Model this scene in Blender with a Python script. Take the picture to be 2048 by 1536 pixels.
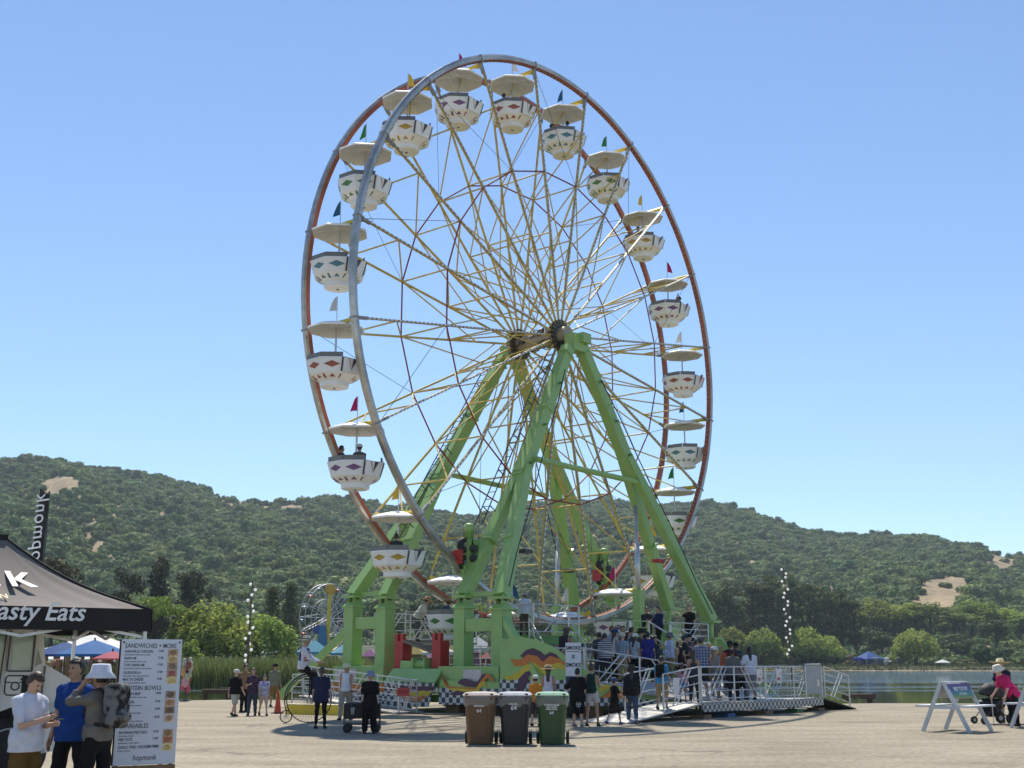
import bpy, math, random
import numpy as np
from mathutils import Vector, Matrix, noise as mnoise
for o in list(bpy.data.objects): bpy.data.objects.remove(o)
scene = bpy.context.scene
COL = scene.collection
R = math.radians
random.seed(7); rng = np.random.default_rng(7)

# ------------------------------------------------------------------ camera, sky, sun, exposure
FPX, HOR, EYE = 2363.0, 1325.0, 1.62           # focal length in photo pixels, horizon row, eye height
PITCH = math.atan((HOR-768)/FPX)
cam_d = bpy.data.cameras.new('camera'); cam = bpy.data.objects.new('camera', cam_d); COL.objects.link(cam)
cam.location = (0, 0, EYE); cam.rotation_euler = (math.pi/2+PITCH, 0, 0)
cam_d.sensor_width = 36; cam_d.lens = FPX/2048*36; cam_d.clip_start = 0.1; cam_d.clip_end = 6000
scene.camera = cam
SUN_AZ, SUN_EL = -9.0, 58.0                      # degrees from straight ahead (+Y), clockwise positive
world = bpy.data.worlds.new('World'); scene.world = world; world.use_nodes = True
wn = world.node_tree.nodes; wl = world.node_tree.links
for nd in list(wn): wn.remove(nd)
sky = wn.new('ShaderNodeTexSky'); sky.sky_type = 'NISHITA'; sky.sun_disc = False
sky.sun_elevation = R(SUN_EL); sky.sun_rotation = R(SUN_AZ); sky.air_density = 1.0; sky.dust_density = 0.0; sky.ozone_density = 5.6; sky.altitude = 0
bg = wn.new('ShaderNodeBackground'); bg.inputs['Strength'].default_value = 0.117
wo = wn.new('ShaderNodeOutputWorld')
wl.new(sky.outputs[0], bg.inputs[0]); wl.new(bg.outputs[0], wo.inputs[0])
sd = bpy.data.lights.new('sun', 'SUN'); sd.energy = 4.7; sd.angle = R(0.53); sd.color = (1, .93, .82)
sun = bpy.data.objects.new('sun', sd); COL.objects.link(sun)
sv = Vector((math.sin(R(SUN_AZ))*math.cos(R(SUN_EL)), math.cos(R(SUN_AZ))*math.cos(R(SUN_EL)), math.sin(R(SUN_EL))))
sun.rotation_euler = sv.to_track_quat('Z', 'Y').to_euler(); sun.location = (0, 60, 60)
vs = scene.view_settings; vs.view_transform = 'Standard'; vs.look = 'None'; vs.exposure = 0.42; vs.gamma = 1; vs.use_curve_mapping = False
scene.cycles.max_bounces = 6; scene.cycles.transparent_max_bounces = 8; scene.cycles.use_denoising = True
scene.cycles.caustics_reflective = False; scene.cycles.caustics_refractive = False
scene.cycles.sample_clamp_indirect = 6

# ------------------------------------------------------------------ where things stand (metres; camera stands at the origin)
cP, sP = math.cos(PITCH), math.sin(PITCH)
def ray(u, v):
    x = (u-1024)/FPX; y = (768-v)/FPX
    return Vector((x, cP-y*sP, sP+y*cP))
def G(u, v, z=0.0):
    d = ray(u, v); return Vector((0, 0, EYE))+d*((z-EYE)/d.z)
def D(u, v, Y):
    d = ray(u, v); return Vector((0, 0, EYE))+d*(Y/d.y)
WC = Vector((1.1288, 46.83, 14.50)); WA = R(49.76); WR = 11.5; HALF = 1.222
We = Vector((math.cos(WA), math.sin(WA), 0)); Wn = Vector((math.sin(WA), -math.cos(WA), 0)); Z = Vector((0, 0, 1))
def W(E, N, z): return Vector((WC.x, WC.y, 0))+We*E+Wn*N+Z*z      # wheel frame: along the wheel, along the axle, height
def NPLANE(u, v, N):
    d = ray(u, v); O = Vector((0, 0, EYE)); return O+d*((WC+Wn*N-O).dot(Wn)/d.dot(Wn))
def EN(P): q = Vector(P)-WC; return q.dot(We), q.dot(Wn)

# ------------------------------------------------------------------ materials
MATS = {}
def mat(name, col, rough=.6, metal=0.0, var=.12, vscale=3.0, bump=0.0, bscale=40.0, spec=.5, dirt=None, coord='Object', trans=0.0, island=0.0, emis=None):
    if name in MATS: return MATS[name]
    m = bpy.data.materials.new(name); m.use_nodes = True; nt = m.node_tree; N = nt.nodes; L = nt.links
    b = N['Principled BSDF']; b.inputs['Roughness'].default_value = rough; b.inputs['Metallic'].default_value = metal
    b.inputs['Specular IOR Level'].default_value = spec
    tc = N.new('ShaderNodeTexCoord')
    nz = N.new('ShaderNodeTexNoise'); nz.inputs['Scale'].default_value = vscale; nz.inputs['Detail'].default_value = 5; nz.inputs['Roughness'].default_value = .65
    L.new(tc.outputs[coord], nz.inputs['Vector'])
    rp = N.new('ShaderNodeValToRGB'); rp.color_ramp.elements[0].position = .3; rp.color_ramp.elements[1].position = .7
    c0 = [max(0, x*(1-var)) for x in col[:3]]; c1 = [min(1, x*(1+var)) for x in col[:3]]
    rp.color_ramp.elements[0].color = (*c0, 1); rp.color_ramp.elements[1].color = (*c1, 1)
    L.new(nz.outputs['Fac'], rp.inputs[0]); out = rp.outputs[0]
    if dirt:
        n2 = N.new('ShaderNodeTexNoise'); n2.inputs['Scale'].default_value = dirt[1]; n2.inputs['Detail'].default_value = 8; n2.inputs['Roughness'].default_value = .75
        L.new(tc.outputs[coord], n2.inputs['Vector'])
        r2 = N.new('ShaderNodeValToRGB'); r2.color_ramp.elements[0].position = dirt[2]; r2.color_ramp.elements[1].position = min(1, dirt[2]+.18)
        mx = N.new('ShaderNodeMix'); mx.data_type = 'RGBA'; mx.inputs['B'].default_value = (*dirt[0], 1)
        L.new(n2.outputs['Fac'], r2.inputs[0]); L.new(r2.outputs[0], mx.inputs['Factor']); L.new(out, mx.inputs['A']); out = mx.outputs['Result']
    if island:
        g = N.new('ShaderNodeNewGeometry'); hs = N.new('ShaderNodeHueSaturation')
        mr = N.new('ShaderNodeMapRange'); mr.inputs['To Min'].default_value = 1-island; mr.inputs['To Max'].default_value = 1+island
        L.new(g.outputs['Random Per Island'], mr.inputs['Value']); L.new(mr.outputs[0], hs.inputs['Value'])
        oi = N.new('ShaderNodeObjectInfo'); mr2 = N.new('ShaderNodeMapRange'); mr2.inputs['To Min'].default_value = .482; mr2.inputs['To Max'].default_value = .518
        L.new(oi.outputs['Random'], mr2.inputs['Value']); L.new(mr2.outputs[0], hs.inputs['Hue'])
        L.new(out, hs.inputs['Color']); out = hs.outputs[0]
        h2 = N.new('ShaderNodeHueSaturation'); m3 = N.new('ShaderNodeMath'); m3.operation = 'FRACT'; m4 = N.new('ShaderNodeMath'); m4.operation = 'MULTIPLY'; m4.inputs[1].default_value = 7.31; m5 = N.new('ShaderNodeMapRange'); m5.inputs['To Min'].default_value = .76; m5.inputs['To Max'].default_value = 1.25
        L.new(oi.outputs['Random'], m4.inputs[0]); L.new(m4.outputs[0], m3.inputs[0]); L.new(m3.outputs[0], m5.inputs['Value']); L.new(m5.outputs[0], h2.inputs['Value']); L.new(out, h2.inputs['Color']); out = h2.outputs[0]
    L.new(out, b.inputs['Base Color'])
    if bump:
        n3 = N.new('ShaderNodeTexNoise'); n3.inputs['Scale'].default_value = bscale; n3.inputs['Detail'].default_value = 6
        bp = N.new('ShaderNodeBump'); bp.inputs['Strength'].default_value = bump; bp.inputs['Distance'].default_value = .02
        L.new(tc.outputs[coord], n3.inputs['Vector']); L.new(n3.outputs['Fac'], bp.inputs['Height']); L.new(bp.outputs[0], b.inputs['Normal'])
    if trans:
        t = N.new('ShaderNodeBsdfTranslucent'); ms = N.new('ShaderNodeMixShader'); ms.inputs[0].default_value = trans
        L.new(out, t.inputs['Color']); L.new(b.outputs[0], ms.inputs[1]); L.new(t.outputs[0], ms.inputs[2]); L.new(ms.outputs[0], N['Material Output'].inputs['Surface'])
    if emis: b.inputs['Emission Color'].default_value = (*emis[0], 1); b.inputs['Emission Strength'].default_value = emis[1]
    m.diffuse_color = (*col[:3], 1); MATS[name] = m; return m
def checker(name, c1, c2, size, origin, axis):        # painted checkerboard on a vertical skirt; axis = direction along the skirt
    m = bpy.data.materials.new(name); m.use_nodes = True; N = m.node_tree.nodes; L = m.node_tree.links; b = N['Principled BSDF']; b.inputs['Roughness'].default_value = .5
    g = N.new('ShaderNodeNewGeometry'); d = N.new('ShaderNodeVectorMath'); d.operation = 'DOT_PRODUCT'; d.inputs[1].default_value = axis
    L.new(g.outputs['Position'], d.inputs[0]); sp = N.new('ShaderNodeSeparateXYZ'); L.new(g.outputs['Position'], sp.inputs[0])
    cb = N.new('ShaderNodeCombineXYZ'); L.new(d.outputs['Value'], cb.inputs[0]); L.new(sp.outputs['Z'], cb.inputs[1]); cb.inputs[2].default_value = .5
    ck = N.new('ShaderNodeTexChecker'); ck.inputs['Scale'].default_value = 1/size; ck.inputs['Color1'].default_value = (*c1, 1); ck.inputs['Color2'].default_value = (*c2, 1)
    L.new(cb.outputs[0], ck.inputs['Vector'])
    nz = N.new('ShaderNodeTexNoise'); nz.inputs['Scale'].default_value = 6; nz.inputs['Detail'].default_value = 6; L.new(g.outputs['Position'], nz.inputs['Vector'])
    mr = N.new('ShaderNodeMapRange'); mr.inputs['To Min'].default_value = .7; mr.inputs['To Max'].default_value = 1.2; L.new(nz.outputs['Fac'], mr.inputs['Value'])
    hs = N.new('ShaderNodeHueSaturation'); L.new(mr.outputs[0], hs.inputs['Value']); L.new(ck.outputs[0], hs.inputs['Color']); L.new(hs.outputs[0], b.inputs['Base Color'])
    return m

# ------------------------------------------------------------------ mesh builder and tagging
def V3(p): return Vector((p[0], p[1], p[2]))
class MB:
    def __init__(s): s.v = []; s.f = []; s.m = []
    def add(s, vs, fs, mi=0):
        o = len(s.v); s.v += [tuple(p) for p in vs]
        for f in fs: s.f.append(tuple(i+o for i in f)); s.m.append(mi)
        return s
    def frame(s, c, X, Y, Zv, mi=0):                 # box from centre and three half-vectors
        c = V3(c); vs = [c+X*a+Y*b+Zv*d for a in (-1, 1) for b in (-1, 1) for d in (-1, 1)]
        return s.add(vs, [(0, 1, 3, 2), (4, 6, 7, 5), (0, 4, 5, 1), (2, 3, 7, 6), (0, 2, 6, 4), (1, 5, 7, 3)], mi)
    def box(s, c, size, rz=0, mi=0):
        X = Vector((math.cos(rz), math.sin(rz), 0))*size[0]/2; Y = Vector((-math.sin(rz), math.cos(rz), 0))*size[1]/2
        return s.frame(c, X, Y, Z*size[2]/2, mi)
    def bbox(s, c, size, bv=.01, rz=0, mi=0, taper=1.0):        # box with chamfered vertical and top edges
        hx, hy, hz = size[0]/2, size[1]/2, size[2]/2; b = min(bv, hx*.9, hy*.9, hz*.9)
        def ring(z, ix, k): return [(x*k, y*k, z) for x, y in ((-hx+ix+b, -hy+ix), (hx-ix-b, -hy+ix), (hx-ix, -hy+ix+b), (hx-ix, hy-ix-b), (hx-ix-b, hy-ix), (-hx+ix+b, hy-ix), (-hx+ix, hy-ix-b), (-hx+ix, -hy+ix+b))]
        rs = [ring(-hz, b, taper), ring(-hz+b, 0, taper), ring(hz-b, 0, 1), ring(hz, b, 1)]
        ca, sa = math.cos(rz), math.sin(rz); vs = [(c[0]+x*ca-y*sa, c[1]+x*sa+y*ca, c[2]+z) for r in rs for x, y, z in r]
        fs = [tuple(range(7, -1, -1)), tuple(range(24, 32))]
        for k in range(3):
            for i in range(8): fs.append((k*8+i, k*8+(i+1) % 8, k*8+8+(i+1) % 8, k*8+8+i))
        return s.add(vs, fs, mi)
    def beam(s, p0, p1, w, h, up=Z, mi=0, w1=None, h1=None):   # rectangular bar; w across, h along up
        p0, p1 = V3(p0), V3(p1); d = (p1-p0).normalized(); X = d.cross(up)
        if X.length < 1e-5: X = d.cross(Vector((1, 0, 0)))
        X.normalize(); Y = X.cross(d).normalized(); w1 = w if w1 is None else w1; h1 = h if h1 is None else h1
        vs = [p0+X*a*w/2+Y*b*h/2 for a, b in ((-1, -1), (1, -1), (1, 1), (-1, 1))]+[p1+X*a*w1/2+Y*b*h1/2 for a, b in ((-1, -1), (1, -1), (1, 1), (-1, 1))]
        return s.add(vs, [(3, 2, 1, 0), (4, 5, 6, 7), (0, 1, 5, 4), (1, 2, 6, 5), (2, 3, 7, 6), (3, 0, 4, 7)], mi)
    def tube(s, pts, r, n=8, mi=0, caps=True):
        pts = [V3(p) for p in pts]; rs = r if isinstance(r, (list, tuple)) else [r]*len(pts); o = len(s.v); ref = None
        for i, p in enumerate(pts):
            d = (pts[min(i+1, len(pts)-1)]-pts[max(i-1, 0)]).normalized()
            if ref is None:
                ref = d.cross(Z)
                if ref.length < .05: ref = d.cross(Vector((1, 0, 0)))
            X = (ref-d*ref.dot(d)).normalized(); Y = d.cross(X); ref = X
            s.v += [tuple(p+(X*math.cos(a)+Y*math.sin(a))*rs[i]) for a in [2*math.pi*k/n for k in range(n)]]
        for i in range(len(pts)-1):
            for k in range(n): s.f.append((o+i*n+k, o+i*n+(k+1) % n, o+(i+1)*n+(k+1) % n, o+(i+1)*n+k)); s.m.append(mi)
        if caps:
            s.f.append(tuple(o+k for k in range(n-1, -1, -1))); s.m.append(mi); e = o+(len(pts)-1)*n
            s.f.append(tuple(e+k for k in range(n))); s.m.append(mi)
        return s
    def lathe(s, prof, n=16, c=(0, 0, 0), M=None, mi=0, ph=0.0, close=True, sy=1.0):   # prof [(r,z)] about z
        o = len(s.v); M = M or Matrix.Identity(3)
        for r, z in prof:
            for k in range(n):
                a = 2*math.pi*k/n+ph; s.v.append(tuple(M @ Vector((r*math.cos(a), sy*r*math.sin(a), z))+V3(c)))
        for i in range(len(prof)-1):
            for k in range(n): s.f.append((o+i*n+k, o+i*n+(k+1) % n, o+(i+1)*n+(k+1) % n, o+(i+1)*n+k)); s.m.append(mi)
        if close:
            s.f.append(tuple(o+k for k in range(n-1, -1, -1))); s.m.append(mi)
            e = o+(len(prof)-1)*n; s.f.append(tuple(e+k for k in range(n))); s.m.append(mi)
        return s
    def prism(s, poly, o, X, Y, t, mi=0):             # polygon in plane (X,Y) at o, thickness t along X x Y
        o = V3(o); Nn = X.cross(Y).normalized()*t; n = len(poly)
        vs = [o+X*a+Y*b for a, b in poly]+[o+X*a+Y*b+Nn for a, b in poly]
        return s.add(vs, [tuple(range(n-1, -1, -1)), tuple(range(n, 2*n))]+[(i, (i+1) % n, n+(i+1) % n, n+i) for i in range(n)], mi)
    def sphere(s, c, r, n=10, m=6, mi=0, sc=(1, 1, 1)):
        prof = [(max(1e-4, math.sin(math.pi*i/m)), -math.cos(math.pi*i/m)) for i in range(m+1)]
        return s.lathe(prof, n, c, Matrix.Diagonal((r*sc[0], r*sc[1], r*sc[2])), mi)
    def mesh(s, name, mats, smooth=False):
        me = bpy.data.meshes.new(name); me.from_pydata(s.v, [], s.f)
        for m in (mats if isinstance(mats, (list, tuple)) else [mats]): me.materials.append(m)
        if any(s.m): me.polygons.foreach_set('material_index', s.m)
        if smooth: me.polygons.foreach_set('use_smooth', [True]*len(s.f))
        me.update(); return me
    def build(s, name, mats, parent=None, smooth=False, world=True):
        return link(name, s.mesh(name, mats, smooth), parent, world)
def link(name, data, parent=None, world=True):
    o = bpy.data.objects.new(name, data); COL.objects.link(o)
    if parent:
        o.parent = parent
        if world:                                       # vertices are world positions: undo the parent's place
            p = parent; off = Vector()
            while p: off += p.location; p = p.parent
            o.location = -off
    return o
def tag(o, label=None, cat=None, group=None, kind=None):
    if label: o['label'] = label
    if cat: o['category'] = cat
    if group: o['group'] = group
    if kind: o['kind'] = kind
    return o
def empty(name, loc=(0, 0, 0), label=None, cat=None, group=None, rz=0):
    o = bpy.data.objects.new(name, None); o.empty_display_size = .2; COL.objects.link(o); o.location = loc; o.rotation_euler.z = rz
    return tag(o, label, cat, group)
KIDS = {}
def copy_tree(o, parent=None):
    c = o.copy(); COL.objects.link(c); c.parent = parent
    for ch in [x for x in KIDS.get(o.name, o.children)]: copy_tree(ch, c)
    return c
def grid_mesh(xs, ys, zf):
    nx, ny = len(xs), len(ys); v = [(x, y, zf(x, y)) for y in ys for x in xs]
    f = [(j*nx+i, j*nx+i+1, (j+1)*nx+i+1, (j+1)*nx+i) for j in range(ny-1) for i in range(nx-1)]
    return v, f
def text_mesh(txt, size, M, name, m, parent, align='CENTER', shear=0, ext=.002, sx=1.0, offset=0.0, world=True, space=1.0):
    cu = bpy.data.curves.new(name, 'FONT'); cu.body = txt; cu.size = size; cu.align_x = align; cu.align_y = 'CENTER'; cu.shear = shear; cu.extrude = ext; cu.offset = offset; cu.resolution_u = 3; cu.space_character = space
    o = bpy.data.objects.new(name, cu); COL.objects.link(o)
    dg = bpy.context.evaluated_depsgraph_get(); me = bpy.data.meshes.new_from_object(o.evaluated_get(dg)); bpy.data.objects.remove(o)
    me.transform(M @ Matrix.Diagonal((sx, 1, 1, 1))); me.materials.clear(); me.materials.append(m)
    if M.determinant()*sx < 0: me.flip_normals()
    return link(name, me, parent, world)
def frameM(o, X, Y):                                     # 4x4 frame: X right, Y up of the lettering, at o
    X = X.normalized(); Y = Y.normalized(); N_ = X.cross(Y)
    return Matrix(((X.x, Y.x, N_.x, o[0]), (X.y, Y.y, N_.y, o[1]), (X.z, Y.z, N_.z, o[2]), (0, 0, 0, 1)))
ORD = ['first', 'second', 'third', 'fourth', 'fifth', 'sixth', 'seventh', 'eighth', 'ninth', 'tenth', 'eleventh', 'twelfth', 'thirteenth', 'fourteenth', 'fifteenth', 'sixteenth', 'seventeenth', 'eighteenth', 'nineteenth', 'twentieth']

# ================================================================== SETTING
def ramp_mat(name, stops, vec_scale, nscale, detail=8, rough=.9, bump=.3, bdist=.02, extra=None):
    m = bpy.data.materials.new(name); m.use_nodes = True; N = m.node_tree.nodes; L = m.node_tree.links; b = N['Principled BSDF']; b.inputs['Roughness'].default_value = rough
    g = N.new('ShaderNodeNewGeometry'); mp = N.new('ShaderNodeMapping'); mp.inputs['Scale'].default_value = vec_scale; L.new(g.outputs['Position'], mp.inputs['Vector'])
    nz = N.new('ShaderNodeTexNoise'); nz.inputs['Scale'].default_value = nscale; nz.inputs['Detail'].default_value = detail; nz.inputs['Roughness'].default_value = .62; L.new(mp.outputs[0], nz.inputs['Vector'])
    rp = N.new('ShaderNodeValToRGB'); el = rp.color_ramp.elements
    while len(el) < len(stops): el.new(.5)
    for q, (p, c) in zip(el, stops): q.position = p; q.color = (*c, 1)
    L.new(nz.outputs['Fac'], rp.inputs[0])
    out = rp.outputs[0]
    if extra:
        n2 = N.new('ShaderNodeTexNoise'); n2.inputs['Scale'].default_value = extra[0]; n2.inputs['Detail'].default_value = 3; L.new(g.outputs['Position'], n2.inputs['Vector'])
        mr = N.new('ShaderNodeMapRange'); mr.inputs['From Min'].default_value = .3; mr.inputs['From Max'].default_value = .7; mr.inputs['To Min'].default_value = 1-extra[1]; mr.inputs['To Max'].default_value = 1+extra[1]; L.new(n2.outputs['Fac'], mr.inputs['Value'])
        hs = N.new('ShaderNodeHueSaturation'); L.new(mr.outputs[0], hs.inputs['Value']); L.new(out, hs.inputs['Color']); out = hs.outputs[0]
    L.new(out, b.inputs['Base Color'])
    n3 = N.new('ShaderNodeTexNoise'); n3.inputs['Scale'].default_value = 30; n3.inputs['Detail'].default_value = 6; L.new(g.outputs['Position'], n3.inputs['Vector'])
    bp = N.new('ShaderNodeBump'); bp.inputs['Strength'].default_value = bump; bp.inputs['Distance'].default_value = bdist; L.new(n3.outputs['Fac'], bp.inputs['Height']); L.new(bp.outputs[0], b.inputs['Normal'])
    return m
M_lot = ramp_mat('dusty asphalt', [(.30, (.165, .136, .092)), (.45, (.245, .206, .142)), (.58, (.285, .244, .172)), (.75, (.355, .312, .23))], (.55, 1.25, 1), .5, 14, .92, .5, .02, (9, .28))
def add_cracks(m):
    N = m.node_tree.nodes; L = m.node_tree.links; b = N['Principled BSDF']; base = b.inputs['Base Color'].links[0].from_socket; g = N.new('ShaderNodeNewGeometry')
    nz = N.new('ShaderNodeTexNoise'); nz.inputs['Scale'].default_value = .7; nz.inputs['Detail'].default_value = 6; L.new(g.outputs['Position'], nz.inputs['Vector']); ad = N.new('ShaderNodeMixRGB'); ad.blend_type = 'LINEAR_LIGHT'; ad.inputs[0].default_value = .9; L.new(g.outputs['Position'], ad.inputs[1]); L.new(nz.outputs['Color'], ad.inputs[2])
    vo = N.new('ShaderNodeTexVoronoi'); vo.feature = 'DISTANCE_TO_EDGE'; vo.inputs['Scale'].default_value = .16; L.new(ad.outputs[0], vo.inputs['Vector']); r1 = N.new('ShaderNodeMapRange'); r1.inputs['From Min'].default_value = .004; r1.inputs['From Max'].default_value = .014; r1.inputs['To Min'].default_value = .55; r1.inputs['To Max'].default_value = 0; L.new(vo.outputs['Distance'], r1.inputs['Value'])
    mk = N.new('ShaderNodeTexNoise'); mk.inputs['Scale'].default_value = .12; L.new(g.outputs['Position'], mk.inputs['Vector']); r2 = N.new('ShaderNodeMapRange'); r2.inputs['From Min'].default_value = .48; r2.inputs['From Max'].default_value = .58; L.new(mk.outputs['Fac'], r2.inputs['Value']); mu = N.new('ShaderNodeMath'); mu.operation = 'MULTIPLY'; L.new(r1.outputs[0], mu.inputs[0]); L.new(r2.outputs[0], mu.inputs[1])
    sn = N.new('ShaderNodeTexNoise'); sn.inputs['Scale'].default_value = 1.3; sn.inputs['Detail'].default_value = 3; L.new(g.outputs['Position'], sn.inputs['Vector']); r3 = N.new('ShaderNodeMapRange'); r3.inputs['From Min'].default_value = .66; r3.inputs['From Max'].default_value = .74; r3.inputs['To Max'].default_value = .38; L.new(sn.outputs['Fac'], r3.inputs['Value']); mxx = N.new('ShaderNodeMath'); mxx.operation = 'MAXIMUM'; L.new(mu.outputs[0], mxx.inputs[0]); L.new(r3.outputs[0], mxx.inputs[1])
    x = N.new('ShaderNodeMix'); x.data_type = 'RGBA'; x.inputs['B'].default_value = (.07, .06, .05, 1); L.new(mxx.outputs[0], x.inputs['Factor']); L.new(base, x.inputs['A']); L.new(x.outputs['Result'], b.inputs['Base Color'])
add_cracks(M_lot)
def lot_edge(x):                                        # the lot ends at the lake
    return 50.5+1.0*math.sin(x*.11+1)+.6*math.sin(x*.37)+.35*math.sin(x*.9)+(4.5 if x < -9 else (4.5*(3-x)/12 if x < 3 else 0))
mb = MB(); xs = [-220+i*4 for i in range(40)]+[-60+i*.5 for i in range(241)]+[64+i*4 for i in range(40)]
rows = []
for x in xs:
    ed = lot_edge(x); rows.append([(x, -60, 0), (x, 10, 0), (x, 24, 0), (x, 38, 0), (x, ed-1.5, 0), (x, ed, -.03), (x, ed+.5, -.28), (x, ed+2.2, -1.1)])
k = len(rows[0]); vv = [p for r in rows for p in r]
ff = [(i*k+j, (i+1)*k+j, (i+1)*k+j+1, i*k+j+1) for i in range(len(xs)-1) for j in range(k-1)]
mb.add(vv, ff); tag(mb.build('ground', M_lot, smooth=False), kind='structure')
# grass fringe on the bank
M_grass = mat('bank grass', (.17, .21, .05), .8, var=.35, vscale=2, trans=.3, island=.3)
def blades(pts, hts, wid, lean, seed, segs=2):
    r = np.random.default_rng(seed); n = len(pts); P = np.array(pts, float); a = r.uniform(0, 2*np.pi, n); la = r.uniform(0, 2*np.pi, n)
    wv = np.stack([np.cos(a), np.sin(a), np.zeros(n)], 1)*np.asarray(wid).reshape(-1, 1)
    lv = np.stack([np.cos(la), np.sin(la), np.zeros(n)], 1)*(np.asarray(hts)*lean*r.uniform(.2, 1.2, n)).reshape(-1, 1)
    vs = []; 
    for k in range(segs+1):
        t = k/segs; c = P+np.stack([np.zeros(n), np.zeros(n), np.asarray(hts)*(t-.12*t*t)], 1)+lv*t*t; w = wv*(1-t*.85)
        vs += [c-w, c+w]
    Vv = np.stack(vs, 1).reshape(-1, 3); m_ = 2*(segs+1); base = np.arange(n)*m_
    F = np.concatenate([np.stack([base+2*k, base+2*k+1, base+2*k+3, base+2*k+2], 1) for k in range(segs)])
    return Vv, F
def np_mesh(name, Vv, F, mats):
    me = bpy.data.meshes.new(name); Vv = np.asarray(Vv, np.float32); F = np.asarray(F, np.int32); nf = len(F); kk = F.shape[1]
    me.vertices.add(len(Vv)); me.vertices.foreach_set('co', Vv.ravel()); me.loops.add(nf*kk); me.loops.foreach_set('vertex_index', F.ravel())
    me.polygons.add(nf); me.polygons.foreach_set('loop_start', np.arange(0, nf*kk, kk, dtype=np.int32)); me.polygons.foreach_set('loop_total', np.full(nf, kk, np.int32))
    for m in (mats if isinstance(mats, (list, tuple)) else [mats]): me.materials.append(m)
    me.update(calc_edges=True); me.validate(); return me
pts = []
for i in range(5200):
    x = rng.uniform(-45, 45); cl = mnoise.noise(Vector((x*.35, 3.1, 0)))
    if cl < rng.uniform(-.25, .35): continue
    pts.append((x, lot_edge(x)+rng.normal(.1, .3), -.1))
Vv, F = blades(pts, rng.uniform(.1, .42, len(pts)), rng.uniform(.008, .02, len(pts)), .5, 3)
tag(link('bank_grass', np_mesh('bank_grass', Vv, F, M_grass)), 'dry green grass tufts along the edge of the lot by the water', 'grass', kind='stuff')

# water
def water_mat():
    m = bpy.data.materials.new('lake water'); m.use_nodes = True; N = m.node_tree.nodes; L = m.node_tree.links; b = N['Principled BSDF']
    b.inputs['Base Color'].default_value = (.045, .055, .022, 1); b.inputs['Roughness'].default_value = .04; b.inputs['IOR'].default_value = 1.33
    g = N.new('ShaderNodeNewGeometry')
    mp = N.new('ShaderNodeMapping'); mp.inputs['Scale'].default_value = (.012, .075, 1); L.new(g.outputs['Position'], mp.inputs['Vector'])
    pn = N.new('ShaderNodeTexNoise'); pn.inputs['Scale'].default_value = 1; pn.inputs['Detail'].default_value = 4; L.new(mp.outputs[0], pn.inputs['Vector'])
    sp = N.new('ShaderNodeSeparateXYZ'); L.new(g.outputs['Position'], sp.inputs[0])
    far = N.new('ShaderNodeMapRange'); far.inputs['From Min'].default_value = 118; far.inputs['From Max'].default_value = 150; L.new(sp.outputs['Y'], far.inputs['Value'])
    mid = N.new('ShaderNodeMapRange'); mid.inputs['From Min'].default_value = .56; mid.inputs['From Max'].default_value = .66; L.new(pn.outputs['Fac'], mid.inputs['Value'])
    mx = N.new('ShaderNodeMath'); mx.operation = 'MAXIMUM'; L.new(far.outputs[0], mx.inputs[0]); L.new(mid.outputs[0], mx.inputs[1])
    st = N.new('ShaderNodeMapRange'); st.inputs['To Min'].default_value = .012; st.inputs['To Max'].default_value = .95; L.new(mx.outputs[0], st.inputs['Value'])
    wv = N.new('ShaderNodeTexNoise'); wv.inputs['Scale'].default_value = 2.6; wv.inputs['Detail'].default_value = 4; L.new(g.outputs['Position'], wv.inputs['Vector'])
    bp = N.new('ShaderNodeBump'); bp.inputs['Distance'].default_value = .22; L.new(st.outputs[0], bp.inputs['Strength']); L.new(wv.outputs['Fac'], bp.inputs['Height']); L.new(bp.outputs[0], b.inputs['Normal'])
    return m
WATER_Z = -.4
mb = MB(); mb.add([(-420, 44, WATER_Z), (420, 44, WATER_Z), (420, 470, WATER_Z), (-420, 470, WATER_Z)], [(0, 1, 2, 3)])
tag(mb.build('lake', water_mat()), kind='structure')

# hills: ridge line as seen (photo column, row) turned into a ridge of real height about a kilometre off
RIDGE = [(-900, 1040), (-500, 960), (-200, 925), (0, 922), (80, 918), (150, 930), (200, 940), (280, 948), (340, 960), (400, 978), (450, 1000), (480, 1000), (520, 1006), (560, 1012), (600, 1008), (650, 1000), (700, 1000), (800, 1018), (870, 1028), (940, 1038), (1000, 1028), (1050, 1012), (1100, 1006), (1150, 1005), (1200, 1002), (1250, 1008), (1300, 1014), (1400, 1004), (1450, 1016), (1500, 1033), (1550, 1050), (1600, 1064), (1650, 1074), (1700, 1074), (1750, 1074), (1800, 1076), (1850, 1084), (1900, 1094), (1950, 1106), (1985, 1118), (2048, 1124), (2300, 1110), (2700, 1080), (3000, 1100)]
RU = [u for u, v in RIDGE]; RV = [v for u, v in RIDGE]
def az_of_u(u): return math.atan2((u-1024)/FPX, cP)     # on the horizon row, close enough for a kilometre
def u_of_az(t): return 1024+FPX*cP*math.tan(t)
def ridge_r(t): return 960+90*math.sin(t*5+.6)+40*math.sin(t*13)
def ridge_h(t):
    u = u_of_az(t); v = np.interp(u, RU, RV); d = ray(u, v); return EYE+d.z/math.hypot(d.x, d.y)*ridge_r(t)
def shore_r(t):
    u = u_of_az(t); return float(np.interp(u, [-2000, 300, 720, 900, 1120, 1300, 1420, 4000], [104, 106, 108, 150, 205, 280, 322, 330]))+2.5*math.sin(t*60)+1.5*math.sin(t*171)
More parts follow.
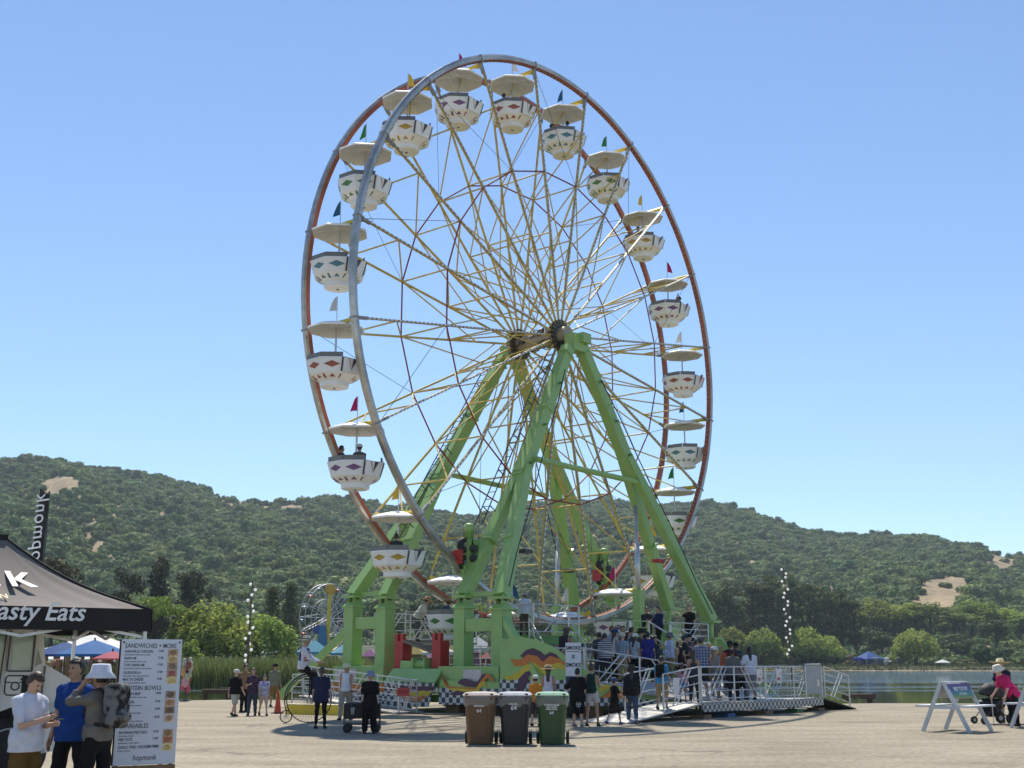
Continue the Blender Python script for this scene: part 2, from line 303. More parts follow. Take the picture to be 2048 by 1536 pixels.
def terrain(t, r):
    rs = shore_r(t)
    if r < rs: return max(-3, WATER_Z-.02-(rs-r)*.12)
    flat = WATER_Z+min(1, (r-rs)/5)*.75+min(1, (r-rs)/80)*1.2
    r0 = 370+30*math.sin(t*7)
    if r < r0: return flat
    rr = ridge_r(t); q = (r-r0)/(rr-r0); H = ridge_h(t)
    if q <= 1:
        p = q**1.12*(1.06-.06*q)
        w = math.sin(math.pi*min(1, q))
        gl = mnoise.fractal(Vector((t*16+q*.9, q*1.8, .3)), 1.0, 2.1, 4)
        z = H*p+w*gl*15*(H/140)
    else: z = H*(1-.55*(q-1)**1.2)
    return max(flat, flat*(1-min(1, max(0, q)))+z)
tt = np.linspace(-.72, .72, 421); rr_ = [96, 100, 104, 106, 108, 112, 120, 140, 150, 160, 190, 205, 210, 240, 270, 285, 300, 315, 320, 325, 330, 335, 345, 360]+[372+i*9 for i in range(92)]+[1200, 1320, 1500]
vv = [(r*math.sin(t), r*math.cos(t), terrain(t, r)) for r in rr_ for t in tt]; nt = len(tt)
ff = [(j*nt+i, j*nt+i+1, (j+1)*nt+i+1, (j+1)*nt+i) for j in range(len(rr_)-1) for i in range(nt-1)]
M_hill = ramp_mat('dry hill grass', [(.3, (.12, .09, .045)), (.5, (.25, .185, .10)), (.7, (.32, .24, .135))], (1, 1, 1), .03, 10, .95, .2, .3, (.3, .25))
mb = MB(); mb.add(vv, ff); tag(mb.build('hills', M_hill, smooth=True), kind='structure')
# green shore lawn and undergrowth strip over the flat land behind the lake
M_lawn = ramp_mat('shore lawn', [(.3, (.025, .034, .012)), (.55, (.05, .065, .02)), (.75, (.085, .085, .035))], (1, 1, 1), .15, 10, .95, .4, .05)
rl = [lambda t: shore_r(t)+1.2, lambda t: shore_r(t)+3, lambda t: shore_r(t)+5.2, lambda t: shore_r(t)+20, lambda t: shore_r(t)+50, lambda t: max(shore_r(t)+80, 378)]
vv = [(g(t)*math.sin(t), g(t)*math.cos(t), terrain(t, g(t))+.12) for g in rl for t in tt]
mb = MB(); mb.add(vv, [(j*nt+i, j*nt+i+1, (j+1)*nt+i+1, (j+1)*nt+i) for j in range(len(rl)-1) for i in range(nt-1)]); tag(mb.build('shore_land', M_lawn, smooth=True), kind='structure')

# ------------------------------------------------------------------ foliage
def leaf_quads(Cc, Nn, size, seed, aspect=.6):
    r = np.random.default_rng(seed); n = len(Cc); Nn = Nn/np.maximum(1e-6, np.linalg.norm(Nn, axis=1, keepdims=True))
    t = r.normal(size=(n, 3)); X = np.cross(Nn, t); X /= np.maximum(1e-6, np.linalg.norm(X, axis=1, keepdims=True)); Y = np.cross(Nn, X)
    s = (np.asarray(size)*np.ones(n)*r.uniform(.6, 1.35, n)).reshape(-1, 1); a = aspect
    v = np.stack([Cc-X*s, Cc-Y*s*a+Nn*s*.15, Cc+X*s, Cc+Y*s*a+Nn*s*.15], 1).reshape(-1, 3)
    return v, np.arange(n*4).reshape(-1, 4)
def clump_leaves(clumps, per, size, seed, spread=.4, sq=1.0):
    r = np.random.default_rng(seed); P = []; Nn = []
    for (x, y, z, a, b) in clumps:                       # centre, horizontal and vertical radius
        d = r.normal(size=(per, 3)); d /= np.linalg.norm(d, axis=1, keepdims=True); rad = r.uniform(.62, 1.08, (per, 1))
        P.append(np.array([x, y, z])+d*rad*np.array([a, a, b])); Nn.append(d+r.normal(size=(per, 3))*spread)
    P = np.concatenate(P); Nn = np.concatenate(Nn); return leaf_quads(P, Nn, size, seed+1)
def trunk_mesh(mb, H, r0, limbs, seed, lean=.03):
    r = random.Random(seed); top = Vector((r.uniform(-1, 1)*lean*H, r.uniform(-1, 1)*lean*H, H))
    pts = [Vector((0, 0, -.3)), Vector((r.uniform(-.1, .1), r.uniform(-.1, .1), H*.35)), top*.7+Vector((0, 0, 0)), top]
    mb.tube(pts, [r0*1.25, r0*.85, r0*.55, r0*.2], 7)
    for (x, y, z, a, b) in limbs:
        t = r.uniform(.35, .85)*min(1, z/H); st = Vector((top.x*t, top.y*t, H*t)); en = Vector((x, y, z)); mid = (st+en)/2+Vector((0, 0, -abs(en.z-st.z)*.15))
        mb.tube([st, mid, en], [r0*.38, r0*.24, r0*.08], 5)
M_bark = mat('bark', (.085, .065, .045), .95, var=.3, vscale=4, bump=.6, bscale=12)
def leafmat(name, c, tr=.35): return mat(name, c, .75, var=.25, vscale=.6, trans=tr, island=.38, spec=.25)
L_dark = leafmat('dark foliage', (.075, .10, .034), .25); L_mid = leafmat('mid foliage', (.175, .235, .052)); L_light = leafmat('light foliage', (.27, .335, .065), .42)
L_will = leafmat('willow foliage', (.29, .355, .085), .45); L_pine = leafmat('pine needles', (.105, .128, .042), .2); L_euc = leafmat('eucalyptus foliage', (.06, .068, .038), .25); L_bronze = leafmat('bronze foliage', (.075, .065, .035), .25)
PROTO = {}
def proto(kind, var):
    key = (kind, var)
    if key in PROTO: return PROTO[key]
    r = random.Random(hash(kind) % 1000+var*17 if False else sum(map(ord, kind))+var*17); cl = []; tb = MB(); mt = L_mid; H = 10.0
    if kind in ('oak', 'round', 'dark', 'bronze', 'bright'):
        for i in range(34):
            a = r.uniform(0, 6.283); el = r.uniform(-.25, 1.0); rad = r.uniform(.55, 1.0); q = math.sqrt(max(0, 1-max(0, el)**2))
            cl.append((3.3*rad*q*math.cos(a), 3.3*rad*q*math.sin(a), 5.6+3.3*el*rad, r.uniform(.8, 1.5), r.uniform(.6, 1.1)))
        Vv, F = clump_leaves(cl, 95, .24, var+5); trunk_mesh(tb, 6.5, .28, cl[:9], var); mt = {'dark': L_dark, 'bronze': L_bronze, 'bright': L_light}.get(kind, L_mid)
    elif kind == 'pine':
        for i in range(30):
            z = r.uniform(3.2, 9.6); w = 1.9*(1-max(0, (z-6.5)/4.2)**1.4)*(.55+.45*min(1, (z-2.5)/3)); a = r.uniform(0, 6.283); rd = r.uniform(.25, 1)*w
            cl.append((rd*math.cos(a), rd*math.sin(a), z, r.uniform(.55, .95), r.uniform(.3, .55)))
        Vv, F = clump_leaves(cl, 100, .17, var+5, .8); trunk_mesh(tb, 9.4, .2, cl, var, .015); mt = L_pine
    elif kind == 'umbrella':
        for i in range(40):
            a = r.uniform(0, 6.283); rd = math.sqrt(r.uniform(0, 1))*4.6; z = 9.0-.09*rd*rd+r.uniform(-.7, .5)
            cl.append((rd*math.cos(a), rd*math.sin(a), z, r.uniform(.8, 1.3), r.uniform(.4, .7)))
        Vv, F = clump_leaves(cl, 85, .2, var+5); mt = L_mid; trunk_mesh(tb, 5.0, .3, cl[:26], var)
    elif kind == 'conifer':
        for i in range(46):
            z = 1.0+8.6*(i/46); w = 1.9*(1-z/10.3)+.1; a = i*2.4+r.uniform(-.4, .4); rd = w*r.uniform(.4, 1)
            cl.append((rd*math.cos(a), rd*math.sin(a), z, .6+.1*w, .45))
        Vv, F = clump_leaves(cl, 65, .17, var+5, .8); mt = L_pine; trunk_mesh(tb, 9.6, .2, [], var)
    elif kind == 'eucalyptus':
        for i in range(24):
            z = r.uniform(3.0, 9.6); w = 2.1*math.sin(min(1, z/10.5)*2.6)+.2; a = r.uniform(0, 6.283); rd = r.uniform(.2, 1)*w
            cl.append((rd*math.cos(a), rd*math.sin(a), z, r.uniform(.6, 1.15), r.uniform(.6, 1.1)))
        Vv, F = clump_leaves(cl, 95, .2, var+5); mt = L_euc; trunk_mesh(tb, 8.5, .2, cl[:14], var)
    elif kind == 'willow':
        g = np.random.default_rng(var+50); P = []; Nn = []
        domes = [(0, 0, 6.6, 2.9, 3.2)]+[(2.6*math.cos(a), 2.6*math.sin(a), r.uniform(4.2, 6.4), r.uniform(1.5, 2.2), r.uniform(1.6, 2.6)) for a in [k*1.05+r.uniform(-.3, .3) for k in range(6)]]
        for (x, y, z, a_, b_) in domes:
            for k in range(105 if a_ > 2.5 else 60):
                d = g.normal(size=3); d[2] = abs(d[2])*.9; d /= np.linalg.norm(d); st = np.array([x, y, z])+d*np.array([a_, a_, b_])*g.uniform(.75, 1.05); ln = g.uniform(1.2, 3.6)
                ln = min(ln, st[2]-.2); kk = int(ln*5.5)+3; tq = np.linspace(0, 1, kk)[:, None]
                off = np.array([d[0], d[1], 0])*.55*np.sqrt(tq)+np.array([0, 0, -1.])*ln*tq**1.25
                P.append(st+off+g.normal(size=(kk, 3))*.13); Nn.append(np.tile([d[0], d[1], .35], (kk, 1))+g.normal(size=(kk, 3))*.55)
        Vv, F = leaf_quads(np.concatenate(P), np.concatenate(Nn), .27, var+9, .55); mt = L_will; cl = domes; trunk_mesh(tb, 5.5, .3, domes[1:], var)
    else:                                               # bush
        for i in range(20):
            a = r.uniform(0, 6.283); el = r.uniform(0, 1); q = math.sqrt(1-el*el); cl.append((4.2*q*math.cos(a)*r.uniform(.4, 1), 4.2*q*math.sin(a)*r.uniform(.4, 1), 1.0+7.3*el*r.uniform(.5, 1), r.uniform(1.2, 2), r.uniform(1, 1.7)))
        Vv, F = clump_leaves(cl, 110, .36, var+5); mt = {'bush': L_mid, 'brightbush': L_light, 'tanbush': leafmat('tan shrub', (.17, .155, .075))}[kind]; trunk_mesh(tb, 4, .2, cl[:6], var)
    PROTO[key] = (np_mesh(kind+'_crown', Vv, F, mt), tb.mesh(kind+'_trunk', M_bark)); return PROTO[key]
PW = {'oak': 8.4, 'round': 8.4, 'dark': 8.4, 'bronze': 8.4, 'bright': 8.4, 'pine': 5.0, 'umbrella': 10.5, 'conifer': 4.2, 'eucalyptus': 5.2, 'willow': 9.4, 'bush': 9.6, 'brightbush': 9.6, 'tanbush': 9.6}
def tree(kind, var, u, vtop, wpx, Y, label, group=None, name=None):
    P = D(u, vtop, Y); t = math.atan2(P.x, P.y); gz = terrain(t, math.hypot(P.x, P.y)); H = P.z-gz; sc = H/10.1; sw = wpx*Y/FPX/PW[kind]
    nm = name or {'bush': 'lakeside_bush', 'brightbush': 'lakeside_bush', 'tanbush': 'lakeside_bush', 'oak': 'leafy_tree', 'round': 'leafy_tree', 'dark': 'leafy_tree', 'bronze': 'leafy_tree', 'bright': 'leafy_tree'}.get(kind, kind+'_tree')
    o = empty(nm, (P.x, P.y, gz), label, 'bush' if 'bush' in kind else 'tree', group, rz=var*1.7+u*.01); cm, tm = proto(kind, var % 3)
    for n_, me in (('crown', cm), ('trunk', tm)):
        c = bpy.data.objects.new(n_, me); COL.objects.link(c); c.parent = o; c.scale = (sw, sw, sc)
    return o
TREES = [
 ('bronze', 0, 118, 1095, 150, 118, 'dark bronze round-crowned tree rising behind the slope of the grey tent roof'),
 ('eucalyptus', 0, 256, 1140, 72, 172, 'thin dark tree just right of the tent roof, left of the tallest dark tree'),
 ('eucalyptus', 1, 322, 1113, 86, 176, 'tallest ragged dark tree above the umbrella-shaped pine on the left'),
 ('eucalyptus', 2, 384, 1146, 90, 180, 'ragged grey-green tree between the tallest dark tree and the willow'),
 ('umbrella', 0, 314, 1186, 150, 128, 'umbrella-shaped pine with bare spreading limbs above the menu board'),
 ('willow', 0, 430, 1197, 178, 130, 'broad drooping willow behind the reeds, left of the string-light pole'),
 ('willow', 1, 522, 1220, 138, 134, 'smaller willow behind the reeds, right of the string-light pole'),
 ('brightbush', 0, 385, 1262, 70, 124, 'bright bush at the left foot of the broad willow behind the reeds'),
 ('brightbush', 2, 572, 1270, 56, 132, 'bright bush right of the smaller willow behind the reeds'),
 ('conifer', 0, 545, 1168, 66, 205, 'dark conifer directly behind the smaller willow'),
 ('conifer', 1, 583, 1160, 62, 214, 'dark conifer between the smaller willow and the far ferris wheel'),
 ('dark', 1, 618, 1188, 70, 250, 'dark tree just behind the left rim of the far ferris wheel'),
 ('dark', 2, 690, 1180, 90, 262, 'dark tree right of the yellow ride arm'),
 ('oak', 0, 205, 1180, 90, 190, 'low green tree half hidden behind the tent roof corner'),
 ('dark', 0, 770, 1185, 110, 270, 'dark tree seen between the two left green posts'),
 ('dark', 1, 862, 1180, 120, 262, 'dark tree behind the operators on the loading deck'),
 ('round', 1, 950, 1196, 120, 270, 'green tree seen between the two near green posts'),
 ('dark', 2, 1045, 1190, 120, 280, 'dark tree behind the man in the white sun shirt'),
 ('round', 2, 1120, 1206, 110, 290, 'green tree behind the white flag at the bottom of the wheel'),
 ('dark', 0, 1200, 1200, 110, 296, 'dark tree behind the lowest right gondolas'),
 ('willow', 2, 1262, 1238, 90, 290, 'pale willow low behind the wheel between the silver cylinder and the stairs'),
 ('brightbush', 0, 1330, 1240, 90, 310, 'bright bush behind the two men on the green stairs'),
 ('pine', 0, 1418, 1172, 84, 350, 'first dark pine from the left in the grove right of the wheel'),
 ('pine', 1, 1458, 1160, 92, 352, 'second dark pine from the left in the grove right of the wheel'),
 ('pine', 2, 1500, 1158, 94, 356, 'third dark pine from the left in the grove right of the wheel'),
 ('pine', 1, 1542, 1146, 92, 352, 'dark pine just left of the right string-light pole'),
 ('pine', 0, 1580, 1142, 90, 360, 'tallest dark pine directly behind the right string-light pole'),
 ('pine', 2, 1616, 1160, 84, 352, 'dark pine with a bare trunk right of the string-light pole'),
 ('pine', 1, 1648, 1172, 80, 350, 'third dark pine from the right end of the grove'),
 ('pine', 0, 1678, 1170, 84, 356, 'second dark pine from the right end of the grove'),
 ('pine', 2, 1706, 1196, 80, 352, 'last spreading dark pine at the right end of the grove'),
 ('conifer', 2, 1560, 1176, 60, 342, 'narrow black-green conifer left of the foot of the string lights'),
 ('willow', 0, 1462, 1250, 84, 338, 'leftmost pale willow below the dark pine grove'),
 ('willow', 1, 1524, 1252, 86, 336, 'pale willow left of the right string-light pole at the water'),
 ('brightbush', 1, 1560, 1284, 70, 333, 'bright bush at the foot of the right string-light pole'),
 ('willow', 2, 1612, 1250, 84, 336, 'pale willow just right of the right string-light pole'),
 ('willow', 0, 1652, 1268, 76, 335, 'rightmost pale willow below the dark pine grove'),
 ('tanbush', 0, 1688, 1300, 90, 332, 'tan-green bush at the waterline left of the blue lakeside tent'),
 ('bright', 0, 1742, 1186, 124, 424, 'first bright leafy tree right of the dark pine grove'),
 ('bright', 1, 1800, 1196, 116, 430, 'second bright leafy tree right of the dark pine grove'),
 ('round', 0, 1856, 1200, 112, 428, 'mid-green tree directly behind the lakeside willow on the right'),
 ('round', 1, 1906, 1212, 104, 426, 'mid-green tree between the lakeside willow and the black-green tree'),
 ('bright', 2, 1948, 1192, 110, 436, 'tall bright tree just left of the black-green tree'),
 ('bright', 0, 2010, 1212, 120, 440, 'bright tree behind the black-green tree near the right edge'),
 ('round', 2, 2058, 1226, 110, 420, 'green tree cut by the right edge of the picture'),
 ('dark', 1, 1988, 1232, 92, 376, 'black-green dense tree on the right shore'),
 ('dark', 2, 1762, 1256, 96, 376, 'dark low tree behind the blue lakeside tent'),
 ('dark', 0, 1908, 1262, 84, 366, 'dark low tree right of the lakeside willow'),
 ('willow', 1, 1826, 1254, 100, 338, 'willow standing at the waterline left of the white parasol'),
 ('brightbush', 2, 1793, 1296, 46, 336, 'small rounded pale bush left of the waterline willow'),
 ('tanbush', 1, 1950, 1310, 84, 338, 'tan ornamental bush right of the white parasol'),
 ('tanbush', 2, 2010, 1304, 70, 352, 'tan bush on the shore behind the straw-hatted man'),
]
for a in TREES: tree(*a)

# forest that covers the hills: one mass, crowns scattered on the slope
fcol = bpy.data.collections.new('forest_crowns')
M_for = []
for nm, c in (('forest green', (.145, .215, .068)), ('forest olive', (.20, .25, .078)), ('forest dark', (.105, .158, .058))): M_for.append(leafmat(nm, c, .3))
for k in range(6):
    g = np.random.default_rng(100+k); cl = [(0, 0, .55, .8, .6)]+[(.62*math.cos(a), .62*math.sin(a), g.uniform(.3, .9), g.uniform(.32, .5), g.uniform(.3, .45)) for a in np.linspace(0, 6.28, 7)[:-1]+g.uniform(-.3, .3, 6)]
    Vv, F = clump_leaves(cl, 64, .15, 200+k, .3); core = MB()
    for (x, y, z, a_, b_) in cl: core.lathe([(max(.01, math.sin(math.pi*i/4)), -math.cos(math.pi*i/4)) for i in range(5)], 7, (x, y, z), Matrix.Diagonal((a_*.8, a_*.8, b_*.8)), close=False)
    cv = np.array(core.v); cf = np.array(core.f); F = np.concatenate([F, cf+len(Vv)]); Vv = np.concatenate([Vv, cv]); o = bpy.data.objects.new('forest_crown', np_mesh('forest_crown', Vv, F, M_for[k % 3])); fcol.objects.link(o)
CLEAR = [(125, 968, 36, 15), (475, 1003, 46, 15), (535, 1012, 22, 8), (585, 1018, 30, 9), (1888, 1186, 64, 34), (1838, 1212, 30, 12), (2000, 1126, 34, 16), (1975, 1112, 14, 8), (100, 985, 14, 10)]
fp = []; fs = []
for r_g in np.arange(352, 1085, 5.2):
    for t_g in np.arange(-.62, .62, 5.2/r_g):
        t = t_g+rng.uniform(-2.7, 2.7)/r_g; r = r_g+rng.uniform(-2.7, 2.7); z = terrain(t, r); X, Y_ = r*math.sin(t), r*math.cos(t)
        if r < 372+30*math.sin(t*7) and rng.uniform() < .6: continue
        dY = Y_*cP+(z-EYE)*sP; up = -Y_*sP+(z-EYE)*cP; u = 1024+FPX*X/dY; v = 768-FPX*up/dY
        if r > 420 and rng.uniform() > .05 and any(((u-a)/c)**2+((v-b)/d)**2+.9*mnoise.noise(Vector((X*.03, Y_*.03, 2))) < 1 for a, b, c, d in CLEAR): continue
        big = mnoise.noise(Vector((X*.012, Y_*.012, 5))); fp.append((X, Y_, z-1.2)); fs.append(rng.choice([2.3, 2.9, 3.5, 4.5, 6.0], p=[.24, .34, .26, .12, .04])*rng.uniform(.85, 1.15)*(1+.25*big))
me = bpy.data.meshes.new('forest'); me.from_pydata(fp, [], []); at_ = me.attributes.new('size', 'FLOAT', 'POINT'); at_.data.foreach_set('value', fs)
fo = bpy.data.objects.new('hill_forest', me); COL.objects.link(fo); tag(fo, 'dense green oak forest covering the hillsides behind the wheel', 'forest', kind='stuff')
ng = bpy.data.node_groups.new('forest', 'GeometryNodeTree'); ng.interface.new_socket('Geometry', in_out='INPUT', socket_type='NodeSocketGeometry'); ng.interface.new_socket('Geometry', in_out='OUTPUT', socket_type='NodeSocketGeometry')
N = ng.nodes; L = ng.links; gi = N.new('NodeGroupInput'); go = N.new('NodeGroupOutput'); ip = N.new('GeometryNodeInstanceOnPoints'); ci = N.new('GeometryNodeCollectionInfo'); ci.inputs['Collection'].default_value = fcol; ci.inputs['Separate Children'].default_value = True; ci.inputs['Reset Children'].default_value = True
na = N.new('GeometryNodeInputNamedAttribute'); na.data_type = 'FLOAT'; na.inputs['Name'].default_value = 'size'
rv = N.new('FunctionNodeRandomValue'); rv.data_type = 'FLOAT_VECTOR'; rv.inputs[0].default_value = (-.15, -.15, 0); rv.inputs[1].default_value = (.15, .15, 6.28)
ri = N.new('FunctionNodeRandomValue'); ri.data_type = 'INT'; ri.inputs[4].default_value = 0; ri.inputs[5].default_value = 5
L.new(gi.outputs[0], ip.inputs['Points']); L.new(ci.outputs[0], ip.inputs['Instance']); ip.inputs['Pick Instance'].default_value = True
L.new([s for s in na.outputs if s.enabled][0], ip.inputs['Scale']); L.new(rv.outputs[0], ip.inputs['Rotation']); L.new([s for s in ri.outputs if s.enabled][0], ip.inputs['Instance Index'])
L.new(ip.outputs[0], go.inputs[0]); md = fo.modifiers.new('scatter', 'NODES'); md.node_group = ng

# reeds along the left shore, undergrowth on the far shore
M_reed = mat('reeds', (.15, .195, .06), .8, var=.3, vscale=.4, trans=.35, island=.4)
pts = []; hts = []
for i in range(17000):
    u = rng.uniform(150, 735); rad = rng.uniform(100.5, 110); P = D(u, 1380, rad); pts.append((P.x, P.y, WATER_Z)); hts.append(rng.uniform(1.9, 2.9)*(1+.16*mnoise.noise(Vector((P.x*.3, P.y*.3, 0)))))
Vv, F = blades(pts, hts, rng.uniform(.025, .055, len(pts)), .35, 8, 3)
tag(link('reeds', np_mesh('reeds', Vv, F, M_reed)), 'tall green reeds standing in the water along the left shore', 'reeds', kind='stuff')
pts = []; hts = []
for i in range(15000):
    t = rng.uniform(-.3, .46); rs = shore_r(t); r = rs+abs(rng.normal(0, 14))+.3; pts.append((r*math.sin(t), r*math.cos(t), terrain(t, r)-.1)); hts.append(rng.uniform(.3, 1.5)*(.5+1.2*abs(mnoise.noise(Vector((t*40, r*.1, 1))))))
Vv, F = blades(pts, hts, rng.uniform(.12, .3, len(pts)), .7, 9, 2)
tag(link('shore_undergrowth', np_mesh('shore_undergrowth', Vv, F, mat('undergrowth', (.11, .125, .04), .85, var=.4, vscale=.2, trans=.3, island=.4))), 'low grass and shrubs along the far shore', 'undergrowth', kind='stuff')

# air between here and the hills
mb = MB(); HZ = (-1400, -80, -6, 1400, 1600, 330); mb.box(((HZ[0]+HZ[3])/2, (HZ[1]+HZ[4])/2, (HZ[2]+HZ[5])/2), (HZ[3]-HZ[0], HZ[4]-HZ[1], HZ[5]-HZ[2]))
hm = bpy.data.materials.new('haze air'); hm.use_nodes = True; N = hm.node_tree.nodes
for nd in list(N): N.remove(nd)
pv = N.new('ShaderNodeVolumePrincipled'); pv.inputs['Color'].default_value = (.74, .89, 1.0, 1); pv.inputs['Density'].default_value = .00015; pv.inputs['Anisotropy'].default_value = .2; ou = N.new('ShaderNodeOutputMaterial'); hm.node_tree.links.new(pv.outputs[0], ou.inputs['Volume'])
tag(mb.build('haze', hm), 'thin pale blue summer haze filling the valley', 'haze', kind='stuff')

# ================================================================== FERRIS WHEEL
M_green = mat('green machine paint', (.285, .46, .145), .42, var=.1, vscale=1.2, dirt=((.19, .31, .085), 2.2, .62), coord='Object')
M_green2 = mat('dark green frame paint', (.12, .27, .06), .5, var=.2, vscale=2)
M_yel = mat('yellow spoke paint', (.55, .41, .085), .45, var=.22, vscale=3, dirt=((.42, .40, .34), 5, .6))
M_yel2 = mat('bright yellow paint', (.68, .50, .03), .4, var=.12, vscale=3)
M_silver = mat('brushed rim metal', (.44, .42, .385), .36, .75, .3, 1.3, dirt=((.20, .165, .13), 3, .56))
M_alu = mat('aluminium tube', (.58, .58, .57), .42, .7, .15, 4)
M_orange = mat('orange rim paint', (.36, .10, .045), .5, var=.2, vscale=2, dirt=((.25, .08, .05), 4, .6))
M_red = mat('dark red ring paint', (.22, .02, .025), .5, var=.2)
M_redp = mat('red machine paint', (.42, .03, .025), .45, var=.2)
M_blk = mat('black rubber', (.02, .02, .02), .7, var=.3)
M_dkm = mat('dark steel', (.07, .07, .072), .5, .4, .3)
M_cable = mat('steel cable', (.06, .06, .07), .5, .5)
M_white = mat('white gondola shell', (.78, .80, .82), .38, var=.05, vscale=1.5, dirt=((.5, .47, .4), 3, .66))
M_cream = mat('cream canopy shell', (.82, .84, .86), .45, var=.06, vscale=1.5, dirt=((.55, .5, .4), 2.5, .64))
M_smoke = mat('smoked grey backrest', (.16, .16, .15), .35, var=.2)
M_bulb = mat('lamp strip', (.75, .74, .70), .3, var=.05); M_strip = mat('lamp strip backing', (.30, .29, .27), .5, .3, .3)
M_plate0 = mat('hub box grey', (.3, .3, .29), .5, .3, .2)
root = empty('ferris_wheel', WC, 'tall ferris wheel with silver rims, yellow spoke trusses and dark red bracing rings', 'ferris wheel', rz=WA)
def wpart(name, mb_, m, parent=root, th=0.0, mesh=None, smooth=False):
    o = bpy.data.objects.new(name, mesh or mb_.mesh(name, m, smooth)); COL.objects.link(o); o.parent = parent; o.rotation_euler.y = -th; return o
def ring_pt(r, th, y): return Vector((r*math.cos(th), y, r*math.sin(th)))
ANG = [R(9+18*k) for k in range(20)]
def rim_seg(side):                                     # local y = -n, so the near rim is at y = -HALF
    m = MB(); y0 = side*HALF; so = side; n = 6; prof = [(11.22, -.07*so), (11.28, .10*so), (11.42, .125*so), (11.50, .06*so), (11.50, -.08*so), (11.41, -.11*so), (11.24, -.11*so)]
    mi = [0, 0, 0, 0, 1, 1, 1]; vs = []
    for i in range(n+1):
        a = R(-9+18*i/n)*.9985
        vs += [tuple(ring_pt(r, a, y0+y)) for r, y in prof]
    k = len(prof)
    for i in range(n):
        for j in range(k):
            q = (i*k+j, i*k+(j+1) % k, (i+1)*k+(j+1) % k, (i+1)*k+j); m.f.append(q if so > 0 else q[::-1]); m.m.append({0: 1, 1: 0, 2: 0, 3: 0, 4: 0, 5: 1, 6: 1}[j])
    m.f.append(tuple(range(k))); m.m.append(0); m.f.append(tuple(range(n*k, n*k+k))); m.m.append(0); m.v = vs
    return m.mesh('rim_segment', [M_silver, M_orange])
def strip_mesh(side):
    m = MB()
    for i in range(30):
        a = R(-9+18*(i+.5)/30); p = ring_pt(11.215, a, side*HALF); rd = ring_pt(1, a, 0); tg = Vector((-rd.z, 0, rd.x)); m.frame(p, tg*.022, Vector((0, .02, 0)), rd*.016, 1 if i % 2 else 0)
    return m.mesh('light_strip', [M_strip, M_dkm])
def joint_mesh(side):
    m = MB(); m.frame((11.35, side*HALF, 0), Vector((.155, 0, 0)), Vector((0, .128, 0)), Vector((0, 0, .035))); m.frame((11.0, side*HALF*.985, 0), Vector((.22, 0, 0)), Vector((0, .06, 0)), Vector((0, 0, .05))); return m.mesh('rim_joint', M_strip)
for side in (-1, 1):
    rs, ls, js = rim_seg(side), strip_mesh(side), joint_mesh(side)
    for th in ANG:
        s_ = wpart('rim_segment', None, None, th=th, mesh=rs); l_ = tag(bpy.data.objects.new('light_strip', ls), kind='stuff'); COL.objects.link(l_); l_.parent = s_
        wpart('rim_joint', None, None, th=th, mesh=js)
hubw = 1.08; r_in = .55
def ypl(r, side): return side*(hubw+(HALF-hubw)*(r-r_in)/(11.2-r_in))
def spoke(side):
    m = MB(); m.beam((r_in, ypl(r_in, side), 0), (11.2, ypl(11.2, side), 0), .072, .065, Vector((0, 1, 0))); return m.mesh('spoke', M_yel)
def spoke_strip():
    m = MB(); s = -1
    m.beam((1.2, ypl(1.2, s)-.05, 0), (11.0, ypl(11, s)-.05, 0), .06, .03, Vector((0, 1, 0)), 0)
    for i in range(46):
        r = 1.3+i*.21; m.frame((r, ypl(r, s)-.072, 0), Vector((.05, 0, 0)), Vector((0, .012, 0)), Vector((0, 0, .026)), 1)
    return m.mesh('light_strip', [M_strip, M_bulb])
def bar(p, q, r, m_, nm, n=6):
    m = MB(); m.tube([p, q], r, n); return m.mesh(nm, m_)
sp = {-1: spoke(-1), 1: spoke(1)}; st = spoke_strip()
RC = [9.4, 6.85, 4.3]
cross = [bar((r, ypl(r, -1), 0), (r, ypl(r, 1), 0), .032, M_yel, 'cross_bar') for r in RC]
dg = [bar((9.4, ypl(9.4, -1), 0), (6.85, ypl(6.85, 1), 0), .029, M_yel, 'truss_diagonal'), bar((6.85, ypl(6.85, -1), 0), (4.3, ypl(4.3, 1), 0), .029, M_yel, 'truss_diagonal'), bar((4.3, ypl(4.3, 1), 0), (1.4, ypl(1.4, -1), 0), .029, M_yel, 'truss_diagonal'), bar((9.4, ypl(9.4, 1), 0), (11.0, ypl(11, -1)*.1, 0), .029, M_yel, 'truss_diagonal')]
m = MB(); m.beam((11.16, -HALF+.1, 0), (11.16, HALF-.1, 0), .13, .12, Vector((1, 0, 0)))
for s_ in (-1, 1): m.prism([(0, 0), (.4, 0), (0, .15)] if s_ < 0 else [(0, 0), (0, .15), (.4, 0)], Vector((11.16, s_*(HALF-.14), -.03)), Vector((0, -s_, 0)), Vector((-1, 0, 0)), .06)
axle = m.mesh('gondola_axle', M_yel2)
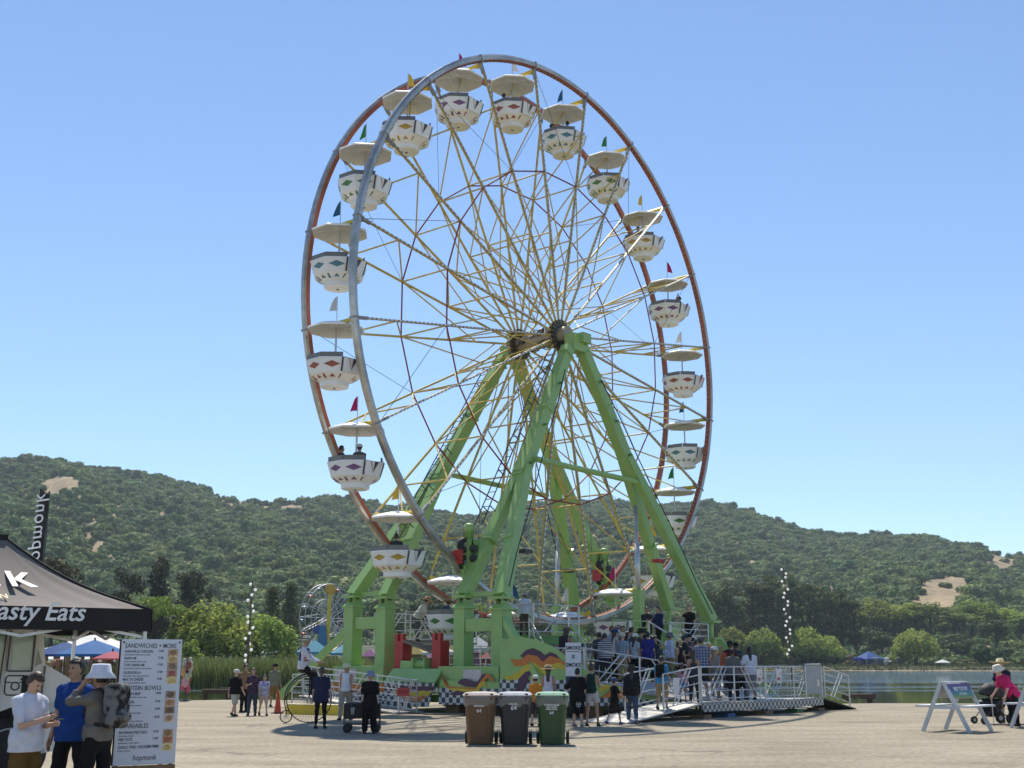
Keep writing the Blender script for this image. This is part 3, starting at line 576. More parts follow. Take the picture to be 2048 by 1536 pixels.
# half-chords that branch from the spoke towards the neighbours (the V seen between spokes)
vee = {s: bar((6.85, ypl(6.85, s), 0), tuple(ring_pt(2.7, R(18*s), ypl(2.7, s))), .027, M_yel, 'vee_brace') for s in (-1, 1)}
vee2 = {s: bar((4.3, ypl(4.3, s), 0), tuple(ring_pt(1.5, R(-18*s), ypl(1.5, s))), .025, M_yel, 'vee_brace') for s in (-1, 1)}
redb = {s: bar(ring_pt(6.85, R(-9), ypl(6.85, s)), ring_pt(6.85, R(9), ypl(6.85, s)), .03, M_red, 'ring_bar') for s in (-1, 1)}
cab = {s: bar((11.15, ypl(11.1, s), 0), tuple(ring_pt(6.85, R(18*s if s < 0 else 18), ypl(6.85, s))), .011, M_cable, 'bracing_cable', 4) for s in (-1, 1)}
for k, th in enumerate(ANG):
    for s_ in (-1, 1):
        a_ = wpart('spoke', None, None, th=th, mesh=sp[s_])
        if s_ < 0: l_ = tag(bpy.data.objects.new('light_strip', st), kind='stuff'); COL.objects.link(l_); l_.parent = a_
        wpart('vee_brace', None, None, th=th, mesh=vee[s_]); wpart('vee_brace', None, None, th=th, mesh=vee2[s_]); wpart('ring_bar', None, None, th=th+R(9), mesh=redb[s_])
        if (k+(s_ > 0)) % 2: wpart('bracing_cable', None, None, th=th, mesh=cab[s_])
    for c_ in cross: wpart('cross_bar', None, None, th=th, mesh=c_)
    for c_ in dg: wpart('truss_diagonal', None, None, th=th, mesh=c_)
    wpart('gondola_axle', None, None, th=th, mesh=axle)
RX = Matrix.Rotation(math.pi/2, 3, 'X')
m = MB(); m.lathe([(.34, -1.5), (.36, -.5), (.36, .5), (.34, 1.5)], 16, M=RX); wpart('hub_axle', m, mat('tan hub steel', (.36, .30, .21), .5, .2, .3, 3), smooth=False)
for s_ in (-1, 1):
    m = MB(); m.lathe([(.3, s_*hubw-.06), (.56, s_*hubw-.06), (.56, s_*hubw+.06), (.3, s_*hubw+.06)], 20, M=RX); o = wpart('hub_flange', m, M_dkm)
    m = MB()
    for th in ANG: p = ring_pt(.54, th, s_*hubw*-1); m.frame(p, ring_pt(.12, th, 0), Vector((0, .1, 0)), ring_pt(.05, th+math.pi/2, 0))
    wpart('spoke_socket', m, mat('greasy steel', (.13, .11, .07), .5, .4, .4, 6))

for i in range(14):
    a_ = random.uniform(0, 6.28); y_ = random.uniform(-.85, .85); p = ring_pt(.40, a_, y_); m = MB(); m.frame(p, ring_pt(.06, a_, 0), Vector((0, random.uniform(.05, .16), 0)), ring_pt(random.uniform(.05, .12), a_+1.57, 0)); wpart('junction_box', m, random.choice([M_dkm, MATS['greasy steel'], M_plate0]))
for i in range(6):
    a_ = i*1.05; m = MB(); m.tube([ring_pt(.38+.1*math.sin(k*1.9+i), a_+k*.22, -.95+k*.27) for k in range(8)], .022, 5); wpart('cable', m, M_blk, smooth=True)

# ------------------------------------------------------------------ gondolas (each hangs from the wheel: a thing of its own)
FAM = {'green': (.06, .20, .06), 'yellow': (.42, .29, .05), 'purple': (.17, .08, .20), 'red': (.30, .075, .05), 'blue': (.07, .20, .27)}
FLAG = {'green': (.03, .25, .06), 'yellow': (.65, .5, .08), 'purple': (.42, .02, .16), 'red': (.7, .7, .68), 'blue': (.02, .13, .25)}
FNAME = {'green': 'green', 'yellow': 'yellow', 'purple': 'magenta', 'red': 'white', 'blue': 'blue'}
PH = math.pi/8
def oct_face(r0, z0, r1, z1, k):                        # frame of face k of an octagonal band: centre, across, up
    a = k*math.pi/4; ap = math.cos(PH); c0 = Vector((r0*ap*math.cos(a), r0*ap*math.sin(a), z0)); c1 = Vector((r1*ap*math.cos(a), r1*ap*math.sin(a), z1))
    Y = (c0-c1).normalized(); X = Vector((-math.sin(a), math.cos(a), 0)); return (c0+c1)/2, X, Y
m = MB(); m.lathe([(.99, -1.28), (1.005, -1.25), (1.005, -1.21), (.95, -1.21), (.93, -1.28), (.80, -1.66), (.2, -1.66)], 8, ph=PH, close=False); m.lathe([(.44, -1.92), (.50, -1.90), (.86, -1.69), (.985, -1.28)], 8, ph=PH, close=False)
g_tub = m.mesh('tub', M_white)
m = MB(); m.lathe([(.10, -2.08), (.40, -2.08), (.47, -2.05), (.48, -1.90)], 20, close=True); g_drum = m.mesh('base_drum', M_white)
m = MB(); m.sphere((0, 0, -2.085), .05, 8, 4, sc=(1, 1, .6)); g_cap = m.mesh('drain_cap', M_dkm)
m = MB()
for k in range(8):
    if k in (0,): continue
    a0 = k*math.pi/4-PH*.97; a1 = k*math.pi/4+PH*.97
    for rr0, rr1 in ((.965, .905),):
        vs = [Vector((rr0*math.cos(a), rr0*math.sin(a), z)) for a in (a0, a1) for z in (-1.24, -1.04)]+[Vector((rr1*math.cos(a), rr1*math.sin(a), z)) for a in (a0, a1) for z in (-1.24, -1.04)]
        m.add(vs, [(0, 2, 3, 1), (4, 5, 7, 6), (1, 3, 7, 5), (0, 4, 6, 2), (0, 1, 5, 4), (2, 6, 7, 3)])
g_back = m.mesh('backrest', M_smoke)
m = MB(); m.lathe([(.88, -1.34), (.88, -1.30), (.45, -1.30), (.45, -1.62)], 8, ph=PH, close=False); g_seat = m.mesh('seat_ring', mat('seat vinyl', (.07, .07, .075), .5))
m = MB(); m.tube([(0, 0, -1.64), (0, 0, .1)], .035, 10); m.tube([(0, 0, -1.28), (0, 0, -1.26)], .28, 14); g_pole = m.mesh('centre_pole', M_alu)
m = MB(); m.lathe([(.05, .20), (.30, .17), (.62, .10), (.97, -.02), (1.0, -.05), (.985, -.10), (.95, -.085), (.60, .015), (.30, .05), (.26, .02), (.05, .02)][::-1], 8, ph=PH); g_can = m.mesh('canopy', M_cream)
m = MB()
for k in range(8):
    a = k*math.pi/4; m.beam((.30*math.cos(a), .30*math.sin(a), .035), (.86*math.cos(a), .86*math.sin(a), -.068), .05, .03)
g_rib = m.mesh('canopy_ribs', M_cream)
m = MB(); m.tube([(0, 0, .15), (0, 0, 1.15)], .016, 6); g_fp = m.mesh('flag_pole', M_alu)
def pennant(seed):
    r = random.Random(seed); vs = []; n = 6
    for i in range(n+1):
        t = i/n; x = .02+t*.26; y = .03*math.sin(t*5+seed)*t
        for z in (1.12-t*.05-t*t*.50, .62-t*t*.06): vs.append((x, y, z))
    vs = [(x, y-.003, z) for x, y, z in vs]+[(x, y+.003, z) for x, y, z in vs]; k = 2*(n+1); fs = []
    for i in range(n): fs += [(2*i, 2*i+2, 2*i+3, 2*i+1), (k+2*i, k+2*i+1, k+2*i+3, k+2*i+2)]
    fs += [(2*i, k+2*i, k+2*i+2, 2*i+2) for i in range(n)]
    mm = MB(); mm.add(vs, fs); return mm
M_doork = mat('door edging', (.05, .05, .05), .5)
def band_piece(fr, poly, t): mm = MB(); c, X, Y = fr; mm.prism(poly, c+X.cross(Y)*.002, X, Y, t); return mm
SIDE = lambda k: oct_face(.985, -1.28, .86, -1.69, k); BEV = lambda k: oct_face(.86, -1.69, .50, -1.90, k)
GM = {}
for fam, c in FAM.items():
    md_ = mat(fam+' diamond paint', c, .4, var=.25, vscale=5); L_ = []
    for k in range(1, 8):
        L_.append(('diamond', band_piece(SIDE(k), [(-.28, .05), (0, -.06), (.28, .05), (0, .16)], .006).mesh('diamond', md_)))
        L_.append(('triangle', band_piece(BEV(k), [(-.10, -.03), (.10, -.03), (0, .12)], .006).mesh('triangle', md_)))
        for s_ in (-1, 1): L_.append(('stripe', band_piece(BEV(k), [(s_*.20-.02, -.09), (s_*.20+.02, -.09), (s_*.29+.03, .10), (s_*.29-.03, .10)], .006).mesh('stripe', md_)))
    GM[fam] = L_
cD, xD, yD = SIDE(0)
m = MB(); m.prism([(-.33, -.20), (.33, -.20), (.38, .30), (.20, .30), (0, -.12), (-.20, .30), (-.38, .30)], cD+xD.cross(yD)*.006, xD, yD, .04); g_door = m.mesh('door', M_white)
m = MB(); m.prism([(-.17, .29), (0, -.09), (.17, .29)], cD+xD.cross(yD)*.012, xD, yD, .02); g_door2 = m.mesh('door_gap', M_doork)
m = MB()
for s_ in (-1, 1): m.prism([(s_*.37-.03, -.20), (s_*.37+.03, -.20), (s_*.42+.03, .28), (s_*.42-.03, .28)], cD+xD.cross(yD)*.01, xD, yD, .012)
g_door3 = m.mesh('door_jamb', M_doork)
m = MB(); m.prism([(-.16, .28), (.0, -.07), (.0, .28)], cD+xD.cross(yD)*.034, xD, yD, .012); g_door4 = m.mesh('door_notice', mat('notice sheet', (.72, .70, .68), .6, var=.1))
RZN = math.atan2(Wn.y, Wn.x)
order = ['green', 'yellow', 'purple', 'red', 'blue']
GOND = []
for k, th in enumerate(ANG):
    steps = round((153-math.degrees(th))/18) % 20; fam = order[steps % 5]; P = WC+We*(11.08*math.cos(th))+Z*(11.08*math.sin(th)-.15); cw = round((99-math.degrees(th))/18) % 20
    lab = f"white gondola with {fam} diamonds and {FNAME[fam]} flag, " + ("topmost on the wheel" if cw == 0 else f"{ORD[cw-1]} clockwise from the topmost one")
    o = empty('gondola', P, lab, 'gondola', 'gondolas hanging on the ferris wheel', rz=RZN+R(random.uniform(-4, 4)))
    def gp(nm, me, par): c = bpy.data.objects.new(nm, me); COL.objects.link(c); c.parent = par; return c
    t_ = gp('tub', g_tub, o); d_ = gp('base_drum', g_drum, o); gp('drain_cap', g_cap, d_)
    for nm, me in GM[fam]: gp(nm, me, t_)
    gp('backrest', g_back, o); gp('seat_ring', g_seat, o); gp('centre_pole', g_pole, o); c_ = gp('canopy', g_can, o); gp('canopy_ribs', g_rib, c_); f_ = gp('flag_pole', g_fp, o)
    fl = pennant(k).build('flag', mat(fam+' flag cloth', FLAG[fam], .8, trans=.35), f_, world=False); fl.rotation_euler.z = -RZN+random.choice([0, math.pi, math.pi])+random.uniform(-.7, .7)
    dr = gp('door', g_door, o); gp('door_gap', g_door2, dr); gp('door_jamb', g_door3, dr); gp('door_notice', g_door4, dr); GOND.append((o, cw, P))

# ------------------------------------------------------------------ support towers
def tower(sgn, label, ap_l, ap_r, jl, jr, fli, flo, fri, fro, tie, ladder_to):
    T = empty('support_tower', W(0, sgn*2, 0), label, 'tower'); n = Wn*sgn
    def leg(nm, ap, j, fi, fo, lab):
        mm = MB(); mm.beam(ap, j, .42, .40, n, w1=.48, h1=.45); o = mm.build(nm, M_green, T)
        mm = MB(); mm.beam(j+(ap-j).normalized()*.5+n*-.1, fi, .36, .34, n, w1=.42, h1=.40); mm.build('leg_branch', M_green, o)
        mm = MB(); mm.beam(j+(ap-j).normalized()*.45+n*.1, fo, .38, .36, n, w1=.46, h1=.44); mm.build('leg_branch', M_green, o)
        mm = MB()
        for f_ in (fi, fo): mm.box(f_-Z*.03, (.62, .62, .09), WA)
        mm.build('foot_plate', M_green, o)
        mm = MB()
        for t_ in (.3, .62, .9):
            p = ap.lerp(j, t_)+n*.24; mm.tube([p, p+n*.14], .05, 8)
        mm.build('lifting_lug', M_green2, o)
        for t_ in (.06, .5, .97): p = ap.lerp(j, t_); dd_ = (j-ap).normalized(); mm = MB(); mm.beam(p-dd_*.03, p+dd_*.03, .52, .50, n); mm.build('flange', M_green, o)
        for p0_, p1_ in ((j, fi), (j, fo)): p = p0_.lerp(p1_, .55); dd_ = (p1_-p0_).normalized(); mm = MB(); mm.beam(p-dd_*.03, p+dd_*.03, .50, .48, n); mm.build('flange', M_green, o)
        mm = MB(); side_ = dd_.cross(n).normalized(); mm.tube([ap.lerp(fo, t_)+n*.30+side_*(.12+.04*math.sin(t_*17)) for t_ in (.12, .25, .4, .55, .7, .85, .97)], .022, 6); mm.build('cable', M_blk, o, True)
        return o
    ll = leg('tower_leg', ap_l, jl, fli, flo, ''); leg('tower_leg', ap_r, jr, fri, fro, '')
    mm = MB(); c = (ap_l+ap_r)/2; mm.frame(c+Z*.15, We*.34, n*.24, Z*.34); mm.frame(c+Z*.36+We*.3+n*.16, We*.26, n*.26, Z*.2); mm.build('bearing_head', M_green, T)
    mm = MB(); mm.lathe([(.16, -.2), (.24, -.16), (.24, .16), (.16, .2)], 14, c+n*-.42+Z*.15, Matrix.Rotation(math.atan2(n.y, n.x), 3, 'Z') @ Matrix.Rotation(math.pi/2, 3, 'Y')); mm.build('hub_bearing', M_blk, T)
    mm = MB(); mm.tube(tie, .11, 10); mm.build('tie_tube', M_green, T)
    # ladder on the outer face of the left leg
    mm = MB(); rg = MB(); a, b = ladder_to; up = (jl-ap_l).normalized(); side = (ap_l-jl).normalized().cross(n).normalized(); off = side*(.36 if side.dot(-We) > 0 else -.36)
    for s_ in (-1, 1): mm.tube([a+off+n*s_*.17, b+off+n*s_*.17], .022, 6)
    L_ = (b-a).length; nr = int(L_/.32)
    lad = mm.build('ladder', M_dkm, T)
    for i in range(nr):
        p = a.lerp(b, (i+.5)/nr)+off; rm = MB(); rm.tube([p-n*.17, p+n*.17], .014, 5); rm.build('rung', M_dkm, lad)
    for i in range(int(L_/1.6)):
        p = a.lerp(b, (i+.5)/int(L_/1.6)); rg.beam(p+off+n*.17, p+n*.17, .03, .03); rg.beam(p+off-n*.17, p-n*.17, .03, .03)
    rg.build('ladder_bracket', M_dkm, T)
    return T
near_f = [NPLANE(928, 1192, 1.65), NPLANE(1003, 1194, 3.44), NPLANE(1337, 1215, 1.55), NPLANE(1422, 1242, 3.6)]
far_f = [NPLANE(772, 1194, -1.88), NPLANE(708, 1192, -3.63), NPLANE(1228, 1205, -1.6), NPLANE(1150, 1230, -3.6)]
jn = [NPLANE(1040, 955, 2.15), NPLANE(1258, 935, 2.15)]; jf = [NPLANE(872, 962, -2.15), NPLANE(1112, 940, -2.15)]
tower(1, 'near green steel tower with ladder, its legs landing on the painted trailer', NPLANE(1136, 695, 1.8), NPLANE(1162, 692, 1.8), jn[0], jn[1], near_f[0], near_f[1], near_f[2], near_f[3], [NPLANE(1072, 918, 2.45), NPLANE(1278, 965, 2.45)], (NPLANE(1112, 715, 1.6), NPLANE(968, 1062, 1.75)))
tower(-1, 'far green steel tower with ladder, behind the wheel', NPLANE(1006, 716, -1.8), NPLANE(1032, 718, -1.8), jf[0], jf[1], far_f[0], far_f[1], far_f[2], far_f[3], [NPLANE(905, 950, -2.3), NPLANE(1095, 992, -2.3)], (NPLANE(985, 745, -1.9), NPLANE(800, 1095, -1.85)))
# hydraulic rams standing beside the right legs
for nm, a, b, c in (('tall silver hydraulic ram with green foot beside the far right leg', NPLANE(1118, 1012, -2.9), NPLANE(1114, 1215, -2.9), NPLANE(1114, 1330, -2.9)), ('tall silver hydraulic ram with green foot in front of the near right leg', NPLANE(1271, 1010, 2.6), NPLANE(1277, 1182, 2.6), NPLANE(1279, 1330, 2.6))):
    h_ = empty('hydraulic_ram', (b.x, b.y, 0), nm, 'hydraulic ram'); mm = MB(); mm.tube([a, b], .075, 12); mm.build('ram_rod', M_silver, h_, True)
    mm = MB(); mm.tube([a.lerp(b, .45), b], .105, 12); mm.build('ram_sleeve', M_alu, h_, True); mm = MB(); mm.beam(Vector((b.x, b.y, b.z+.05)), Vector((c.x, c.y, 1.0)), .34, .34, We); mm.build('ram_foot', M_green, h_)
# rim drive units
def drive(P, sgn, label, face):
    d_ = empty('rim_drive', P, label, 'drive motor'); X = We; Y = Wn
    mm = MB(); mm.frame(P+X*.1, X*.28, Y*.22, Z*.5); mm.build('bracket', M_green, d_)
    for dz in (-.38, .38):
        mm = MB(); q = P-X*.22+Z*dz*.8; mm.lathe([(.12, -.1), (.25, -.09), (.27, 0), (.25, .09), (.12, .1)], 18, q, Matrix.Rotation(math.atan2(Y.y, Y.x), 3, 'Z') @ Matrix.Rotation(math.pi/2, 3, 'Y')); w_ = mm.build('drive_tyre', M_blk, d_, True)
        mm = MB(); mm.tube([q-Y*.13, q+Y*.13], .1, 12); mm.build('tyre_rim', M_silver, w_)
    for dz, tilt in ((.72, .15), (-.66, -.5)):
        mm = MB(); q = P+Z*dz+X*tilt*.2; ax = (Z+X*tilt).normalized()*(1 if dz > 0 else -1); mm.tube([q-ax*.32, q+ax*.12, q+ax*.14, q+ax*.3, q+ax*.36], [.17, .17, .19, .19, .1], 12); mo = mm.build('motor', M_green, d_, True)
        mm = MB()
        for a in range(10):
            aa = a*.628; o_ = X*math.cos(aa)*.175+Y*math.sin(aa)*.175; mm.beam(q+o_-ax*.3, q+o_+ax*.08, .02, .03)
        mm.build('cooling_fins', M_green2, mo)
    mm = MB(); mm.frame(P-X*.52-Z*.12, X*.05, Y*.2, Z*.24); mm.build('guard', M_redp, d_)
    mm = MB(); mm.tube([P+Z*.5+Y*.2, P+Z*.2+Y*.34-X*.1, P-Z*.35+Y*.32, P-Z*.75+Y*.1+X*.3], .025, 6); mm.build('hydraulic_hose', M_blk, d_, True)
    for dz in (-.16, .18): mm = MB(); q = P+Z*dz+Y*.24-X*.05; mm.tube([q, q+Y*.16], .13, 14); mm.tube([q+Y*.16, q+Y*.19], .07, 10); mm.build('gearbox_cover', M_dkm, d_)
drive(NPLANE(928, 1108, 1.35)+We*.2, 1, 'green rim drive motors with black tyres on the near left leg', 0)
drive(NPLANE(1205, 1146, -1.35)+We*.1, 1, 'green rim drive motors on the far right leg', 0)
# floodlights
for u, v, n_, lab in ((1052, 1103, 2.9, 'black floodlight on a bracket on the near left leg'), (1137, 1142, -2.6, 'black floodlight on a pole by the far right leg'), (1316, 1122, 2.6, 'red and white lamp box on the near right leg')):
    P = NPLANE(u, v, n_); f_ = empty('floodlight', P, lab, 'floodlight'); mm = MB(); mm.frame(P, We*.22, Wn*.14, (Z-We*.4).normalized()*.07); mm.build('lamp_housing', M_dkm if u != 1316 else M_redp, f_)
    mm = MB(); mm.frame(P+Z*.1+We*.08, We*.2, Wn*.12, (Z-We*.4).normalized()*.015); mm.build('reflector', M_bulb, f_); mm = MB(); mm.tube([P, P+We*-.25+Wn*-.35, P+We*-.3+Wn*-.75], .025, 6); mm.build('bracket', M_green, f_)

# ================================================================== RIDE BASE, DECKS, RAMPS, RAILINGS
def EPL(u, v, E):
    d = ray(u, v); O = Vector((0, 0, EYE)); return O+d*((Vector((WC.x, WC.y, 0))+We*E-O).dot(We)/d.dot(We))
def wbox(mb_, E0, E1, N0, N1, z0, z1, mi=0): return mb_.frame(W((E0+E1)/2, (N0+N1)/2, (z0+z1)/2), We*abs(E1-E0)/2, Wn*abs(N1-N0)/2, Z*abs(z1-z0)/2, mi)
M_chk = checker('black and white checker paint', (.60, .61, .60), (.045, .06, .065), .165, None, tuple(Wn)); M_chk2 = checker('platform checker paint', (.58, .57, .53), (.10, .09, .075), .13, None, tuple(We))
M_or = mat('orange flame paint', (.55, .17, .02), .45, var=.12); M_ye = mat('yellow flame paint', (.58, .44, .03), .45, var=.12); M_pu = mat('purple flame paint', (.075, .02, .06), .45, var=.15)
M_plate = mat('grey steel plaque', (.42, .42, .44), .4, .5, .1, 4)
M_deck = mat('grey deck plate', (.36, .35, .33), .55, .3, .2, 3, bump=.3, bscale=30)
M_timber = mat('cribbing timber', (.20, .13, .07), .85, var=.3, vscale=4)
tr = empty('ride_trailer', W(-6.6, 0, 0), 'long green ride trailer carrying the wheel, with flame and checker painted skirts', 'trailer')
posts = [(f, i) for i, f in enumerate((far_f[1], far_f[0], near_f[0], near_f[1]))]
pe = []
for f, i in posts:
    e_, n_ = EN(f); pe.append((e_, n_, f.z)); top = f.z-.42
    mm = MB(); wbox(mm, e_-.25, e_+.25, n_-.24, n_+.24, 1.5, top); p_ = mm.build('post', M_green, tr)
    mm = MB(); wbox(mm, e_-.33, e_+.33, n_-.32, n_+.32, top, top+.05)
    a = [W(e_+s*.30, n_+t*.29, top+.05) for s, t in ((-1, -1), (1, -1), (1, 1), (-1, 1))]+[W(e_+s*.14, n_+t*.2, top+.2) for s, t in ((-1, -1), (1, -1), (1, 1), (-1, 1))]
    mm.add(a, [(0, 1, 5, 4), (1, 2, 6, 5), (2, 3, 7, 6), (3, 0, 4, 7), (4, 5, 6, 7)]); mm.build('post_cap', M_green, p_)
    mm = MB()
    for s in (-1, 1): mm.prism([(-.17, 0), (.17, 0), (.19, .2), (.11, .36), (-.11, .36), (-.19, .2)], W(e_, n_+s*.13, top+.15), We, Z, .05)
    mm.build('hinge_lug', M_green, p_); mm = MB(); q = W(e_, n_, top+.36); mm.tube([q-Wn*.24, q+Wn*.24], .075, 12); mm.build('hinge_pin', M_dkm, p_)
for a, b in ((0, 1), (2, 3)):
    e_, z_ = (pe[a][0]+pe[b][0])/2, pe[a][2]; mm = MB(); wbox(mm, e_-.14, e_+.14, pe[a][1]+.2, pe[b][1]-.2, z_-1.2, z_-.78); mm.build('cross_beam', M_green, tr)
    mm = MB(); mm.beam(W(e_+.15, pe[a][1]-.1, z_+.05), W(e_+.15, pe[b][1]+.1, z_+.05), .12, .14); mm.build('tie_bar', M_green, tr)
    mm = MB(); mm.beam(W(e_+.3, pe[b][1]-.1, z_-1.0), W(e_+1.6, pe[a][1]+.9, 1.3), .16, .2, Wn); mm.build('diagonal_brace', M_green2, tr)
    n0, n1 = pe[a][1]-.42, pe[b][1]+.46; mm = MB(); wbox(mm, -7.02, -5.9, n0, n1, .55, 1.5); bx = mm.build('base_box', M_green, tr)
    mm = MB(); wbox(mm, -7.045, -7.02, n0+(.15 if a == 0 else 1.15), n0+(1.3 if a == 0 else 1.95), .95 if a == 0 else .78, 1.4); mm.build('plaque', M_plate, bx)
    if a == 2: mm = MB(); wbox(mm, -7.06, -7.045, n0+1.25, n0+1.82, .84, .98); mm.build('plaque_slot', M_blk, bx)
# outrigger braces
mm = MB(); mm.beam(W(pe[0][0], pe[0][1]-.2, 2.85), W(-7.4, -6.6, .35), .2, .24); mm.build('outrigger', M_green, tr); mm = MB(); mm.beam(W(pe[3][0]-.1, pe[3][1]+.2, 3.0), W(-7.55, 6.75, .25), .2, .24); mm.build('outrigger', M_green, tr)
# painted skirts on the side that faces the lot
def skirt(nm, poly, E, m, t=.03, par=tr):               # poly in (N, z)
    mm = MB(); mm.prism(poly, W(E, 0, 0), Wn, Z, t); return mm.build(nm, m, par)
def paint(nm, px, E, m, par):
    mm = MB(); q = [EPL(u, v, E) for u, v in px]; poly = [(EN(p)[1], p.z) for p in q]
    ar = sum(poly[i][0]*poly[(i+1) % len(poly)][1]-poly[(i+1) % len(poly)][0]*poly[i][1] for i in range(len(poly)))
    if ar > 0: poly = poly[::-1]
    k = len(poly); mm.add([W(E, a, b) for a, b in poly]+[W(E+.002, a, b) for a, b in poly], [tuple(range(k)), tuple(range(2*k-1, k-1, -1))]+[(i, (i+1) % k, k+(i+1) % k, k+i) for i in range(k)]); mm.build(nm, m, par)
s1 = skirt('skirt_panel', [(1.38, .27), (4.02, .30), (4.02, .80), (1.38, .80)], -7.10, M_chk); skirt('skirt_panel', [(1.38, .805), (4.02, .805), (4.02, 1.0), (1.38, 1.06)], -7.085, M_green)
for m_, px in ((M_or, [(884, 1344), (886, 1362), (898, 1373), (918, 1374), (950, 1376), (958, 1362), (966, 1350), (978, 1347), (986, 1358), (988, 1368), (982, 1360), (974, 1356), (966, 1366), (956, 1386), (930, 1380), (900, 1380), (888, 1368)]), (M_pu, [(914, 1366), (922, 1358), (932, 1357), (948, 1364), (956, 1362), (964, 1349), (974, 1346), (962, 1360), (952, 1375), (930, 1373)]), (M_ye, [(896, 1376), (915, 1377), (950, 1379), (960, 1366), (970, 1362), (974, 1374), (964, 1372), (954, 1386), (920, 1383), (902, 1381)]), (M_pu, [(896, 1389), (914, 1381), (932, 1384), (916, 1391)])): paint('flame', px, -7.136+(.003 if m_ is M_or else 0)-(.003 if m_ is M_pu else 0), m_, s1)
ap = skirt('skirt_panel', [(-1.1, .15), (1.0, .18), (1.28, .98), (-1.1, .98)], -7.22, M_chk)
mm = MB(); mm.add([W(-7.3, -1.1, .98), W(-7.3, 1.34, .98), W(-7.0, 1.42, 1.42), W(-7.0, -.95, 1.42), W(-7.24, -1.1, .96), W(-7.24, 1.34, .96), W(-6.95, 1.42, 1.40), W(-6.95, -.95, 1.40)], [(0, 1, 2, 3), (7, 6, 5, 4), (0, 4, 5, 1), (1, 5, 6, 2), (2, 6, 7, 3), (3, 7, 4, 0)]); mm.build('apron_panel', M_green, tr)
for m_, px in ((M_pu, [(776, 1372), (874, 1373), (868, 1381), (780, 1381)]), (M_ye, [(782, 1382), (866, 1382), (856, 1392), (796, 1392)]), (M_or, [(800, 1393), (855, 1393), (836, 1404), (815, 1400)])): paint('flame', px, -7.256, m_, ap)
skirt('skirt_panel', [(-4.15, .18), (-1.15, .16), (-1.15, .62), (-4.15, .62)], -7.13, M_chk)
fl = skirt('skirt_panel', [(-4.15, .63), (-1.15, .63), (-1.15, .9), (-4.15, .9)], -7.12, M_or)
curve = [(4.06, .32), (7.75, .36), (7.75, 1.32), (7.4, 1.42), (6.9, 1.72), (6.2, 2.10), (5.6, 2.30), (4.9, 2.42), (4.06, 2.34)]
s3 = skirt('skirt_panel', curve, -7.12, M_green, .008)
s3b = skirt('skirt_panel', [(4.06, .325), (7.75, .365), (7.75, 1.1), (4.06, 1.1)], -7.129, M_chk, .004)
for m_, px, dz in ((M_pu, [(1040, 1312), (1052, 1300), (1066, 1296), (1080, 1302), (1090, 1310), (1100, 1304), (1112, 1308), (1122, 1320), (1100, 1326), (1070, 1320), (1050, 1320)], 0), (M_or, [(1020, 1317), (1040, 1320), (1056, 1309), (1074, 1312), (1086, 1324), (1100, 1312), (1118, 1317), (1134, 1328), (1108, 1334), (1095, 1342), (1085, 1334), (1065, 1324), (1045, 1332), (1028, 1332)], .003), (M_ye, [(1006, 1353), (1024, 1350), (1038, 1342), (1050, 1330), (1068, 1325), (1086, 1336), (1098, 1330), (1120, 1325), (1138, 1342), (1112, 1335), (1098, 1342), (1092, 1354), (1078, 1342), (1062, 1338), (1050, 1346), (1036, 1358), (1016, 1362)], .006), (M_pu, [(1016, 1394), (1034, 1374), (1038, 1356), (1052, 1343), (1072, 1341), (1058, 1352), (1052, 1372), (1038, 1396)], .009), (M_ye, [(1066, 1342), (1078, 1346), (1074, 1360), (1084, 1376), (1068, 1370), (1061, 1356)], .012)): paint('flame', px, -7.138-dz, m_, s3)
# the queue ramp's painted side, right of the curved panel
SKE = [(-7.1, 7.78), (-3.4, 8.75)]
P0, P1 = W(SKE[0][0], SKE[0][1], 0), W(SKE[1][0], SKE[1][1], 0); dv = (P1-P0).normalized(); Ls = (P1-P0).length; nv = dv.cross(Z)
def skirt2(poly, m_, off, par, nm): mm = MB(); mm.prism(poly, P0+nv*off, dv, Z, .02); return mm.build(nm, m_, par)
rs2 = skirt2([(0, .36), (Ls, .3), (Ls, .40), (0, .62)], checker('ramp checker paint', (.58, .58, .57), (.05, .06, .065), .15, None, tuple(dv)), 0, tr, 'skirt_panel')
skirt2([(0, .625), (Ls, .41), (Ls, .45), (0, 1.0)], M_green, .003, tr, 'skirt_panel'); skirt2([(.2, .60), (1.3, .58), (1.0, .78), (.5, .80)], M_or, .024, rs2, 'flame'); skirt2([(.0, .72), (.5, .86), (1.5, .66), (.9, .93), (.3, .98)], M_ye, .027, rs2, 'flame')
# underframe, cradle and winch between the posts
mm = MB(); wbox(mm, -6.8, -5.7, -4.3, 7.7, .32, .55); wbox(mm, 5.7, 6.8, -4.3, 4.6, .4, .8); mm.build('chassis_rail', M_green2, tr)
for n_ in (-3.6, -1.9, 1.7, 3.5): mm = MB(); wbox(mm, -5.7, 6.0, n_-.14, n_+.14, .75, 1.2); mm.build('cross_member', M_green2, tr)
for n_ in (-.95, .85):
    mm = MB(); wbox(mm, -6.75, -6.3, n_-.2, n_+.2, 1.3, 2.35); wbox(mm, -6.75, -6.6, n_-.2, n_-.07, 2.35, 2.6); wbox(mm, -6.75, -6.6, n_+.07, n_+.2, 2.35, 2.6); mm.build('cradle_post', M_redp, tr)
mm = MB(); mm.beam(W(-6.5, -.75, 2.35), W(-6.5, .65, 1.95), .08, .5, We); mm.build('cradle_plate', mat('brown rubber belt', (.20, .15, .10), .8), tr)
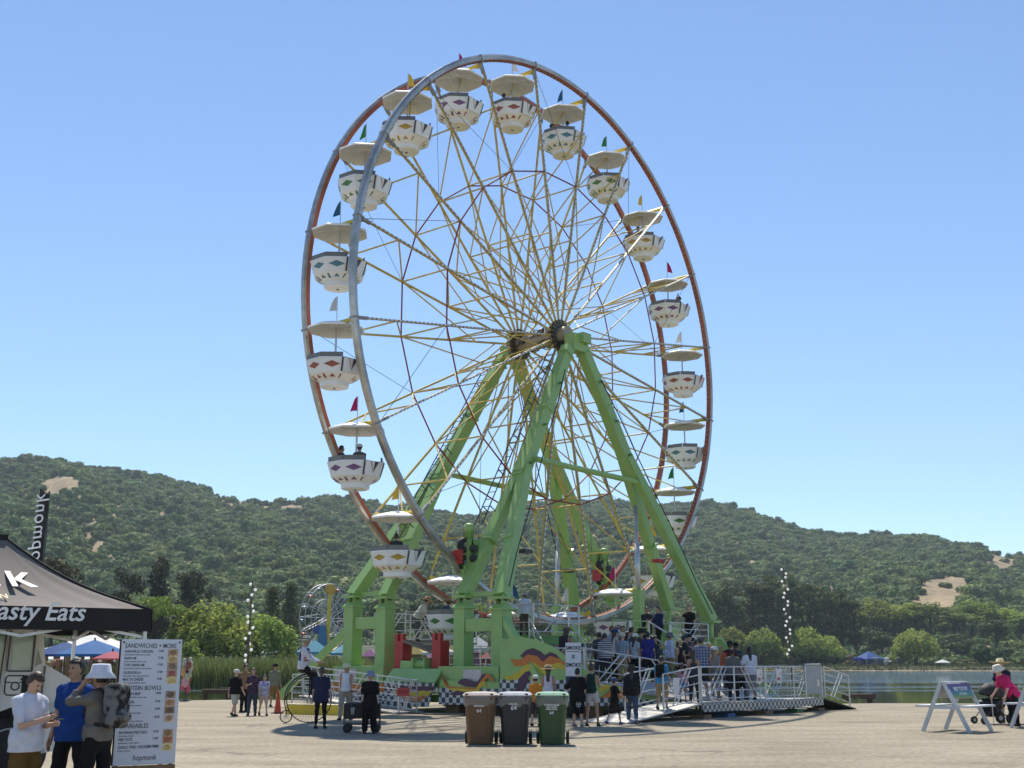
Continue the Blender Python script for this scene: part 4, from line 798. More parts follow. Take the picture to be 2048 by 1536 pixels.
mm = MB(); wbox(mm, -6.9, -6.5, -.7, -.15, 1.42, 1.68); mm.tube([W(-6.7, -.1, 1.55), W(-6.7, .45, 1.55)], .16, 12); wbox(mm, -6.95, -6.4, -.12, -.06, 1.40, 1.78); wbox(mm, -6.95, -6.4, .45, .5, 1.40, 1.78); mm.build('winch', M_green, tr)
mm = MB(); mm.beam(W(-6.4, -1.0, 1.6), W(-6.4, .9, 1.66), .1, .1); mm.build('cradle_bar', M_redp, tr)
for n_ in (-4, -2.6, -1, 1.6, 3.2, 5.2, 7.2): mm = MB(); wbox(mm, -6.7, -6.3, n_-.3, n_+.3, .0, .32); mm.build('cribbing_block', M_timber, tr)
for n_ in (2.3, 4.9):
    for e_ in (-6.1,):
        mm = MB(); mm.lathe([(.2, -.14), (.45, -.13), (.47, 0), (.45, .13), (.2, .14)], 18, W(e_, n_, .47), Matrix.Rotation(WA, 3, 'Z') @ Matrix.Rotation(math.pi/2, 3, 'Y')); mm.build('trailer_wheel', M_blk, tr, True)
# feet of the right legs
for f, i in ((near_f[2], 0), (near_f[3], 1), (far_f[2], 2), (far_f[3], 3)):
    e_, n_ = EN(f); mm = MB(); wbox(mm, e_-.28, e_+.28, n_-.28, n_+.28, .5, f.z-.75); wbox(mm, e_-.36, e_+.36, n_-.36, n_+.36, f.z-.75, f.z-.68); mm.tube([W(e_, n_, f.z-.68), W(e_, n_, f.z+.0)], .1, 8); mm.build('leg_pedestal', M_green, tr)
e_, n_ = EN(near_f[3]); mm = MB(); mm.beam(W(e_+.1, n_+.2, near_f[3].z-.7), W(e_+.9, n_+2.4, .2), .16, .2); mm.build('outrigger', M_green, tr)

# loading decks
def slab(nm, poly, z0, z1, m_, par):                     # poly in (E, N)
    k = len(poly); zz = z1 if isinstance(z1, (list, tuple)) else [z1]*k; mm = MB(); a = sum(poly[i][0]*poly[(i+1) % k][1]-poly[(i+1) % k][0]*poly[i][1] for i in range(k))
    mm.add([W(E, N_, z-z0) for (E, N_), z in zip(poly, zz)]+[W(E, N_, z) for (E, N_), z in zip(poly, zz)], [tuple(range(k)), tuple(range(2*k-1, k-1, -1))]+[(i, (i+1) % k, k+(i+1) % k, k+i) for i in range(k)]); return mm.build(nm, m_, par)
dk = empty('loading_deck', W(-2, 0, 0), 'raised steel loading deck with stairs under the wheel', 'platform')
slab('deck_plate', [(-6.0, -3.0), (-2.2, -3.0), (-2.2, -1.35), (-6.0, -1.35)], .08, 2.35, M_deck, dk); slab('deck_plate', [(-4.6, 1.35), (5.2, 1.35), (5.2, 4.4), (-4.6, 4.4)], .08, 2.05, M_deck, dk); slab('deck_plate', [(-5.6, -1.3), (5, -1.3), (5, 1.3), (-5.6, 1.3)], .08, 1.12, M_deck, dk)
slab('deck_plate', [(-4.2, 1.4), (-1.6, 1.4), (-1.6, 3.0), (-4.2, 3.0)], .3, 2.55, M_green2, dk)
for e_, n_, z_ in ((-5.8, -2.8, 2.3), (-2.4, -2.8, 2.3), (-4.4, 4.2, 2.0), (0, 4.2, 2.0), (5, 4.2, 2.0), (5, 1.5, 2.0)): mm = MB(); mm.beam(W(e_, n_, .0), W(e_, n_, z_), .12, .12, We); mm.build('deck_leg', M_green2, dk)
def stair(Ea, Na, za, Eb, Nb, zb, w, nst):
    a, b = W(Ea, Na, za), W(Eb, Nb, zb); d = (b-a); d.z = 0; sd_ = d.normalized().cross(Z)*w/2
    for i in range(nst): p = a.lerp(b, (i+.5)/nst); mm = MB(); mm.frame(p, d/nst/2*1.1, sd_, Z*.02); mm.build('stair_tread', M_deck, dk)
    for s in (-1, 1): mm = MB(); mm.beam(a+sd_*s, b+sd_*s, .05, .22); mm.build('stair_stringer', M_green2, dk)
stair(-4.7, 4.0, 2.05, -5.9, 5.6, 1.1, 1.3, 6); stair(1.6, 4.4, 2.05, 1.2, 6.6, 1.0, 1.4, 6)
# queue landing and ramps
qd = empty('queue_platform', W(-2, 7, 0), 'raised queue landing and walkway with checkered edge where people line up', 'platform')
slab('landing', [(-7.05, 4.5), (-7.05, 7.35), (-3.4, 7.5), (1.8, 7.5), (1.8, 4.5)], .06, 1.0, M_deck, qd); slab('sloped_walk', [(-7.05, 7.36), (-3.4, 7.51), (1.8, 7.51), (1.8, 8.95), (-3.4, 8.95), (-7.05, 7.80)], .06, [1.0, 1.0, 1.0, .44, .44, .98], M_deck, qd)
slab('walkway', [(-5.2, 8.96), (2.7, 8.96), (2.7, 10.3), (-5.2, 10.3)], .05, .44, M_deck, qd); slab('entry_ramp', [(-9.1, 8.8), (-5.21, 8.8), (-5.21, 10.3), (-9.1, 10.3)], .04, [.03, .44, .44, .03], mat('pale ramp plate', (.48, .47, .44), .5, .2, .15, 2, bump=.3), qd)
slab('exit_ramp', [(2.71, 8.96), (4.7, 9.1), (4.7, 10.6), (2.71, 10.3)], .04, [.44, .03, .03, .44], mat('dark ramp plate', (.09, .10, .06), .7, 0, .3), qd)
for i in range(4): mm = MB(); E0 = -5.2+i*1.975; wbox(mm, E0+.006, E0+1.969, 10.302, 10.33, .19, .43); mm.build('edge_panel', M_chk2, qd)
for i, e_ in enumerate((-5.0, -3.6, -1.2, .9, 2.5)):
    mm = MB(); mm.tube([W(e_, 10.1, .1), W(e_, 10.1, .4)], .035, 8); lg = mm.build('jack_leg', M_dkm, qd); mm = MB(); wbox(mm, e_-.22, e_+.22, 9.9, 10.35, 0, .11); mm.build('foot_block', mat('blue block', (.02, .08, .22), .6) if i == 1 else (mat('green block', (.03, .16, .05), .6) if i == 3 else M_timber), lg)
    mm = MB(); mm.tube([W(e_, 9.1, 0), W(e_, 9.1, .4)], .035, 8); mm.build('jack_leg', M_dkm, qd)
for e_ in (-6, -3, 0, 1.6): mm = MB(); mm.beam(W(e_, 7.2, 0), W(e_, 7.2, .95), .1, .1, We); mm.build('jack_leg', M_green2, qd)

RAILN = [0]
def railing(P0, P1, label, h=1.05, bars=5, h0=.12, posts_=None, diag=True, mat_=None, group='aluminium railings around the ride', r=.022):
    m_ = mat_ or M_alu; o = empty('railing', P0, label, 'railing', group); n = posts_ or max(1, round((P1-P0).length/1.9))
    for i in range(n+1): p = P0.lerp(P1, i/n); mm = MB(); mm.tube([p, p+Z*h], r*1.25, 8); mm.build('rail_post', m_, o)
    for b in range(bars): z = h0+(h-h0)*b/(bars-1); mm = MB(); mm.tube([P0+Z*z, P1+Z*z], r if b == bars-1 else r*.72, 6); mm.build('rail_bar', m_, o)
    if diag:
        for i in range(n):
            a, b = P0.lerp(P1, i/n), P0.lerp(P1, (i+1)/n); s = .28 if i % 2 else .72
            for ds in (-.06, .06): mm = MB(); mm.tube([a.lerp(b, s+ds)+Z*h, a.lerp(b, (1-s)*.9+.05+ds)+Z*h0], r*.9, 6); mm.build('rail_brace', m_, o)
    return o
railing(W(-7.2, 10.25, .24), W(-5.25, 10.25, .44), 'sloping railing on the near side of the entry ramp with a paper notice'); railing(W(-5.15, 10.25, .44), W(-1.25, 10.25, .44), 'near railing of the walkway right of the entry ramp, in front of the plaid-shirted man')
railing(W(-1.2, 10.25, .44), W(2.65, 10.25, .44), 'near railing of the walkway on the right, carrying two paper sheets'); railing(W(-3.3, 9.0, .44), W(2.65, 9.0, .44), 'back railing of the walkway behind the white-shirted woman')
railing(W(2.8, 9.05, .44), W(4.3, 9.15, .12), 'far sloping railing of the short ramp at the right end'); railing(W(2.8, 10.35, .44), W(4.3, 10.55, .12), 'near sloping railing of the short ramp at the right end')
railing(W(-7.0, 7.3, 1.0), W(-3.4, 8.9, .46), 'long sloping railing in front of the queue, behind the blue-shirted backpacker', bars=4); railing(W(-7.05, 4.6, 1.0), W(-7.05, 7.2, 1.0), 'railing above the curved flame panel beside the smoke sign', bars=4)
railing(W(-7.1, 8.85, .24), W(-5.3, 8.85, .42), 'short sloping railing on the far side of the entry ramp', bars=4)
railing(W(-4.2, 3.05, 2.55), W(-1.6, 3.05, 2.55), 'railing in front of the white-shirted attendant on the loading deck', bars=4); railing(W(-4.2, 1.5, 2.55), W(-4.2, 3.0, 2.55), 'side railing left of the white-shirted attendant', bars=4)
railing(W(-4.75, 3.3, 2.05), W(-5.95, 4.95, 1.1), 'left railing of the stairs down from the loading deck', bars=4, diag=True); railing(W(-4.1, 4.5, 2.05), W(-5.3, 6.1, 1.1), 'right railing of the stairs down from the loading deck', bars=4)
railing(W(.9, 4.4, 2.05), W(.5, 6.6, 1.0), 'left railing of the entry stairs under the near right leg', bars=3, diag=False, r=.03); railing(W(2.3, 4.4, 2.05), W(1.9, 6.6, 1.0), 'right railing of the entry stairs under the near right leg', bars=3, diag=False, r=.03)
railing(W(2.4, 4.4, 2.05), W(5.1, 4.4, 2.05), 'railing in front of the pointing woman on the upper deck', bars=5); railing(W(-1.4, 4.4, 2.05), W(.8, 4.4, 2.05), 'green railing behind the queue below the wheel', bars=5, mat_=M_green, diag=False)
railing(W(-6.0, -1.4, 2.35), W(-2.2, -1.4, 2.35), 'railing behind the bending operator on the left deck', bars=4); railing(W(-6.0, -3.0, 2.35), W(-2.3, -3.0, 2.35), 'far railing of the left loading deck', bars=4); railing(W(3.0, -1.35, 1.2), W(5, 1.3, 1.2), 'low railing at the back of the centre deck', bars=4); railing(W(4.9, -2, 1.2), W(-2, -3.2, 1.2), 'low railing along the far side of the centre deck', bars=5)
# exit side on the left
slab('exit_walk', [(-8.7, -3.9), (-7.35, -3.9), (-7.35, .9), (-8.7, .9)], .05, [.5, .5, .05, .05], M_deck, dk)
railing(G(833, 1427), W(-8.75, -3.6, .45), 'sloping exit railing carrying the exit sign', bars=6); railing(G(797, 1427), G(833, 1427), 'narrow exit gate railing beside the apron panel', bars=4); railing(G(690, 1421), G(640, 1419), 'exit railing behind the woman in the white tank top', bars=6, h=1.2); railing(G(636, 1419), G(583, 1417), 'railing behind the high-wheel bicycle', bars=6, h=1.2)
yb = empty('floor_beam', G(634, 1429), 'long yellow painted floor beam behind the high-wheel bicycle', 'beam'); a, b = G(578, 1428), G(700, 1431); mm = MB(); mm.beam(a+Z*.15, b+Z*.15, .3, .30); mm.build('beam_side', M_yel2, yb); mm = MB(); mm.beam(a+Z*.312, b+Z*.312, .32, .02); mm.build('beam_top', mat('worn pale yellow top', (.72, .66, .42), .6, var=.2), yb)

# signs
def board(nm, label, cat, P, w, h, rz, mats, thick=.03, legs=True, z0=None):
    o = empty(nm, P, label, cat, rz=rz); mm = MB(); mm.box((0, 0, h/2), (w, thick, h)); b_ = mm.build('panel', mats, o, world=False); return o, b_
M_wb = mat('white sign board', (.62, .65, .70), .5, var=.05); M_ink = mat('black lettering', (.015, .015, .02), .6); M_navy = mat('navy sign panel', (.015, .02, .11), .5); M_wink = mat('white lettering', (.78, .78, .78), .6)
P = D(1147, 1352, 36.6); rz = .12; o, b_ = board('smoke_sign', 'white sign on a post reading SMOKE IS SMOKE above a navy panel', 'sign', P, .47, .98, rz, M_wb)
mm = MB(); mm.box((0, 0, -.19), (.47, .028, .36)); mm.build('lower_panel', M_navy, o, world=False); mm = MB(); mm.box((0, .04, (.9-P.z)/2), (.06, .04, P.z+.9)); mm.build('post', M_alu, o, world=False)
def btext(par, txt, size, x, z, m_, sx=1.0, y=-.02, name='lettering', shear=0): return text_mesh(txt, size, frameM((x, y, z), Vector((1, 0, 0)), Z), name, m_, par, sx=sx, shear=shear, ext=.001, offset=.004, world=False)
btext(b_, 'SMOKE', .155, 0, .82, M_ink, .9); btext(b_, 'IS', .15, 0, .56, M_ink, .9); btext(b_, 'SMOKE', .155, 0, .32, M_ink, .9); mm = MB(); mm.box((0, -.0165, .715), (.40, .001, .018)); mm.build('underline', M_ink, b_, world=False); btext(b_, 'ALL AREAS', .05, 0, -.12, M_wink); btext(b_, 'SMOKE FREE', .05, 0, -.22, M_wink)
P = G(806, 1427); o, b_ = board('exit_sign', 'small red EXIT sign on the sloping exit railing', 'sign', P+Z*.55-Vector((0, .06, 0)), .42, .26, .1, mat('pale red sign', (.42, .06, .05), .5)); btext(b_, 'EXIT', .16, 0, .13, M_redp if False else mat('deep red lettering', (.30, .005, .01), .5))
for u, n_, z_, lab in ((1350, 10.3, .75, 'small white paper notice on the entry ramp railing'), (1517, 10.3, .98, 'paper sheet with red print on the walkway railing, left of two'), (1556, 10.3, .98, 'paper sheet with red print on the walkway railing, right of two')):
    d = ray(u, 1350); q = NPLANE(u, 1355, n_); q.z = z_; o = empty('paper_notice', q, lab, 'notice', rz=WA); mm = MB(); mm.add([(-.16, -.035, -.02), (.16, -.03, 0), (.16, -.05, .44), (-.16, -.03, .44), (-.16, -.031, -.02), (.16, -.026, 0), (.16, -.046, .44), (-.16, -.026, .44)], [(0, 1, 2, 3), (7, 6, 5, 4), (0, 4, 5, 1), (1, 5, 6, 2), (2, 6, 7, 3), (3, 7, 4, 0)]); s_ = mm.build('sheet', mat('paper', (.72, .70, .70), .7), o, world=False)
    if u > 1400: mm = MB(); mm.box((-.03, -.052, .12), (.16, .002, .10)); mm.box((.04, -.052, .28), (.05, .002, .05)); mm.build('print', mat('red print', (.5, .12, .12), .7), s_, world=False)
o = empty('gate_panel', W(2.0, 10.36, .44), 'grey mesh gate panel in a rounded frame at the end of the walkway', 'gate', rz=WA); mm = MB(); mm.tube([(-.62, 0, 0), (-.62, 0, 1.02), (-.56, 0, 1.12), (.5, 0, 1.12), (.58, 0, 1.02), (.58, 0, 0)], .025, 8); mm.build('frame', M_alu, o, world=False); mm = MB(); mm.box((-.02, 0, .62), (1.14, .012, .92)); mm.build('infill_panel', mat('grey mesh infill', (.33, .36, .38), .6, .2), o, world=False); mm = MB(); mm.box((.3, -.01, .5), (.16, .004, .22)); mm.build('tag', mat('cream tag', (.7, .66, .5), .6), o, world=False)

# ================================================================== PEOPLE (one continuous body surface each; clothes and hair are children)
def surfnet(fn, lo, hi, h):
    lo = np.array(lo, np.float32)-2*h; hi = np.array(hi, np.float32)+2*h; n = np.ceil((hi-lo)/h).astype(int)+1
    ax = [lo[i]+h*np.arange(n[i], dtype=np.float32) for i in range(3)]; X, Y, Zz = np.meshgrid(*ax, indexing='ij'); Vf = fn(X, Y, Zz); S = Vf < 0
    c = np.zeros(tuple(n-1), np.int32)
    for a in (0, 1):
        for b in (0, 1):
            for d in (0, 1): c += S[a:n[0]-1+a, b:n[1]-1+b, d:n[2]-1+d]
    act = (c > 0) & (c < 8); I = np.argwhere(act)
    if len(I) == 0: return np.zeros((0, 3)), np.zeros((0, 4), int)
    idx = np.full(tuple(n-1), -1, np.int32); idx[act] = np.arange(len(I)); acc = np.zeros((len(I), 3), np.float32); cnt = np.zeros(len(I), np.float32)
    cr = [(a, b, d) for a in (0, 1) for b in (0, 1) for d in (0, 1)]
    for p in cr:
        for ax_ in range(3):
            if p[ax_]: continue
            q = list(p); q[ax_] = 1; v0 = Vf[I[:, 0]+p[0], I[:, 1]+p[1], I[:, 2]+p[2]]; v1 = Vf[I[:, 0]+q[0], I[:, 1]+q[1], I[:, 2]+q[2]]; mk = (v0 < 0) != (v1 < 0)
            t = np.where(mk, v0/np.where(mk, v0-v1, 1), 0); pt = np.tile(np.array(p, np.float32), (len(I), 1)); pt[:, ax_] = t; acc += pt*mk[:, None]; cnt += mk
    Vv = lo+h*(I+acc/cnt[:, None]); Q = []
    for ax_ in range(3):
        o1, o2 = [(1, 2), (2, 0), (0, 1)][ax_]; sl0 = [slice(1, n[i]-1) for i in range(3)]; sl0[ax_] = slice(0, n[ax_]-1); sl1 = list(sl0); sl1[ax_] = slice(1, n[ax_]); a, b = S[tuple(sl0)], S[tuple(sl1)]
        for flip, mk in ((0, a & ~b), (1, ~a & b)):
            E_ = np.argwhere(mk)
            if len(E_) == 0: continue
            off = np.ones(3, int); off[ax_] = 0; E_ = E_+off; d1 = np.zeros(3, int); d1[o1] = -1; d2 = np.zeros(3, int); d2[o2] = -1
            q = [E_, E_+d1, E_+d1+d2, E_+d2]; q = np.stack([idx[k[:, 0], k[:, 1], k[:, 2]] for k in q], 1); Q.append(q[:, ::-1] if flip else q)
    return Vv, np.concatenate(Q)
def cone(X, Y, Zz, a, b, r0, r1):
    ab = [b[i]-a[i] for i in range(3)]; L2 = max(1e-8, sum(t*t for t in ab)); t = np.clip(((X-a[0])*ab[0]+(Y-a[1])*ab[1]+(Zz-a[2])*ab[2])/L2, 0, 1)
    return np.sqrt((X-a[0]-t*ab[0])**2+(Y-a[1]-t*ab[1])**2+(Zz-a[2]-t*ab[2])**2)-(r0+(r1-r0)*t)
def ell(X, Y, Zz, c, r, M):                              # ellipsoid in the frame M (columns = axes)
    dx, dy, dz = X-c[0], Y-c[1], Zz-c[2]; p = [(M[0][i]*dx+M[1][i]*dy+M[2][i]*dz)/r[i] for i in range(3)]; k = np.sqrt(p[0]**2+p[1]**2+p[2]**2); return (k-1)*min(r)
def smin(a, b, k): h_ = np.clip(.5+.5*(b-a)/k, 0, 1); return b*(1-h_)+a*h_-k*h_*(1-h_)
def rotx(a): return Matrix.Rotation(a, 3, 'X')
def rotz_(a): return Matrix.Rotation(a, 3, 'Z')
def skeleton(p):
    """p: pose dict; local frame: x right of the body, y forward, z up; height about 1.75 at scale 1"""
    J = {}; lean = R(p.get('lean', 0)); B = rotx(-lean); sit = p.get('sit', 0); hipz = .93 if not sit else sit
    hz = hipz; J['pel'] = Vector((0, 0, hz)); J['wai'] = J['pel']+B @ Vector((0, 0, .14)); J['che'] = J['pel']+B @ Vector((0, .01, .33)); J['nek'] = J['pel']+B @ Vector((0, 0, .53)); HB = B @ rotx(R(-p.get('nod', 0))+lean*.55) @ rotz_(R(p.get('turn', 0)))
    J['hed'] = J['nek']+B @ Vector((0, .01, .07))+HB @ Vector((0, .012, .085)); J['HB'] = HB; J['B'] = B
    for s, k in ((-1, 'l'), (1, 'r')):
        J['sh'+k] = J['pel']+B @ Vector((s*.172, 0, .437)); ar = p.get('arm'+k, (5, 8, 10)); pitch, abd, flex = [R(v) for v in ar[:3]]; tw = R(ar[3]) if len(ar) > 3 else 0
        M = B @ Matrix.Rotation(s*abd*-1, 3, 'Y') @ rotx(pitch); up = M @ Vector((0, 0, -1)); J['el'+k] = J['sh'+k]+up*.285
        M2 = M @ Matrix.Rotation(s*tw, 3, 'Z') @ rotx(flex); fo = M2 @ Vector((0, 0, -1)); J['wr'+k] = J['el'+k]+fo*.245; J['hd'+k] = J['wr'+k]+fo*.085; J['HM'+k] = M2
        lg = p.get('leg'+k, (0, 0, 3)); hp, kn, sp_ = [R(v) for v in lg[:3]]; J['hi'+k] = Vector((s*.088, 0, hz-.02)); Ml = Matrix.Rotation(-s*sp_, 3, 'Y') @ rotx(hp); th = Ml @ Vector((0, 0, -1)); J['kn'+k] = J['hi'+k]+th*.425
        sh = Ml @ rotx(-kn) @ Vector((0, 0, -1)); J['an'+k] = J['kn'+k]+sh*.40; J['FM'+k] = rotx(0)
    lo_ = min(J['anl'].z, J['anr'].z)
    if not sit:
        d = .085-lo_
        for k, v in J.items():
            if isinstance(v, Vector): v.z += d
    return J
def body_sdf(J, p, fat):
    b = p.get('bulk', 1.0); B = J['B']; HB = J['HB']; I3 = [list(r) for r in B]; H3 = [list(r) for r in HB]
    def torso(X, Y, Zz, g=0.0):
        d = ell(X, Y, Zz, J['pel'], (.165*b+g, .115*b+g, .15+g), I3); d = smin(d, ell(X, Y, Zz, J['wai'], (.138*b+g, .10*b+g, .19+g), I3), .06); d = smin(d, ell(X, Y, Zz, J['che'], (.165*b+g, .115*b+g, .20+g), I3), .06)
        nb = J['pel']+B @ Vector((0, 0, .495)); d = smin(d, cone(X, Y, Zz, nb, J['shl'], .05*b+g*.7, .048*b+g), .05); return smin(d, cone(X, Y, Zz, nb, J['shr'], .05*b+g*.7, .048*b+g), .05)
    return torso
def person_meshes(p, h):
    J = skeleton(p); b = p.get('bulk', 1.0); torso = body_sdf(J, p, b); HB = [list(r) for r in J['HB']]; HBm = J['HB']; lim = .5+.5*b
    fem = p.get('fem', 0)
    def arm(X, Y, Zz, k, g=0, t0=0, t1=2.0):
        sh, el, wr = J['sh'+k], J['el'+k], J['wr'+k]; d = None
        if t1 > 0: e1 = sh.lerp(el, min(1, t1)); d = cone(X, Y, Zz, sh, e1, .05*lim+g, (.05-.012*min(1, t1))*lim+g)
        if t1 > 1: e2 = el.lerp(wr, t1-1); d = smin(d, cone(X, Y, Zz, el, e2, .037*lim+g, .027*lim+g), .02)
        return d
    def leg(X, Y, Zz, k, g=0, t1=2.0, flare=0.0):
        hi, kn, an = J['hi'+k], J['kn'+k], J['an'+k]; e1 = hi.lerp(kn, min(1, t1)); d = cone(X, Y, Zz, hi, e1, .088*lim+g, (.088-.032*min(1, t1))*lim+g+flare*min(1, t1))
        if t1 > 1: e2 = kn.lerp(an, t1-1); d = smin(d, cone(X, Y, Zz, kn, e2, .053*lim+g+flare, .036*lim+g+flare), .03)
        return d
    hd, nk, che = J['hed'], J['nek'], J['che']; Fv = HBm @ Vector((0, 1, 0)); Uv = HBm @ Vector((0, 0, 1)); Rv = HBm @ Vector((1, 0, 0))
    def f_body(X, Y, Zz):
        d = torso(X, Y, Zz)
        for k in 'lr':
            d = smin(d, arm(X, Y, Zz, k), .035); d = smin(d, leg(X, Y, Zz, k), .045); d = smin(d, cone(X, Y, Zz, J['wr'+k], J['hd'+k], .027, .033), .02)
        d = smin(d, cone(X, Y, Zz, che+(nk-che)*.8, hd-Uv*.04, .055, .05), .03)
        hh = ell(X, Y, Zz, hd, (.074, .094, .115), HB); hh = smin(hh, cone(X, Y, Zz, hd-Uv*.06+Fv*.035, hd-Uv*.085+Fv*.05, .048, .036), .03)
        hh = smin(hh, cone(X, Y, Zz, hd+Fv*.085+Uv*.012, hd+Fv*.112-Uv*.022, .011, .016), .014)
        for s in (-1, 1): hh = smin(hh, cone(X, Y, Zz, hd+Rv*s*.073+Uv*.015, hd+Rv*s*.076-Uv*.02, .018, .014), .012)
        return smin(d, hh, .02)
    pts = [J[k] for k in J if isinstance(J[k], Vector)]; lo = [min(v[i] for v in pts)-.16*b for i in range(3)]; hi_ = [max(v[i] for v in pts)+.16*b for i in range(3)]; lo[2] = min(v.z for v in pts)-.05; hi_[2] += .03
    out = {'body': surfnet(f_body, lo, hi_, h), 'J': J}
    g = p.get('loose', .02); sl = p.get('sleeve', .6); hem = p.get('hem', -.10); B = J['B']; Bu = B @ Vector((0, 0, 1))
    def f_shirt(X, Y, Zz):
        d = torso(X, Y, Zz, g)
        cx_ = (X-J['pel'].x); fy_ = (Y-J['pel'].y)*B[1][1]+(Zz-J['pel'].z)*B[2][1]; hz = (X-J['pel'].x)*Bu.x+(Y-J['pel'].y)*Bu.y+(Zz-J['pel'].z)*Bu.z; ra, rb = .203*b+g*.7, .142*b+g*.7
        cyl = (np.sqrt((cx_/ra)**2+(fy_/rb)**2)-1)*rb; cyl = np.maximum(cyl, np.abs(hz-(hem+.12)/2)-(.12-hem)/2-.01); d = smin(d, cyl, .03)
        if p.get('over'): d = smin(d, ell(X, Y, Zz, J['pel']+Vector((0, 0, -.02)), (.185*b+g*.6, .14*b+g*.6, .2), [list(r) for r in B]), .06)
        if sl > 0:
            for k in 'lr': d = smin(d, arm(X, Y, Zz, k, g*.9, 0, sl), .03)
        hz = (X-J['pel'].x)*Bu.x+(Y-J['pel'].y)*Bu.y+(Zz-J['pel'].z)*Bu.z
        wr = .004*np.sin(hz*38+X*22)+.003*np.sin(X*47+Y*31+hz*15)
        d = np.maximum(d+wr*(1 if g > .012 else .3), hem-hz); top = .545 if sl > 0 else .53
        if sl <= 0: d = np.maximum(d, np.abs(X-J['pel'].x)-.135*b-.10*np.clip(.36-hz, 0, 1))
        if p.get('strapless'): top = .38
        return np.maximum(d, hz-top)
    if p.get('top', 1): out['shirt'] = surfnet(f_shirt, [lo[0]-g, lo[1]-g, lo[2]+.05], [hi_[0]+g, hi_[1]+g, hi_[2]], h)
    ln = p.get('pant', 1.92); pg = p.get('pg', .018); fl = p.get('flare', .008)
    def f_pant(X, Y, Zz):
        d = ell(X, Y, Zz, J['pel'], (.165*b+pg, .118*b+pg, .15+pg), [list(r) for r in B])
        for k in 'lr': d = smin(d, leg(X, Y, Zz, k, pg, ln, fl), .04)
        hz = (X-J['pel'].x)*Bu.x+(Y-J['pel'].y)*Bu.y+(Zz-J['pel'].z)*Bu.z
        return np.maximum(d+.005*np.sin(Zz*30+X*20), hz-.10)
    def f_skirt(X, Y, Zz):
        zb = J['pel'].z-p['skirt']; t = np.clip((J['pel'].z+.08-Zz)/(p['skirt']+.08), 0, 1); wr = 1+.06*np.sin(np.arctan2(Y, X)*9); d = np.sqrt(((X-J['pel'].x)/1.25)**2+(Y-J['pel'].y)**2)-(.13*b+.13*t)*wr; return np.maximum(np.maximum(d, zb-Zz), Zz-J['pel'].z-.09)
    if p.get('skirt'): out['trousers'] = surfnet(f_skirt, [-.42, -.42, J['pel'].z-p['skirt']], [.42, .42, J['pel'].z+.12], h)
    else: out['trousers'] = surfnet(f_pant, [lo[0], lo[1], lo[2]], [hi_[0], hi_[1], J['pel'].z+.16], h)
    hs = p.get('hair', 'short'); hg = .016
    def f_hair(X, Y, Zz):
        f = (X-hd.x)*Fv.x+(Y-hd.y)*Fv.y+(Zz-hd.z)*Fv.z; u = (X-hd.x)*Uv.x+(Y-hd.y)*Uv.y+(Zz-hd.z)*Uv.z
        d = ell(X, Y, Zz, hd+Uv*.012-Fv*.006, (.074+hg, .094+hg, .112+hg), HB)+.005*np.sin(X*90+Zz*60)*np.sin(Y*80)
        sd_ = np.abs((X-hd.x)*Rv.x+(Y-hd.y)*Rv.y+(Zz-hd.z)*Rv.z)
        d = np.maximum(d, np.minimum(f-.035+.25*sd_, .062-u+.15*sd_)); d = np.maximum(d, -u-(.065 if hs != 'long' else .11)); d = np.maximum(d, np.minimum(f+.005, -.012-u))
        if hs == 'long': d = smin(d, cone(X, Y, Zz, hd-Fv*.05, nk-Fv*.075-Z*.16, .075, .06), .03)
        if hs == 'pony': d = smin(d, cone(X, Y, Zz, hd-Fv*.11+Uv*.03, hd-Fv*.135-Uv*.2, .035, .02), .02)
        if hs == 'bun': d = smin(d, cone(X, Y, Zz, hd-Fv*.06+Uv*.11, hd-Fv*.075+Uv*.13, .045, .045), .02)
        return d
    if hs != 'none': out['hair'] = surfnet(f_hair, [hd.x-.2, hd.y-.22, hd.z-.36], [hd.x+.2, hd.y+.2, hd.z+.22], max(.012, h*.7))
    return out
SKIN = {'fair': (.52, .33, .24), 'tan': (.40, .24, .16), 'brown': (.22, .125, .08), 'dark': (.10, .055, .035)}
